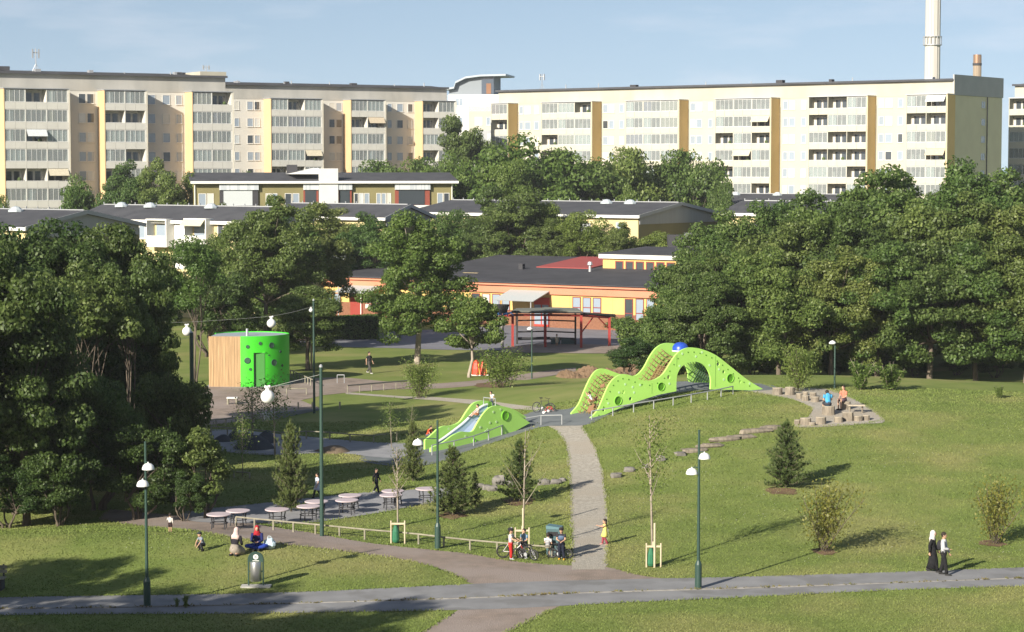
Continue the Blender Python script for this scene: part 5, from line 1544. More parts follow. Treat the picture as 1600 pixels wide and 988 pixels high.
# ---- rubber bumps
M_bump = mat('bump_rubber', (.045, .052, .062), .85, (.06, .068, .078), 2, spec=.2)
for i, (px, py, wx, h_, lb) in enumerate([(346, 690, 1.2, .4, 'small dark rubber bump at the grove edge'), (364, 688, .9, .6, 'narrow dark rubber bump behind the large one'), (395, 701, 2.2, .75, 'largest dark rubber bump on the paved strip'),
                                  (414, 692, 1.6, .7, 'pointed dark rubber bump right of the largest'), (330, 697, 1.3, .3, 'flat dark rubber bump beside the bush'), (520, 706, 2.0, .35, 'low brownish rubber bump right of the thick mast'), (380, 684, 1.2, .35, 'low rubber bump at the back of the strip')]):
    p = G(px, py); m = MB(); n = 10
    pr = [(1, -.05), (.86, .2), (.6, .62), (.25, .95), (.05, 1)]
    vs, fs = [], []
    rr = random.Random(i)
    wob = [rr.uniform(.75, 1.2) for _ in range(n)]
    for q_, z in pr:
        for k in range(n): vs.append((q_ * wob[k] * wx * .5 * math.cos(2 * PI * k / n) + (1 - q_) * .15, q_ * wob[k] * wx * .5 * math.sin(2 * PI * k / n), z * h_))
    for r_ in range(len(pr) - 1):
        for k in range(n): fs.append((r_ * n + k, r_ * n + (k + 1) % n, (r_ + 1) * n + (k + 1) % n, (r_ + 1) * n + k))
    fs.append(tuple((len(pr) - 1) * n + k for k in range(n)))
    m.add(vs, fs)
    tag(obj('rubber_bump', m, M_bump if i != 5 else mat('brown_bump', (.16, .12, .08), .9), loc=p, smooth=35), lb, 'play bump', 'rubber play bumps')

# ---- stumps, stones, logs
def stump(px, py, r, h, label):
    p = G(px, py); t = thing('log_stool', label, 'stool', p, rng.random() * 6, 'log stools on the gravel pad')
    n = 12; wob = [random.uniform(.92, 1.08) for _ in range(n)]
    m = MB(); vs = [(r * wob[k] * s_ * math.cos(2 * PI * k / n), r * wob[k] * s_ * math.sin(2 * PI * k / n), z) for s_, z in ((1.06, -.1), (1.0, h * .5), (.99, h - .02)) for k in range(n)]
    m.add(vs, [(i * n + k, i * n + (k + 1) % n, (i + 1) * n + (k + 1) % n, (i + 1) * n + k) for i in range(2) for k in range(n)])
    obj('bark', m, M_log, t)
    obj('sawn_top', MB().prism([(r * .99 * wob[k] * math.cos(2 * PI * k / n), r * .99 * wob[k] * math.sin(2 * PI * k / n)) for k in range(n)], h - .021, h, 'Z'), M_logtop, t)
    return p
c3 = lambda x, y: (1180 + x * .2625, 520 + y * .2625)
for x, y, w, h_, lb in [(133, 368, 62, .40, 'leftmost large log stool by the green sculpture tip'), (206, 370, 62, .45, 'large log stool below the leafy shrub'), (262, 392, 40, .30, 'small log stool third from the left'),
                     (300, 405, 46, .30, 'small log stool nearest the pad inner edge'), (345, 385, 40, .28, 'small log stool behind the front row left of the man'), (357, 412, 50, .30, 'log stool just left of the man in blue'),
                     (436, 488, 68, .48, 'tall log stool the man in blue sits on'), (540, 456, 52, .45, 'log stool the woman in coral sits on'), (250, 545, 34, .24, 'leftmost stool in the front row of the pad'), (300, 547, 60, .36, 'wide stool in the front row behind the pine top'), (393, 543, 58, .38, 'middle stool of the front row'),
                     (340, 552, 38, .16, 'flat stump in front of the front row'), (495, 533, 52, .30, 'stool right of the middle of the front row'), (552, 523, 66, .46, 'tallest stool right of the couple'), (612, 525, 50, .28, 'stool near the right end of the pad'), (660, 521, 42, .28, 'rightmost log stool on the pad'),
                     (432, 385, 30, .30, 'small stool behind the man in blue'), (300, 372, 34, .2, 'low stump behind the left group of stools')]:
    stump(*c3(x, y), w * .2625 / 27.5 / 2, h_, lb)
p = G(*c3(600, 480)); t = thing('log_table', 'thin slab table on posts at the right of the gravel pad', 'table', p)
obj('table_top', MB().b2(-.45, .45, -.25, .25, .42, .48), M_logtop, t); [obj('leg', MB().tube([(x, 0, -.1), (x, 0, .42)], .05, 6), M_log, t) for x in (-.35, .35)]

def boulder(px, py, dx, dy, dz, label, name='boulder', m_=M_stone, rz=0, group='boulders in the grass', seed=None):
    p = G(px, py); rr = np.random.default_rng(int(px * 7 + py))
    n, k = 10, 6; vs = []
    for i in range(k + 1):
        a = PI * i / k
        for j in range(n):
            b = 2 * PI * j / n
            s_ = 1 + rr.normal(0, .11)
            q_ = lambda v: math.copysign(abs(v) ** .55, v)
            vs.append((dx / 2 * q_(math.sin(a)) * q_(math.cos(b)) * s_, dy / 2 * q_(math.sin(a)) * q_(math.sin(b)) * s_, dz / 2 * -q_(math.cos(a)) * s_ + dz * .3))
    m = MB(); m.add(vs, [(i * n + j, i * n + (j + 1) % n, (i + 1) * n + (j + 1) % n, (i + 1) * n + j) for i in range(k) for j in range(n)])
    tag(obj(name, m, m_, loc=p, rz=rz, smooth=30), label, 'log' if 'log' in name else 'boulder', group)
for px, py, dx, dz, lb in [(749, 762, .5, .35, 'leftmost small boulder between the two pines'), (760, 765, .55, .4, 'small boulder second from the left between the pines'), (769, 767, .65, .45, 'front boulder between the pines'),
                           (779, 757, .8, .75, 'tallest boulder behind the others between the pines'), (800, 758, .7, .4, 'boulder half hidden behind the right pine'), (850, 757, .75, .45, 'left boulder of the trio beside the gravel path'), (868, 756, .7, .4, 'middle boulder of the trio beside the gravel path'), (879, 752, .4, .3, 'right boulder of the trio beside the gravel path'),
                           (963, 746, .7, .4, 'dark boulder just right of the gravel path'), (984, 737, .75, .4, 'second boulder right of the gravel path'), (1008, 731, .5, .3, 'small flat boulder behind the sparse young tree'), (1033, 720, .55, .45, 'sharp grey boulder behind the sparse young tree'), (1063, 712, .75, .35, 'pale boulder below the end of the log row')]:
    boulder(px, py, dx * .8, dx * .62, dz * .7, lb)
for px, py, dx, dz, lb in [(1086, 706, 1.5, .3, 'lowest flat log of the row climbing to the pad'), (1110, 699, 1.7, .32, 'second flat log of the row'), (1132, 689, 1.9, .36, 'third flat log of the row, darker end'), (1158, 685, 1.7, .32, 'fourth flat log of the row'),
                           (1182, 676, 2.0, .36, 'fifth flat log of the row'), (1207, 671, 1.5, .36, 'topmost flat log beside the pine tip')]:
    boulder(px, py, dx * .95, .5, dz * .72, lb, 'flat_log', M_log, R(22), 'flat logs beside the lawn')
def heap(pa, pb, h_, label):
    a, b = G(*pa), G(*pb); n = 26; L = (b - a).length; rr = np.random.default_rng(4)
    us, vs_ = np.linspace(-1, 1, n), np.linspace(-1, 1, 14)
    ph = rr.random(8) * 6
    V = []
    for v in vs_:
        for u in us:
            e = max(0, 1 - (abs(u) ** 2.2 + abs(v) ** 2.2)); k = .65 + .35 * math.sin(u * 5 + ph[0]) + .15 * math.sin(u * 11 + v * 7 + ph[1]) + rr.normal(0, .06)
            V.append((u * L / 2, v * 1.6, e ** .6 * h_ * k - .06))
    m = MB(); m.add(V, [(j * n + i, j * n + i + 1, (j + 1) * n + i + 1, (j + 1) * n + i) for j in range(13) for i in range(n - 1)])
    c = (a + b) / 2; c.z = min(a.z, b.z)
    return tag(obj('soil_heap', m, M_soil, loc=c, rz=math.atan2(b.y - a.y, b.x - a.x)), label, 'soil heap', 'soil heaps')
heap((872, 590), (945, 586), .8, 'brown soil heap left of the large green sculpture')
heap((935, 586), (1010, 582), .75, 'brown soil heap partly behind the large green sculpture')

# ---- red pavilion
M_pred = mat('pavilion_red', (.30, .035, .03), .6, (.26, .03, .026), 2)
M_proof = mat('pavilion_roof', (.035, .032, .03), .8); M_ptop = mat('pavilion_roof_top', (.16, .17, .14), .8)
pv0 = G(852, 543)
t = thing('pavilion', 'open red timber pavilion with a dark angled roof before the school', 'pavilion', pv0)
def pl(px, py, Y=None):
    p = G(px, py) if Y is None else W(px, py, Y); return p - pv0
posts = [(801, 542), (852, 543), (908, 544), (952, 541), (808, 538), (899, 539), (851, 537)]
top_z = lambda px: W(px, 491, pv0.y).z - pv0.z
for px, py in posts:
    p = pl(px, py); h_ = 2.85 if px < 930 else 2.5
    obj('post', MB().box(p + Vector((0, 0, h_ / 2)), (.22 if py > 540 else .16, .22, h_)), M_pred if py > 540 else M_proof, t)
A, B, C, D = pl(801, 542), pl(852, 543), pl(908, 544), pl(952, 541)
Ab, Bb, Cb = pl(808, 537.5), pl(851, 536.5), pl(900, 538.5)
for nm, q_, z in (('roof_panel', (A, B, Bb, Ab), 2.95), ('roof_panel', (B, C, Cb, Bb), 3.0)):
    c = sum(q_, Vector()) / 4; poly = [(c.x + (v.x - c.x) * 1.08, c.y + (v.y - c.y) * 1.25) for v in q_]
    o = obj(nm, MB().prism(poly, z, z + .14, 'Z'), M_proof, t)
    obj('sheeting', MB().prism([(c.x + (v[0] - c.x) * .97, c.y + (v[1] - c.y) * .97) for v in poly], z + .143, z + .2, 'Z'), M_ptop, o)
def beam(a, b, za, zb, s_=.16, m_=M_pred, nm='beam'):
    obj(nm, MB().tube([a + Vector((0, 0, za)), b + Vector((0, 0, zb))], s_ * .6, 4), m_, t)
beam(A, B, 2.75, 2.8); beam(B, C, 2.8, 2.8); beam(C, D, 2.8, 2.5); beam(A - Vector((.9, 0, 0)), A, 2.7, 2.7); beam(D, Cb + Vector((3, 0, 0)), 2.5, 2.6)
beam(C + Vector((0, .2, 0)), D + Vector((.5, .2, 0)), 2.95, 2.65, .22, M_proof)
beam(C, C.lerp(D, .42), 1.3, 2.6, .1, nm='brace'); beam(D, D.lerp(C, .42), 1.5, 2.6, .1, nm='brace')
for a, b in ((Ab, Bb), (Bb, Cb)):
    beam(a, b, 2.05, 2.05, .1, M_proof, 'rail'); beam(a, b, 1.05, 1.05, .1, M_proof, 'rail'); beam(a, b, .45, .45, .22, M_dark, 'bench')
for px in (868, 884, 893):
    p = pl(px, 538); obj('bench', MB().b2(p.x - .4, p.x + .4, p.y - .2, p.y + .2, p.z, p.z + .5), mat('bench_teal', (.05, .10, .11), .7), t)
# ---- funnel ball post
p = G(785, 545); t = thing('funnel_ball_post', 'pole with a black tub and blue petals beside the red pavilion', 'play post', p)
zt = W(785, 476, p.y).z - p.z
obj('pole', MB().tube([(0, 0, -.2), (0, 0, zt - .9)], .13, 8), mat('post_grey', (.30, .28, .25), .8), t)
obj('tub', MB().lathe([(.35, zt - .75), (.62, zt), (.56, zt), (.3, zt - .7)], n=16), M_black, t)
m = MB()
for k in range(6):
    a = k * PI / 3; m.tube([(.2 * math.cos(a), .2 * math.sin(a), zt - .85), (.75 * math.cos(a), .75 * math.sin(a), zt - .7), (.95 * math.cos(a), .95 * math.sin(a), zt - .95)], [.1, .08, .03], 5)
obj('petals', m, mat('petal_blue', (.06, .16, .38), .6), t)
# ---- red folded parasol stands on the lawn
for px, lb in ((744, 'left red tarpaulin cone beside the small lawn tree'), (755.5, 'right red tarpaulin cone by the leafy shrub')):
    p = G(px, 587); t = thing('tarpaulin_cone', lb, 'cover', p, .3, 'red tarpaulin cones')
    prof = [(.30, .06), (.28, .5), (.20, .95), (.12, 1.12), (.05, 1.2)] if px < 750 else [(.32, .06), (.26, .4), (.14, .95), (.07, 1.1), (.04, 1.14)]
    m = MB(); n = 12; vs = []
    for r_, z in prof:
        for k in range(n): q_ = r_ * (1 + .16 * (k % 2)); vs.append((q_ * math.cos(2 * PI * k / n), q_ * math.sin(2 * PI * k / n), z))
    m.add(vs, [(i * n + k, i * n + (k + 1) % n, (i + 1) * n + (k + 1) % n, (i + 1) * n + k) for i in range(4) for k in range(n)] + [tuple(4 * n + k for k in range(n))])
    obj('tarpaulin', m, mat('red_tarp', (.62, .05, .018), .5, spec=.4), t)
    obj('base', MB().b2(-.3, .3, -.28, .28, 0, .08), M_white, t)
    obj('strap', MB().tube([(.2, -.28, .1), (.12, -.2, .9)], .035, 4), mat('yellow_strap', (.62, .45, .08), .7), t)

# ---- litter bins
p = G(400, 917); t = thing('litter_bin', 'steel cylinder litter bin in a dark arched frame by the path', 'litter bin', p)
obj('base_slab', MB().b2(-.55, .55, -.25, .25, -.05, .05), mat('slab_conc', (.42, .41, .38), .9), t)
obj('drum', MB().lathe([(.20, .22), (.21, .24), (.21, .92), (.2, .94)], (0, 0, 0), 20), mat('brushed_steel', (.45, .45, .44), .3, metal=.8), t, smooth=40)
m = MB(); arch_ = [(-.27, .05)] + [(.27 * math.cos(a), 1.02 + .27 * math.sin(a)) for a in np.linspace(PI, 0, 13)] + [(.27, .05)]
m.tube([(x, 0, z) for x, z in arch_], .03, 6); obj('frame', m, M_dgreen, t)
obj('sign_board', MB().prism([(.25 * math.cos(a), 1.02 + .25 * math.sin(a)) for a in np.linspace(PI, 0, 13)] + [(.25, .93), (-.25, .93)], -.02, .02, 'Y'), M_dgreen, t)
Mx = Matrix(((1, 0, 0), (0, 0, -1), (0, 1, 0)))
obj('emblem_disc', MB().lathe([(.095, 0), (.095, .006)], (0, -.022, 1.12), 20, M=Mx), M_white, t)
m = MB(); m.b2(-.05, .05, -.032, -.029, 1.075, 1.10); m.add([(-.06, -.031, 1.12), (.0, -.031, 1.175), (.055, -.031, 1.125), (.0, -.031, 1.135)], [(0, 1, 2, 3)])
obj('emblem', m, M_dgreen, t)
obj('label_strip', MB().b2(-.12, .12, -.026, -.021, .965, .985), M_white, t)
for x in (-.27, .27): obj('drum_bracket', MB().b2(min(x, x * .7), max(x, x * .7), -.02, .02, .55, .6), M_dgreen, t)
p = G(866.5, 869); t = thing('litter_bin', 'tall teal litter bin behind the child with the blue vest', 'litter bin', p, R(-15))
obj('body', MB().b2(-.28, .28, -.25, .25, .08, 1.12), mat('teal_bin', (.05, .10, .11), .6), t)
obj('lid', MB().prism([(-.29, 1.123), (.29, 1.123), (.29, 1.2), (-.29, 1.26)], -.27, .27, 'Y'), mat('teal_lid', (.09, .17, .19), .5), t)
obj('base', MB().b2(-.24, .24, -.2, .2, -.05, .08), M_dark, t)
obj('opening', MB().b2(-.2, .2, -.262, -.251, .85, 1.02), M_black, t)
# dark bench end at the left picture edge
p = G(3, 922); t = thing('park_bench', 'end of a grey bench cut by the left picture edge', 'bench', p)
for k in range(3): obj('slat', MB().b2(-1.6, .12, -.22 + k * .16, -.1 + k * .16, .42, .46), M_rail, t)
for k in range(2): obj('back_slat', MB().b2(-1.6, .12, .28, .32, .58 + k * .16, .70 + k * .16), M_rail, t)
for x in (-1.4, .0): obj('leg', MB().b2(x - .03, x + .03, -.2, .3, 0, .42).b2(x - .03, x + .03, .3, .34, .0, .9), M_dark, t)
for o in bpy.data.objects:
    if o.name.split('.')[0] in ('net_rungs', 'net_ropes', 'woven_mat', 'arch_net', 'bolt_heads', 'climbing_dots', 'timber_cladding', 'ridge_rail'): o['kind'] = 'stuff'
# ------------------------------------------------------------------ pines, saplings, shrubs on the lawns
def pine_mesh(H, rb, n_whorl, seed, dens=1.0):
    g = np.random.default_rng(seed)
    P, D, S, T = [], [], [], []
    tr = MB(); tr.tube([(0, 0, -.15), (0, 0, H * .5), (0, 0, H * .96)], [.055 * H / 3, .04 * H / 3, .012], 7)
    for i in range(n_whorl):
        k = i / (n_whorl - 1); z = H * (.06 + .86 * k)
        L = rb * (1 - k) ** .75 * g.uniform(.75, 1.1) + .12
        nb = int(7 + 3 * (1 - k))
        a0 = g.random() * 6.28
        for b in range(nb):
            a = a0 + 2 * PI * b / nb + g.normal(0, .22); l = L * g.uniform(.65, 1.12); up = .22 + .55 * k + g.normal(0, .1)
            e = np.array([math.cos(a) * l, math.sin(a) * l, z + l * up])
            s0 = np.array([0, 0, z])
            m_ = s0 * .45 + e * .55 - np.array([0, 0, .08 * l])
            tr.tube([tuple(s0), tuple(m_), tuple(e)], [.018, .012, .006], 4, cap=False)
            nt = max(3, int(l * 9 * dens))
            for j in range(nt):
                q_ = (j + .6) / nt; c = s0 * (1 - q_) + e * q_ + g.normal(0, .04, 3)
                d0 = (e - s0) / (np.linalg.norm(e - s0) + 1e-6)
                m = int(16 * dens)
                dd = g.normal(0, .5, (m, 3)) + d0 * .6 + np.array([0, 0, .55]); dd /= np.linalg.norm(dd, axis=1, keepdims=True)
                P.append(np.repeat(c[None], m, 0)); D.append(dd); S.append(g.uniform(.12, .22, m)); T.append(np.full(m, .3 + .3 * q_ + g.normal(0, .12)) + g.normal(0, .08, m))
    # leader candle
    for j in range(5):
        c = np.array([g.normal(0, .08), g.normal(0, .08), H * (.86 + .03 * j)]); m = 22
        dd = g.normal(0, .3, (m, 3)) + np.array([0, 0, 1]); dd /= np.linalg.norm(dd, axis=1, keepdims=True)
        P.append(np.repeat(c[None], m, 0)); D.append(dd); S.append(g.uniform(.15, .25, m)); T.append(np.full(m, .65))
    P, D, S, T = np.concatenate(P), np.concatenate(D), np.concatenate(S), np.concatenate(T)
    n = len(P); r = g.normal(0, 1, (n, 3)); b = np.cross(D, r); b /= np.linalg.norm(b, axis=1, keepdims=True)
    V = np.empty((n, 3, 3)); wd = .02
    V[:, 0] = P - b * wd; V[:, 1] = P + b * wd; V[:, 2] = P + D * S[:, None]
    me = np_mesh('needles', V.reshape(-1, 3), np.arange(3 * n).reshape(-1, 3), M_needle)
    at = me.attributes.new('tint', 'FLOAT', 'FACE'); at.data.foreach_set('value', np.clip(T, 0, 1).astype(np.float32))
    return me, tr.mesh('trunk', M_bark, True)
PV = [pine_mesh(3.2, 1.3, 15, 5, 1.15), pine_mesh(3.2, 1.15, 14, 6, 1.15), pine_mesh(3.2, 1.3, 13, 7, 1.15)]
def pine(px, base, top, v, label, wide=1.0, name='pine_tree'):
    p = G(px, base); H = W(px, top, p.y).z - p.z
    t = thing(name, label, 'pine tree', p, rng.random() * 6.28, 'young pines'); s = H / 3.3
    t.scale = (s * wide * .88, s * wide * .88, s)
    link('needles', PV[v][0], t); link('trunk', PV[v][1], t)
pine(1228, 762, 654, 0, 'young pine standing alone on the right lawn')
pine(708, 805, 694, 1, 'young pine right of the single headed lamp post', 1.15)
pine(812, 784, 684, 2, 'young pine behind the staked tree on the middle lawn', .95)
pine(645, 752, 655, 1, 'dark pine beside the foot of the slide', .72)
pine(455, 800, 655, 0, 'tall shaded pine left of the thick mast', .62)
pine(742, 792, 735, 2, 'small pine top peeking right of the lamp post pine', .6)

def sparse(key, H, lobes, n, leaf, material, stem_r, seed, stems=1, fan=0.6, base=.45, nb=9, bark=M_bark_pale, slim=.6):
    """light young tree: slim stem, fanning twigs and loose leaves"""
    g = np.random.default_rng(seed); tr = MB(); P, N_ = [], []
    for s in range(stems):
        o = np.array([0, 0, 0]) if stems == 1 else np.array([g.normal(0, .12), g.normal(0, .12), 0])
        lean = g.normal(0, .03 if stems == 1 else .22, 2) * H
        top = np.array([lean[0], lean[1], H * (1 if stems == 1 else g.uniform(.75, 1))])
        tr.tube([tuple(o - [0, 0, .2]), tuple(o * .5 + top * .5), tuple(top)], [stem_r, stem_r * .75, stem_r * .2], 6)
        for b in range(nb):
            k = base + (1 - base) * (b / nb) ** 1.0 * .9
            s0 = o * (1 - k) + top * k; a = g.random() * 6.28; l = H * fan * (1 - k * .75) * g.uniform(.6, 1.1)
            e = s0 + np.array([math.cos(a) * l * .55, math.sin(a) * l * .55, l * .75])
            tr.tube([tuple(s0), tuple((s0 + e) / 2 + [0, 0, -.03]), tuple(e)], [stem_r * .42, stem_r * .28, stem_r * .1], 4, cap=False)
            m = int(n / nb / stems)
            q_ = g.random(m) ** .7
            P.append(s0 * (1 - q_[:, None]) + e * q_[:, None] + g.normal(0, lobes, (m, 3)))
    P = np.concatenate(P); m = len(P)
    Nm = g.normal(0, 1, (m, 3)); Nm[:, 2] = abs(Nm[:, 2]) + .2; Nm /= np.linalg.norm(Nm, axis=1, keepdims=True)
    variant(key, leaves_mesh('crown', P, Nm, leaf * g.uniform(.6, 1.3, m), .5 + .22 * g.normal(0, 1, m), material, slim), tr.mesh('trunk', bark, True), H)
sparse('fan', 5.2, .12, 420, .10, M_leaf_y, .055, 11, base=.46, nb=16, fan=.42)
sparse('fan2', 5.2, .16, 240, .09, M_leaf_y, .05, 12, base=.36, nb=9, fan=.75)
sparse('airy', 5.4, .28, 1100, .10, M_leaf_l, .05, 13, base=.42, nb=16, fan=.42)
sparse('thin', 3.6, .25, 900, .10, M_leaf_l, .035, 14, base=.3, nb=12, fan=.4)
sparse('shrub', 2.4, .24, 2300, .11, M_leaf_y, .02, 15, stems=9, base=.08, nb=9, fan=.5, bark=M_bark)
sparse('shrub2', 2.4, .24, 3600, .11, M_leaf_l, .02, 16, stems=9, base=.12, nb=9, fan=.55, bark=M_bark)
sparse('shoots', 2.0, .10, 2600, .13, M_leaf_l, .022, 17, stems=8, base=.1, nb=6, fan=.22)
sparse('bent', 5, .3, 3200, .14, M_leaf_l, .07, 18, base=.4, nb=18, fan=.5)
def young(key, px, base, top, name, label, wide=1.0, cat='tree', group=None, rz=None):
    p = G(px, base); H = W(px, top, p.y).z - p.z
    return plant(key, p.x, p.y, H, name, label, group, wide=wide, cat=cat, rz=rz), p
M_stake = mat('pale_stake', (.55, .47, .33), .85, (.47, .40, .28), 5)
def stakes(px, base, label, bag=None, tall=False, h=.95):
    p = G(px, base); t = thing('tree_stakes', label, 'tree stakes', p, 0, 'stake frames round young trees')
    s = .28
    for x, y in ((-s, -.1), (s, -.1), (0, .28)):
        obj('stake', MB().tube([(x, y, -.2), (x, y, h)], .032, 7), M_stake, t)
    obj('crossbar', MB().b2(-s, s, -.13, -.07, h - .16, h - .09), M_stake, t)
    if tall: obj('stake', MB().tube([(.03, -.16, -.2), (.03, -.16, 1.75)], .04, 7), M_stake, t)
    if bag:
        m = MB(); m.lathe([(.12, .05), (.16, .15), (.14, .5), (.07, .72), (.05, .75)], (-.1, -.02, 0), 10)
        obj('watering_bag', m, mat('green_bag', (.03, .14, .075), .5), t)
young('fan', 622, 848, 700, 'young_tree', 'nearly bare young tree with fanning twigs by the knee rail', group='staked young trees')
stakes(622, 849, 'pale stakes with a green bag round the young tree by the knee rail', True)
young('fan2', 817, 858, 672, 'young_tree', 'bare stemmed young tree behind the children with bikes', group='staked young trees')
stakes(816, 860, 'pale stakes behind the children with bikes', None, True)
young('airy', 1020, 884, 652, 'young_tree', 'airy green young tree on the lawn right of the gravel path', group='staked young trees', wide=1.0)
stakes(1021, 886, 'pale stakes with a green bag on the right lawn edge', True, True)
young('thin', 379, 745, 650, 'sapling', 'thin sapling above the shaded lawn left of the pine', group='saplings')
young('thin', 430, 712, 590, 'sapling', 'thin sapling in front of the largest globe lamp', group='saplings', wide=1.2)
young('thin', 395, 690, 600, 'sapling', 'airy sapling on the plaza edge before the green door', group='saplings', wide=1.7)
young('thin', 612, 700, 628, 'sapling', 'small sapling above the skate strip end', group='saplings', wide=1.2)
young('airy', 640, 690, 632, 'sapling', 'pale sapling left of the slide foot', group='saplings', wide=1.3)
young('bent', 486, 577, 470, 'sapling', 'round crowned sapling with a bent stem right of kiosk', group='saplings', wide=1.1)
for key, px, base, top, wd, lb in (('shrub2', 655, 622, 562, 1.0, 'upright green shrub left of the slide on the path edge'), ('shrub2', 783, 606, 545, 1.35, 'wide light green shrub beside the red cones'), ('shrub', 1286, 862, 752, .85, 'yellow green shrub on the right lawn'),
                                   ('shrub', 1553, 850, 745, .78, 'yellow green shrub with dry base at the right picture edge'), ('shrub2', 1247, 612, 538, .85, 'leafy shrub behind the log stools'), ('shoots', 1346, 609, 560, 1.3, 'upright leafy shoots left before the grove trunk'),
                                   ('shoots', 1394, 610, 566, 1.5, 'upright leafy shoots right before the grove'), ('shoots', 1560, 622, 602, 1.3, 'low leafy shoots at the right grove edge'), ('shoots', 290, 950, 928, .8, 'small weed clump left on the path edging'), ('shoots', 1090, 820, 806, .5, 'tiny seedling on the right lawn')):
    if lb.startswith('tiny'): continue
    young(key, px, base, top, 'shrub', lb, wd, 'shrub', 'shrubs on the lawns')
young('shoots', 277, 949, 933, 'shrub', 'smaller weed clump on the path edging near the left lamp', .8, 'shrub', 'shrubs on the lawns')
# dry grass round the right shrub
# clipped hedges and low bushes of the schoolyard
def hedge(pa, pb, h_, d_, label, material=M_leaf):
    a, b = G(*pa), G(*pb); L = (b - a).length; n = int(L * 900)
    P = rng.random((n, 3)); face = rng.integers(0, 3, n)
    P[:, 0] = P[:, 0] * L; P[:, 1] = np.where(face == 0, rng.normal(0, .04, n), P[:, 1] * d_); P[:, 2] = np.where(face == 1, h_ + rng.normal(0, .05, n), P[:, 2] * h_)
    Nm = np.where((face == 1)[:, None], np.array([[0, 0, 1.]]), np.array([[0, -1., .2]])) + rng.normal(0, .5, (n, 3)); Nm /= np.linalg.norm(Nm, axis=1, keepdims=True)
    t = thing('hedge', label, 'hedge', a, math.atan2(b.y - a.y, b.x - a.x), 'clipped hedges')
    link('foliage', leaves_mesh('foliage', P, Nm, rng.uniform(.12, .24, n), .3 + .2 * rng.normal(0, 1, n), material), t)
    obj('stems', MB().b2(.1, L - .1, .12, d_ - .12, 0, h_ - .12), mat('hedge_core', (.012, .016, .008), .95), t)
hedge((468, 531), (592, 531), 1.9, 2.2, 'dark clipped hedge left of the big lawn tree')
hedge((345, 531), (425, 527), 1.4, 2.5, 'bright green hedge behind the kiosk', M_leaf_l)
hedge((505, 517), (600, 512), 1.2, 1.5, 'low hedge under the school wing windows', M_leaf)
broad(('yard', 0), 2.2, 1.5, .05, 26, 5200, .16, 401, M_leaf, .35, .6, stems=4, rt=.04, trunk=.5, limbs=6)
p = G(968, 529); plant(('yard', 0), p.x, p.y, 2.0, 'bush', 'dark round bush at the right of the red pavilion', cat='bush', wide=1.0)
p = G(1000, 556); plant(('yard', 0), p.x, p.y, 3.0, 'bush', 'dark bush at the left foot of the right grove', cat='bush', wide=1.2)
# trees beside the viewpoint hill, out of the picture to the left; their shade falls on the left lawn and path
for x, y, H in ((-22.5, 49, 13), (-25.5, 57, 12), (-29, 65, 10.5), (-28, 45, 13)):
    plant(('broad', int(abs(x)) % 5), x, y, H, 'hill_tree', 'tree on the slope just outside the left picture edge', 'trees beside the viewpoint')
# ------------------------------------------------------------------ people and bicycles
M_skin = mat('skin', (.46, .28, .19), .6); M_skin_d = mat('skin_tan', (.33, .19, .12), .6)
M_hair = mat('dark_hair', (.025, .018, .014), .7)
_cm = {}
def cloth(c):
    c = tuple(c)
    if c not in _cm: _cm[c] = mat('cloth', c, .9, tuple(k * .8 for k in c), 8, 4, bump=.3, bscale=10)
    return _cm[c]
BASE = dict(pelvis=(0, 0, .51), waist=(0, 0, .60), chest=(0, 0, .73), neck=(0, .004, .835), head=(0, -.006, .925),
            shL=(-.105, 0, .80), elL=(-.135, .01, .63), wrL=(-.14, -.03, .485), shR=(.105, 0, .80), elR=(.135, .01, .63), wrR=(.14, -.03, .485),
            hipL=(-.052, 0, .50), knL=(-.055, -.012, .275), anL=(-.056, .01, .045), hipR=(.052, 0, .50), knR=(.055, -.012, .275), anR=(.056, .01, .045))
def lerp3(a, b, k): return Vector(a).lerp(Vector(b), k)
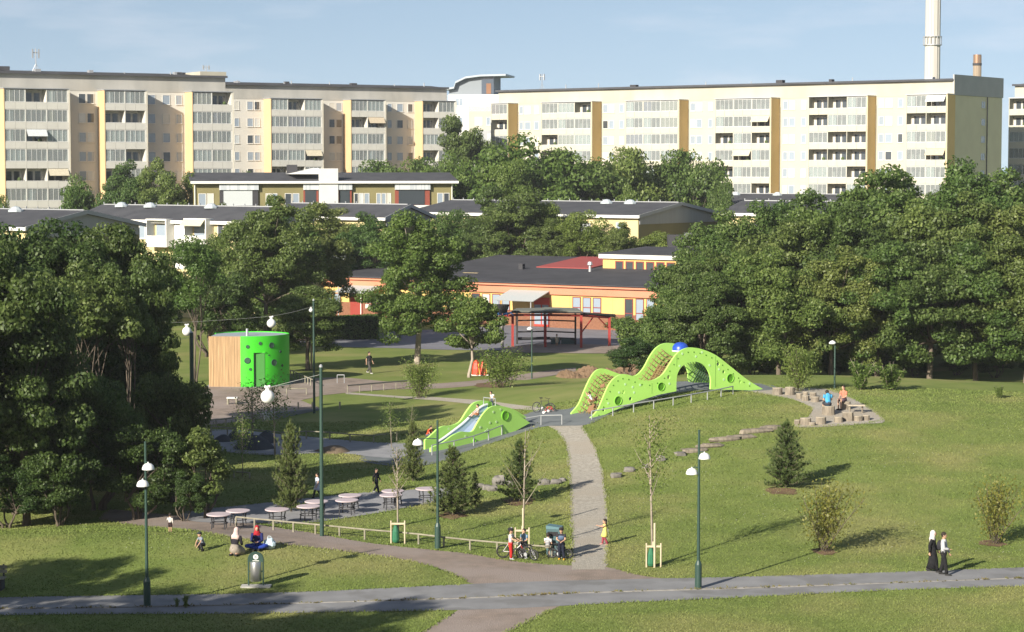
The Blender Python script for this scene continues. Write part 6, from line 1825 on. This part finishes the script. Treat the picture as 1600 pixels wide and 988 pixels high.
def person(label, loc, rz, H, pose=None, top=(.5, .5, .5), bottom=(.05, .05, .06), sleeves='short', legs='long', hair='short', shoes=(.03, .03, .03), skin=None, scarf=None,
           skirt=None, helmet=None, child=0.0, cap=None, group=None, name='person', backpack=None, vest=None, stripes=None, headz=None, dress=None):
    """a figure facing local -y; joints in units of its height"""
    J = {k: Vector(v) for k, v in BASE.items()}
    if child:
        for k, v in J.items():
            if k not in ('head',): v.z *= 1 - .07 * child
        J['head'].z = .90; J['neck'].z = .785
    if pose:
        for k, v in pose.items(): J[k] = Vector(v)
    J = {k: v * H for k, v in J.items()}
    sk = skin or M_skin
    t = thing(name, label, 'person', loc, rz, group)
    hr = H * (.062 + .022 * child)
    up = (J['head'] - J['neck']).normalized()
    def torso(m, inf, z0='pelvis', top_r=.042):
        ch, wa, pe, ne = J['chest'], J['waist'], J[z0], J['neck']
        sh = (J['shL'] + J['shR']) / 2
        pts = [pe - (wa - pe) * .5, pe, wa, ch, lerp3(ch, sh, .75), lerp3(sh, ne, .5), ne]
        rad = [(.07, .055), (.086, .062), (.074, .052), (.092, .06), (.088, .055), (.055, .045), (top_r, top_r)]
        m.tube(pts, [((a + inf) * H, (b + inf) * H) for a, b in rad], 12)
    def limb(m, names, rad, inf=0.0, n=8):
        P = [J[k] for k in names]; Q, Rr = [], []
        for i in range(len(P) - 1):
            for k in (0, .33, .66):
                Q.append(P[i].lerp(P[i + 1], k)); Rr.append((rad[i] * (1 - k) + rad[i + 1] * k + inf) * H)
        Q.append(P[-1]); Rr.append((rad[-1] + inf) * H); m.tube(Q, Rr, n)
    b = MB(); torso(b, 0, top_r=.033)
    # head with face
    b.tube([J['neck'] - up * .03 * H, J['neck'] + up * .05 * H], .033 * H, 8)
    b.ball(J['head'], (hr * .82, hr * .95, hr * 1.18), 14, 10)
    hc = J['head']; fwd = Vector((0, -1, 0))
    if pose and 'look' in pose: fwd = Vector(pose['look']).normalized()
    side = fwd.cross(Vector((0, 0, 1))).normalized()
    b.ball(hc + fwd * hr * .95 - Vector((0, 0, hr * .12)), (hr * .14, hr * .2, hr * .2), 6, 5)
    b.ball(hc + fwd * hr * .55 - Vector((0, 0, hr * .72)), (hr * .42, hr * .35, hr * .34), 8, 6)
    for s_ in (-1, 1): b.ball(hc + side * s_ * hr * .84, (hr * .12, hr * .2, hr * .25), 6, 5)
    for s_ in 'LR':
        limb(b, ('sh' + s_, 'el' + s_, 'wr' + s_), (.032, .025, .017))
        limb(b, ('hip' + s_, 'kn' + s_, 'an' + s_), (.052, .036, .022))
        # hand: palm, four fingers and a thumb
        w_, e_ = J['wr' + s_], J['el' + s_]; d = (w_ - e_).normalized()
        a = d.cross(Vector((0, 1, 0))); a = a.normalized() if a.length > .1 else Vector((1, 0, 0)); c_ = d.cross(a)
        pm = w_ + d * .035 * H
        b.tube([w_, pm, w_ + d * .055 * H], [(.017 * H, .012 * H), (.024 * H, .011 * H), (.022 * H, .009 * H)], 8)
        for k, ln in enumerate((.036, .042, .040, .031)):
            r0 = w_ + d * .05 * H + c_ * (k - 1.5) * .0115 * H
            b.tube([r0, r0 + d * ln * .55 * H, r0 + d * ln * .9 * H + a * .012 * H], [.0068 * H, .006 * H, .0045 * H], 5)
        r0 = w_ + d * .02 * H - c_ * .018 * H
        b.tube([r0, r0 + d * .02 * H - c_ * .018 * H, r0 + d * .042 * H - c_ * .02 * H], [.008 * H, .007 * H, .005 * H], 5)
        an, kn = J['an' + s_], J['kn' + s_]
        ft = Vector((an.x, an.y, an.z)); fd = Vector((0, -1, 0))
        if pose and 'foot' in pose: fd = Vector(pose['foot']).normalized()
        b.tube([ft + fd * -.03 * H - Vector((0, 0, .02 * H)), ft + fd * .04 * H - Vector((0, 0, .026 * H)), ft + fd * .10 * H - Vector((0, 0, .034 * H))], [(.024 * H, .022 * H), (.024 * H, .02 * H), (.016 * H, .01 * H)], 8)
        sh = MB(); sh.tube([ft + fd * -.037 * H - Vector((0, 0, .02 * H)), ft + fd * .04 * H - Vector((0, 0, .026 * H)), ft + fd * .108 * H - Vector((0, 0, .033 * H))], [(.03 * H, .027 * H), (.03 * H, .024 * H), (.02 * H, .014 * H)], 8)
        obj('shoe', sh, cloth(shoes), t, smooth=True)
    o = obj('body', b, sk, t, smooth=True)
    md = o.modifiers.new('skin_over', 'REMESH'); md.mode = 'VOXEL'; md.voxel_size = max(.011, .009 * H); md.use_smooth_shade = True
    fm = MB()
    for s_ in (-1, 1): fm.ball(hc + fwd * hr * .86 + side * s_ * hr * .32 + Vector((0, 0, hr * .1)), hr * .1, 6, 4)
    fm.ball(hc + fwd * hr * .84 - Vector((0, 0, hr * .52)), (hr * .2, hr * .1, hr * .05), 6, 4)
    obj('face_features', fm, M_hair, t)
    # clothes
    c = MB(); torso(c, .011, top_r=.038)
    if sleeves != 'none':
        for s_ in 'LR':
            if sleeves == 'long': limb(c, ('sh' + s_, 'el' + s_, 'wr' + s_), (.036, .029, .022), .006)
            else:
                J['tmp' + s_] = J['sh' + s_].lerp(J['el' + s_], .62); limb(c, ('sh' + s_, 'tmp' + s_), (.038, .036), .006)
    obj('top', c, cloth(top), t, smooth=True)
    if stripes:
        m = MB(); ch, wa, pe = J['chest'], J['waist'], J['pelvis']
        for k in range(5):
            p = lerp3(pe, ch, .05 + .22 * k); q_ = lerp3(pe, ch, .15 + .22 * k); rr_ = .1 if k != 1 else .09
            m.tube([p, q_], [((rr_ + .004) * H, (.078) * H)] * 2, 12)
        obj('stripes', m, cloth(stripes), t)
    if vest:
        m = MB(); ch, wa = J['chest'], J['waist']
        m.tube([lerp3(wa, ch, .2), ch, lerp3(ch, J['neck'], .5)], [(.1 * H, .075 * H), (.112 * H, .08 * H), (.09 * H, .065 * H)], 12); obj('vest', m, cloth(vest), t, smooth=True)
    if skirt or dress:
        pe = J['pelvis']; kn = (J['knL'] + J['knR']) / 2; an = (J['anL'] + J['anR']) / 2
        m = MB()
        if skirt == 'long': m.tube([J['waist'], pe, lerp3(pe, kn, .6), kn, lerp3(kn, an, .85)], [(.085 * H, .065 * H), (.105 * H, .085 * H), (.112 * H, .1 * H), (.12 * H, .115 * H), (.135 * H, .14 * H)], 14)
        elif skirt == 'pool': m.tube([J['waist'], pe, lerp3(pe, kn, .55), kn, kn + (kn - pe) * .25], [(.09 * H, .07 * H), (.125 * H, .12 * H), (.16 * H, .13 * H), (.15 * H, .11 * H), (.07 * H, .05 * H)], 14)
        else: m.tube([J['chest'], J['waist'], pe, lerp3(pe, kn, .45), lerp3(pe, kn, .8)], [(.10 * H, .075 * H), (.095 * H, .075 * H), (.118 * H, .095 * H), (.14 * H, .12 * H), (.155 * H, .14 * H)], 14)
        obj('skirt' if skirt else 'dress', m, cloth(bottom if skirt else dress), t, smooth=True)
    if not skirt or legs != 'bare':
        c = MB(); 
        for s_ in 'LR':
            if legs == 'long': limb(c, ('hip' + s_, 'kn' + s_, 'an' + s_), (.055, .042, .032), .007)
            elif legs == 'short':
                J['tk' + s_] = J['hip' + s_].lerp(J['kn' + s_], .85); limb(c, ('hip' + s_, 'tk' + s_), (.056, .052), .008)
        pe = J['pelvis']; c.tube([pe - (J['waist'] - pe) * .45, pe, lerp3(pe, J['waist'], .8)], [(.085 * H, .07 * H), (.1 * H, .078 * H), (.088 * H, .066 * H)], 10)
        obj('trousers' if legs == 'long' else 'shorts', c, cloth(bottom), t, smooth=True)
    # hair and headwear
    bk = -fwd
    if scarf:
        m = MB(); m.ball(hc + bk * hr * .12 + Vector((0, 0, hr * .1)), (hr * 1.0, hr * 1.08, hr * 1.22), 14, 9)
        nk = J['neck']; ch = J['chest']
        m.tube([hc - Vector((0, 0, hr * .3)) + bk * hr * .25, nk + bk * .01 * H, lerp3(nk, ch, .45) + bk * .01 * H, lerp3(nk, ch, 1.1) + bk * .035 * H], [(hr * .95, hr * 1.0), (.07 * H, .065 * H), (.115 * H, .08 * H), (.09 * H, .045 * H)], 14)
        obj('headscarf', m, cloth(scarf), t, smooth=True)
        f_ = MB(); f_.ball(hc + fwd * hr * .62 - Vector((0, 0, hr * .1)), (hr * .62, hr * .52, hr * .82), 12, 8); f_.ball(hc + fwd * hr * 1.12 - Vector((0, 0, hr * .18)), hr * .13, 6, 5)
        obj('face', f_, sk, t, smooth=True)
    elif helmet:
        m = MB(); m.ball(hc + Vector((0, 0, hr * .42)) + bk * hr * .1, (hr * 1.05, hr * 1.28, hr * .92), 14, 8); obj('helmet', m, cloth(helmet), t, smooth=True)
        m = MB()
        for k in (-1, 0, 1): m.ball(hc + Vector((k * hr * .4, 0, hr * 1.3 - abs(k) * hr * .12)) + fwd * hr * .2, (hr * .1, hr * .5, hr * .1), 6, 4)
        obj('helmet_vents', m, cloth((.45, .45, .45)), t)
        m = MB(); m.ball(hc + bk * hr * .3 - Vector((0, 0, hr * .1)), (hr * .88, hr * .8, hr * .8), 10, 6); obj('hair', m, M_hair, t, smooth=True)
    else:
        m = MB(); m.ball(hc + bk * hr * .16 + Vector((0, 0, hr * .22)), (hr * .93, hr * 1.02, hr * 1.1), 14, 9)
        if hair == 'long': m.tube([hc + bk * hr * .5, hc + bk * hr * .75 - Vector((0, 0, hr * 1.2)), J['neck'] + bk * .05 * H - Vector((0, 0, hr * 1.0))], [(hr * .85, hr * .6), (hr * .75, hr * .45), (hr * .35, hr * .25)], 10)
        obj('hair', m, M_hair, t, smooth=True)
        if cap:
            m = MB(); m.ball(hc + Vector((0, 0, hr * .55)), (hr * 1.02, hr * 1.1, hr * .75), 12, 7); m.ball(hc + fwd * hr * 1.1 + Vector((0, 0, hr * .45)), (hr * .7, hr * .6, hr * .1), 10, 5); obj('cap', m, cloth(cap), t, smooth=True)
    if backpack:
        m = MB(); c_ = J['chest'] + bk * .1 * H
        m.ball(c_ - Vector((0, 0, .04 * H)), (.085 * H, .06 * H, .12 * H), 10, 7); obj('backpack', m, cloth(backpack), t, smooth=True)
    return t

WALK = dict(knL=(-.055, -.09, .285), anL=(-.056, -.15, .05), knR=(.055, .02, .285), anR=(.056, .16, .085), elL=(-.135, .06, .635), wrL=(-.14, .05, .49), elR=(.135, -.03, .635), wrR=(.14, -.10, .51))
def chair_pose(h):
    """sitting with thighs level, seat height h in units of body height"""
    d = dict(pelvis=(0, 0, h + .06), waist=(0, -.01, h + .15), chest=(0, -.02, h + .28), neck=(0, -.035, h + .385), head=(0, -.05, h + .475), shL=(-.105, -.03, h + .35), shR=(.105, -.03, h + .35),
             elL=(-.135, -.06, h + .18), elR=(.135, -.06, h + .18), wrL=(-.07, -.17, h + .14), wrR=(.07, -.17, h + .14), hipL=(-.055, 0, h + .06), hipR=(.055, 0, h + .06), knL=(-.06, -.235, h + .07), knR=(.06, -.235, h + .07), anL=(-.06, -.22, .045), anR=(.06, -.24, .045))
    return d
# two women walking on the path
person('woman in long white headscarf and black clothes walking on the path', G(1457, 894), R(72), 1.62, {**WALK, 'knL': (-.055, -.06, .285), 'anL': (-.056, -.12, .05), 'knR': (.055, .03, .285), 'anR': (.056, .13, .07)}, top=(.012, .012, .014), bottom=(.012, .012, .014), sleeves='long', skirt='long', scarf=(.62, .58, .56), group='women walking on the path')
person('woman in light grey top and black trousers walking beside the headscarfed woman', G(1474, 899), R(68), 1.66, {**WALK, 'anL': (-.056, -.09, .05), 'knL': (-.055, -.05, .285), 'anR': (.056, .08, .06), 'elL': (-.13, -.03, .64), 'wrL': (-.06, -.13, .62)}, top=(.46, .46, .48), bottom=(.012, .012, .014), sleeves='long', hair='short', backpack=(.03, .03, .035), group='women walking on the path')
# on the left lawn
kneel = dict(pelvis=(0, .05, .17), waist=(0, .03, .26), chest=(0, -.01, .39), neck=(0, -.03, .495), head=(0, -.06, .58), shL=(-.105, -.02, .455), shR=(.105, -.02, .455), elL=(-.13, -.06, .29), elR=(.13, -.06, .29), wrL=(-.07, -.17, .24), wrR=(.07, -.17, .24),
             hipL=(-.055, .04, .16), hipR=(.055, .04, .16), knL=(-.10, -.20, .06), knR=(.10, -.20, .06), anL=(-.07, .10, .05), anR=(.07, .10, .05))
cross = dict(pelvis=(0, .05, .09), waist=(0, .03, .19), chest=(0, 0, .32), neck=(0, -.02, .425), head=(0, -.04, .515), shL=(-.105, -.01, .39), shR=(.105, -.01, .39), elL=(-.13, -.06, .22), elR=(.13, -.06, .22), wrL=(-.04, -.17, .2), wrR=(.04, -.17, .2),
             hipL=(-.06, .03, .08), hipR=(.06, .03, .08), knL=(-.25, -.13, .10), knR=(.25, -.13, .10), anL=(.06, -.2, .05), anR=(-.06, -.23, .05))
person('woman kneeling in pale pink headscarf, dark top and beige skirt', G(368, 868), R(155), 1.68, kneel, top=(.02, .018, .025), bottom=(.30, .26, .22), sleeves='long', skirt='pool', scarf=(.62, .46, .43), legs='bare', group='family resting on the left lawn')
person('woman in red headscarf and blue clothes sitting on the lawn', G(402, 858), R(0), 1.62, cross, top=(.015, .02, .10), bottom=(.02, .05, .30), sleeves='long', scarf=(.38, .02, .03), legs='long', group='family resting on the left lawn')
squat = dict(pelvis=(0, .10, .24), waist=(0, .06, .33), chest=(0, -.02, .46), neck=(0, -.06, .56), head=(0, -.09, .67), shL=(-.105, -.03, .53), shR=(.105, -.03, .53), elL=(-.14, -.14, .38), elR=(.14, -.14, .38), wrL=(-.06, -.24, .25), wrR=(.06, -.24, .2),
             hipL=(-.06, .09, .23), hipR=(.06, .09, .23), knL=(-.12, -.14, .33), knR=(.12, -.14, .33), anL=(-.10, .0, .05), anR=(.10, .0, .05))
person('small boy in cap and grey shirt crouching left of the kneeling woman', G(315, 861), R(-50), 1.0, squat, top=(.22, .25, .30), bottom=(.03, .03, .04), child=1, cap=(.03, .04, .04), group='family resting on the left lawn')
person('toddler in white shirt and dark shorts seen from behind at the grove', G(266, 832), R(170), .80, dict(elR=(.16, -.02, .62), wrR=(.17, -.10, .62)), top=(.62, .58, .55), bottom=(.03, .015, .015), legs='short', child=1, sleeves='long', group='family resting on the left lawn')
p = G(421, 858); m = MB(); rr = np.random.default_rng(3)
vs = []
for i in range(8):
    a = PI * i / 7
    for j in range(12): s_ = 1 + rr.normal(0, .13); vs.append((.26 * math.sin(a) * math.cos(j * PI / 6) * s_, .18 * math.sin(a) * math.sin(j * PI / 6) * s_, .2 - .22 * math.cos(a) * s_))
m.add(vs, [(i * 12 + j, i * 12 + (j + 1) % 12, (i + 1) * 12 + (j + 1) % 12, (i + 1) * 12 + j) for i in range(7) for j in range(12)])
t = thing('carrier_bag', 'crumpled pale blue carrier bag beside the woman in red headscarf', 'bag', p)
obj('bag', m, mat('pale_blue_plastic', (.42, .52, .58), .35, spec=.5), t); obj('handle', MB().tube([(-.08, 0, .38), (-.05, .02, .52), (.06, 0, .5), (.1, 0, .36)], .015, 5), mat('bag_handle', (.5, .58, .62), .4), t)

# ---- bicycles
def bicycle(label, loc, rz, wheel=.3, frame_c=(.5, .5, .5), fork_c=(.05, .05, .05), stabil=False, name='bicycle', lean=0.0, group='bicycles', rim_c=(.3, .3, .3)):
    t = thing(name, label, 'bicycle', loc, rz, group); t.rotation_euler = (lean, 0, rz)
    r = wheel; L = r * 3.15
    fm = mat('bike_paint', frame_c, .35, spec=.5)
    for x in (0, L):
        m = MB(); n = 24
        m.tube([(x + (r - .02) * math.cos(2 * PI * k / n), 0, r + (r - .02) * math.sin(2 * PI * k / n)) for k in range(n + 1)], .022, 6, cap=False)
        wv = obj('wheel', m, M_black, t)
        m = MB(); m.tube([(x + (r - .045) * math.cos(2 * PI * k / n), 0, r + (r - .045) * math.sin(2 * PI * k / n)) for k in range(n + 1)], .009, 4, cap=False)
        for k in range(12): a = 2 * PI * k / 12; m.tube([(x, 0, r), (x + (r - .04) * math.cos(a), 0, r + (r - .04) * math.sin(a))], .004, 3, cap=False)
        m.tube([(x, -.05, r), (x, .05, r)], .025, 6)
        obj('rim', m, mat('rim', rim_c, .3, metal=.7), wv)
    bb, st, hd = Vector((L * .43, 0, r * .92)), Vector((L * .28, 0, r * 2.25)), Vector((L * .80, 0, r * 2.35)); hl = Vector((L * .83, 0, r * 1.95))
    m = MB()
    for a, b, q_ in ((bb, st, .018), (st * .97 + bb * .03, hd, .017), (bb, hl, .021), (Vector((0, .03, r)), bb, .012), (Vector((0, -.03, r)), bb, .012), (Vector((0, .03, r)), st, .01), (Vector((0, -.03, r)), st, .01), (hd, hl, .021)): m.tube([a, b], q_, 6)
    obj('frame', m, fm, t)
    m = MB()
    for s_ in (-.04, .04): m.tube([hl + Vector((0, s_ * .6, 0)), (L * .93, s_, r * 1.4), (L, s_, r)], .013, 5)
    obj('fork', m, mat('fork', fork_c, .4), t)
    tp = hd + Vector((-.02, 0, r * .35))
    m = MB(); m.tube([hd, tp], .014, 5); m.tube([tp + Vector((-.08, -.27, .06)), tp + Vector((.02, -.14, .02)), tp, tp + Vector((.02, .14, .02)), tp + Vector((-.08, .27, .06))], .013, 6)
    obj('handlebar', m, M_dark, t)
    sp = st + Vector((-.03, 0, r * .45)); m = MB(); m.tube([st, sp], .013, 5); m.ball(sp + Vector((.02, 0, .03)), (.14, .07, .035), 10, 5); obj('saddle', m, M_black, t)
    m = MB(); m.lathe([(.08, -.012), (.08, .012)], bb + Vector((0, -.05, 0)), 14, M=Matrix(((1, 0, 0), (0, 0, -1), (0, 1, 0))))
    m.tube([bb + Vector((0, -.07, 0)), bb + Vector((.09, -.07, -.12))], .01, 4); m.tube([bb + Vector((0, .07, 0)), bb + Vector((-.09, .07, .12))], .01, 4)
    m.b2(bb.x + .04, bb.x + .14, -.17, -.07, bb.z - .135, bb.z - .11); m.b2(bb.x - .14, bb.x - .04, .07, .17, bb.z + .11, bb.z + .135); obj('crank', m, M_metal, t)
    if stabil:
        for s_ in (-.2, .2):
            m = MB(); m.tube([(.0, s_ * .3, r), (-.02, s_, .12)], .01, 4); m.lathe([(.075, -.02), (.075, .02)], (-.02, s_, .075), 12, M=Matrix(((1, 0, 0), (0, 0, -1), (0, 1, 0)))); obj('stabiliser', m, M_white, t)
    return t
b0 = G(786, 872); bicycle('white framed child bicycle with red mudguard held by the child in red', b0, R(-6), .27, (.62, .60, .58), (.5, .06, .05), rim_c=(.12, .12, .12))
bicycle('black child bicycle held by the seated child at the rail', G(813, 873), R(-38), .22, (.05, .05, .06), (.3, .3, .32))
bicycle('dark bicycle held by the child in the blue vest', G(863, 872), R(-12), .2, (.03, .03, .04), (.2, .2, .22))
bicycle('black bicycle standing on the rubber surface by the gravel path', G(838, 645), R(-35), .32, (.03, .03, .035), lean=-.12, rim_c=(.4, .4, .4))
bicycle('small red child bicycle with white stabilisers behind the gravel path', G(851, 646), R(-15), .17, (.50, .03, .02), (.4, .03, .02), stabil=True)
person('child in helmet, white shirt and red trousers standing over a white bicycle', G(798, 874), R(75), 1.28, dict(elL=(-.13, -.10, .64), wrL=(-.11, -.24, .60), elR=(.13, -.10, .64), wrR=(.11, -.24, .60), anL=(-.07, -.03, .045), knL=(-.065, -.03, .26), anR=(.10, .02, .045)), top=(.62, .58, .56), bottom=(.50, .025, .02), helmet=(.02, .02, .022), child=.6, shoes=(.45, .5, .5), group='children with bicycles')
person('dark haired child in blue top leaning by the stakes with a black bicycle', G(820, 869), R(-35), 1.16, dict(**{k: v for k, v in chair_pose(.40).items()}), top=(.16, .26, .36), bottom=(.015, .015, .02), child=.6, sleeves='short', group='children with bicycles')
person('boy in black and white striped shirt sitting on the knee rail', G(855.5, 872), R(150), 1.12, chair_pose(.34), top=(.62, .62, .62), bottom=(.30, .27, .2), legs='short', stripes=(.03, .03, .05), child=.7, group='children with bicycles')
person('child in helmet, blue vest and dark trousers with yellow shoes', G(877, 874), R(-12), 1.3, dict(elL=(-.13, -.06, .62), wrL=(-.05, -.16, .60), elR=(.13, -.06, .62), wrR=(.05, -.16, .57), anR=(.1, -.05, .045)), top=(.03, .03, .04), bottom=(.012, .015, .03), helmet=(.025, .02, .02), vest=(.10, .15, .24), child=.5, sleeves='short', shoes=(.62, .32, .03), group='children with bicycles')
person('girl in yellow dress pointing with both arms on the gravel path', G(945, 851), R(-80), 1.08, dict(elL=(-.11, -.12, .70), wrL=(-.07, -.27, .72), elR=(.11, -.12, .70), wrR=(.07, -.27, .74), anL=(-.06, -.08, .045), knL=(-.055, -.05, .26), anR=(.06, .09, .045)), top=(.66, .58, .16), bottom=(.28, .05, .07), dress=(.66, .58, .16), legs='long', hair='long', child=.8, sleeves='none', shoes=(.45, .2, .2))
# on the log stools
pa = G(1294, 648); pb = G(1319, 640)
person('man in bright blue shirt sitting on a log stool, seen from behind', pa + Vector((0, 0, .0)), R(195), 1.78, {**chair_pose(.27), 'head': (0, -.11, .68), 'neck': (0, -.07, .625), 'chest': (0, -.04, .54)}, top=(.07, .34, .58), bottom=(.04, .04, .05), legs='short', group='couple on the log stools')
person('woman in coral top and shorts sitting on a log stool', pb, R(-50), 1.66, chair_pose(.27), top=(.66, .20, .13), bottom=(.10, .07, .09), legs='short', hair='long', group='couple on the log stools')
# scattered figures
person('person in dark clothes walking on the far lawn', G(577, 584), R(55), 1.66, WALK, top=(.03, .03, .035), bottom=(.07, .065, .06), sleeves='short', shoes=(.5, .48, .46))
person('small child in pale yellow standing in the red pavilion', G(870, 541), R(20), 1.05, dict(), top=(.60, .56, .42), bottom=(.5, .46, .36), child=1, legs='short')
person('person in black walking behind the picnic tables in shade', G(588, 771), R(60), 1.2, WALK, top=(.012, .012, .016), bottom=(.015, .018, .028), sleeves='long', hair='long', shoes=(.3, .3, .3))
person('person in white top half hidden by the thick mast', G(496, 779), R(-60), 1.2, WALK, top=(.50, .55, .64), bottom=(.02, .02, .04), sleeves='short', dress=(.50, .55, .64), hair='long')
f, t_, tl = SLIDE
def on_frame(f, px, py, y):
    return Vector((*(f.O + f.U * f.u(px, y, py) + f.V * y), f.z(px, py, y)))
slide_pose = dict(pelvis=(0, .05, .09), waist=(0, .07, .19), chest=(0, .08, .32), neck=(0, .06, .415), head=(0, .05, .53), shL=(-.105, .07, .385), shR=(.105, .07, .385), elL=(-.15, -.02, .26), elR=(.15, -.02, .26), wrL=(-.15, -.13, .2), wrR=(.15, -.13, .2),
                  hipL=(-.06, .03, .08), hipR=(.06, .03, .08), knL=(-.09, -.20, .13), knR=(.09, -.20, .13), anL=(-.09, -.37, .0), anR=(.09, -.37, .0))
person('child in pale top coming down the steel slide', on_frame(f, 745, 650, .75), R(-62), 1.05, slide_pose, top=(.55, .45, .40), bottom=(.55, .22, .10), legs='short', child=.8, group='children on the small slide')
person('child in white shirt leaning over the top of the small slide', on_frame(f, 769, 636, 1.2), R(-40), .95, dict(chest=(0, -.04, .68), neck=(0, -.08, .74), head=(0, -.12, .85)), top=(.62, .62, .62), bottom=(.08, .09, .12), child=.8, group='children on the small slide')
person('child in red orange top at the foot of the slide', on_frame(f, 670, 684, 1.6) - Vector((0, 0, .15)), R(60), 1.1, {**squat, 'head': (0, -.14, .66)}, top=(.60, .08, .03), bottom=(.10, .10, .13), child=.7, group='children on the small slide')
f, t_ = CLIMB
person('child in white climbing the rope net of the large sculpture', on_frame(f, 923, 633, .9), R(-115), 1.0, {**squat, 'wrL': (-.08, -.28, .62), 'wrR': (.08, -.26, .7), 'elL': (-.14, -.16, .52), 'elR': (.14, -.16, .56)}, top=(.60, .60, .60), bottom=(.25, .12, .06), legs='short', child=.8)
# ------------------------------------------------------------------ faint summer haze in the air
hm = bpy.data.materials.new('haze'); hm.use_nodes = True
for n in list(hm.node_tree.nodes):
    if n.type != 'OUTPUT_MATERIAL': hm.node_tree.nodes.remove(n)
pv = hm.node_tree.nodes.new('ShaderNodeVolumePrincipled')
pv.inputs['Color'].default_value = (.90, .94, 1.0, 1)
pv.inputs['Density'].default_value = .00012
hm.node_tree.links.new(pv.outputs[0], [n for n in hm.node_tree.nodes if n.type == 'OUTPUT_MATERIAL'][0].inputs['Volume'])
tag(obj('haze', MB().b2(-1510, 1510, -210, 2410, -1.5, 72), hm), 'faint pale haze in the air', 'haze', kind='stuff')
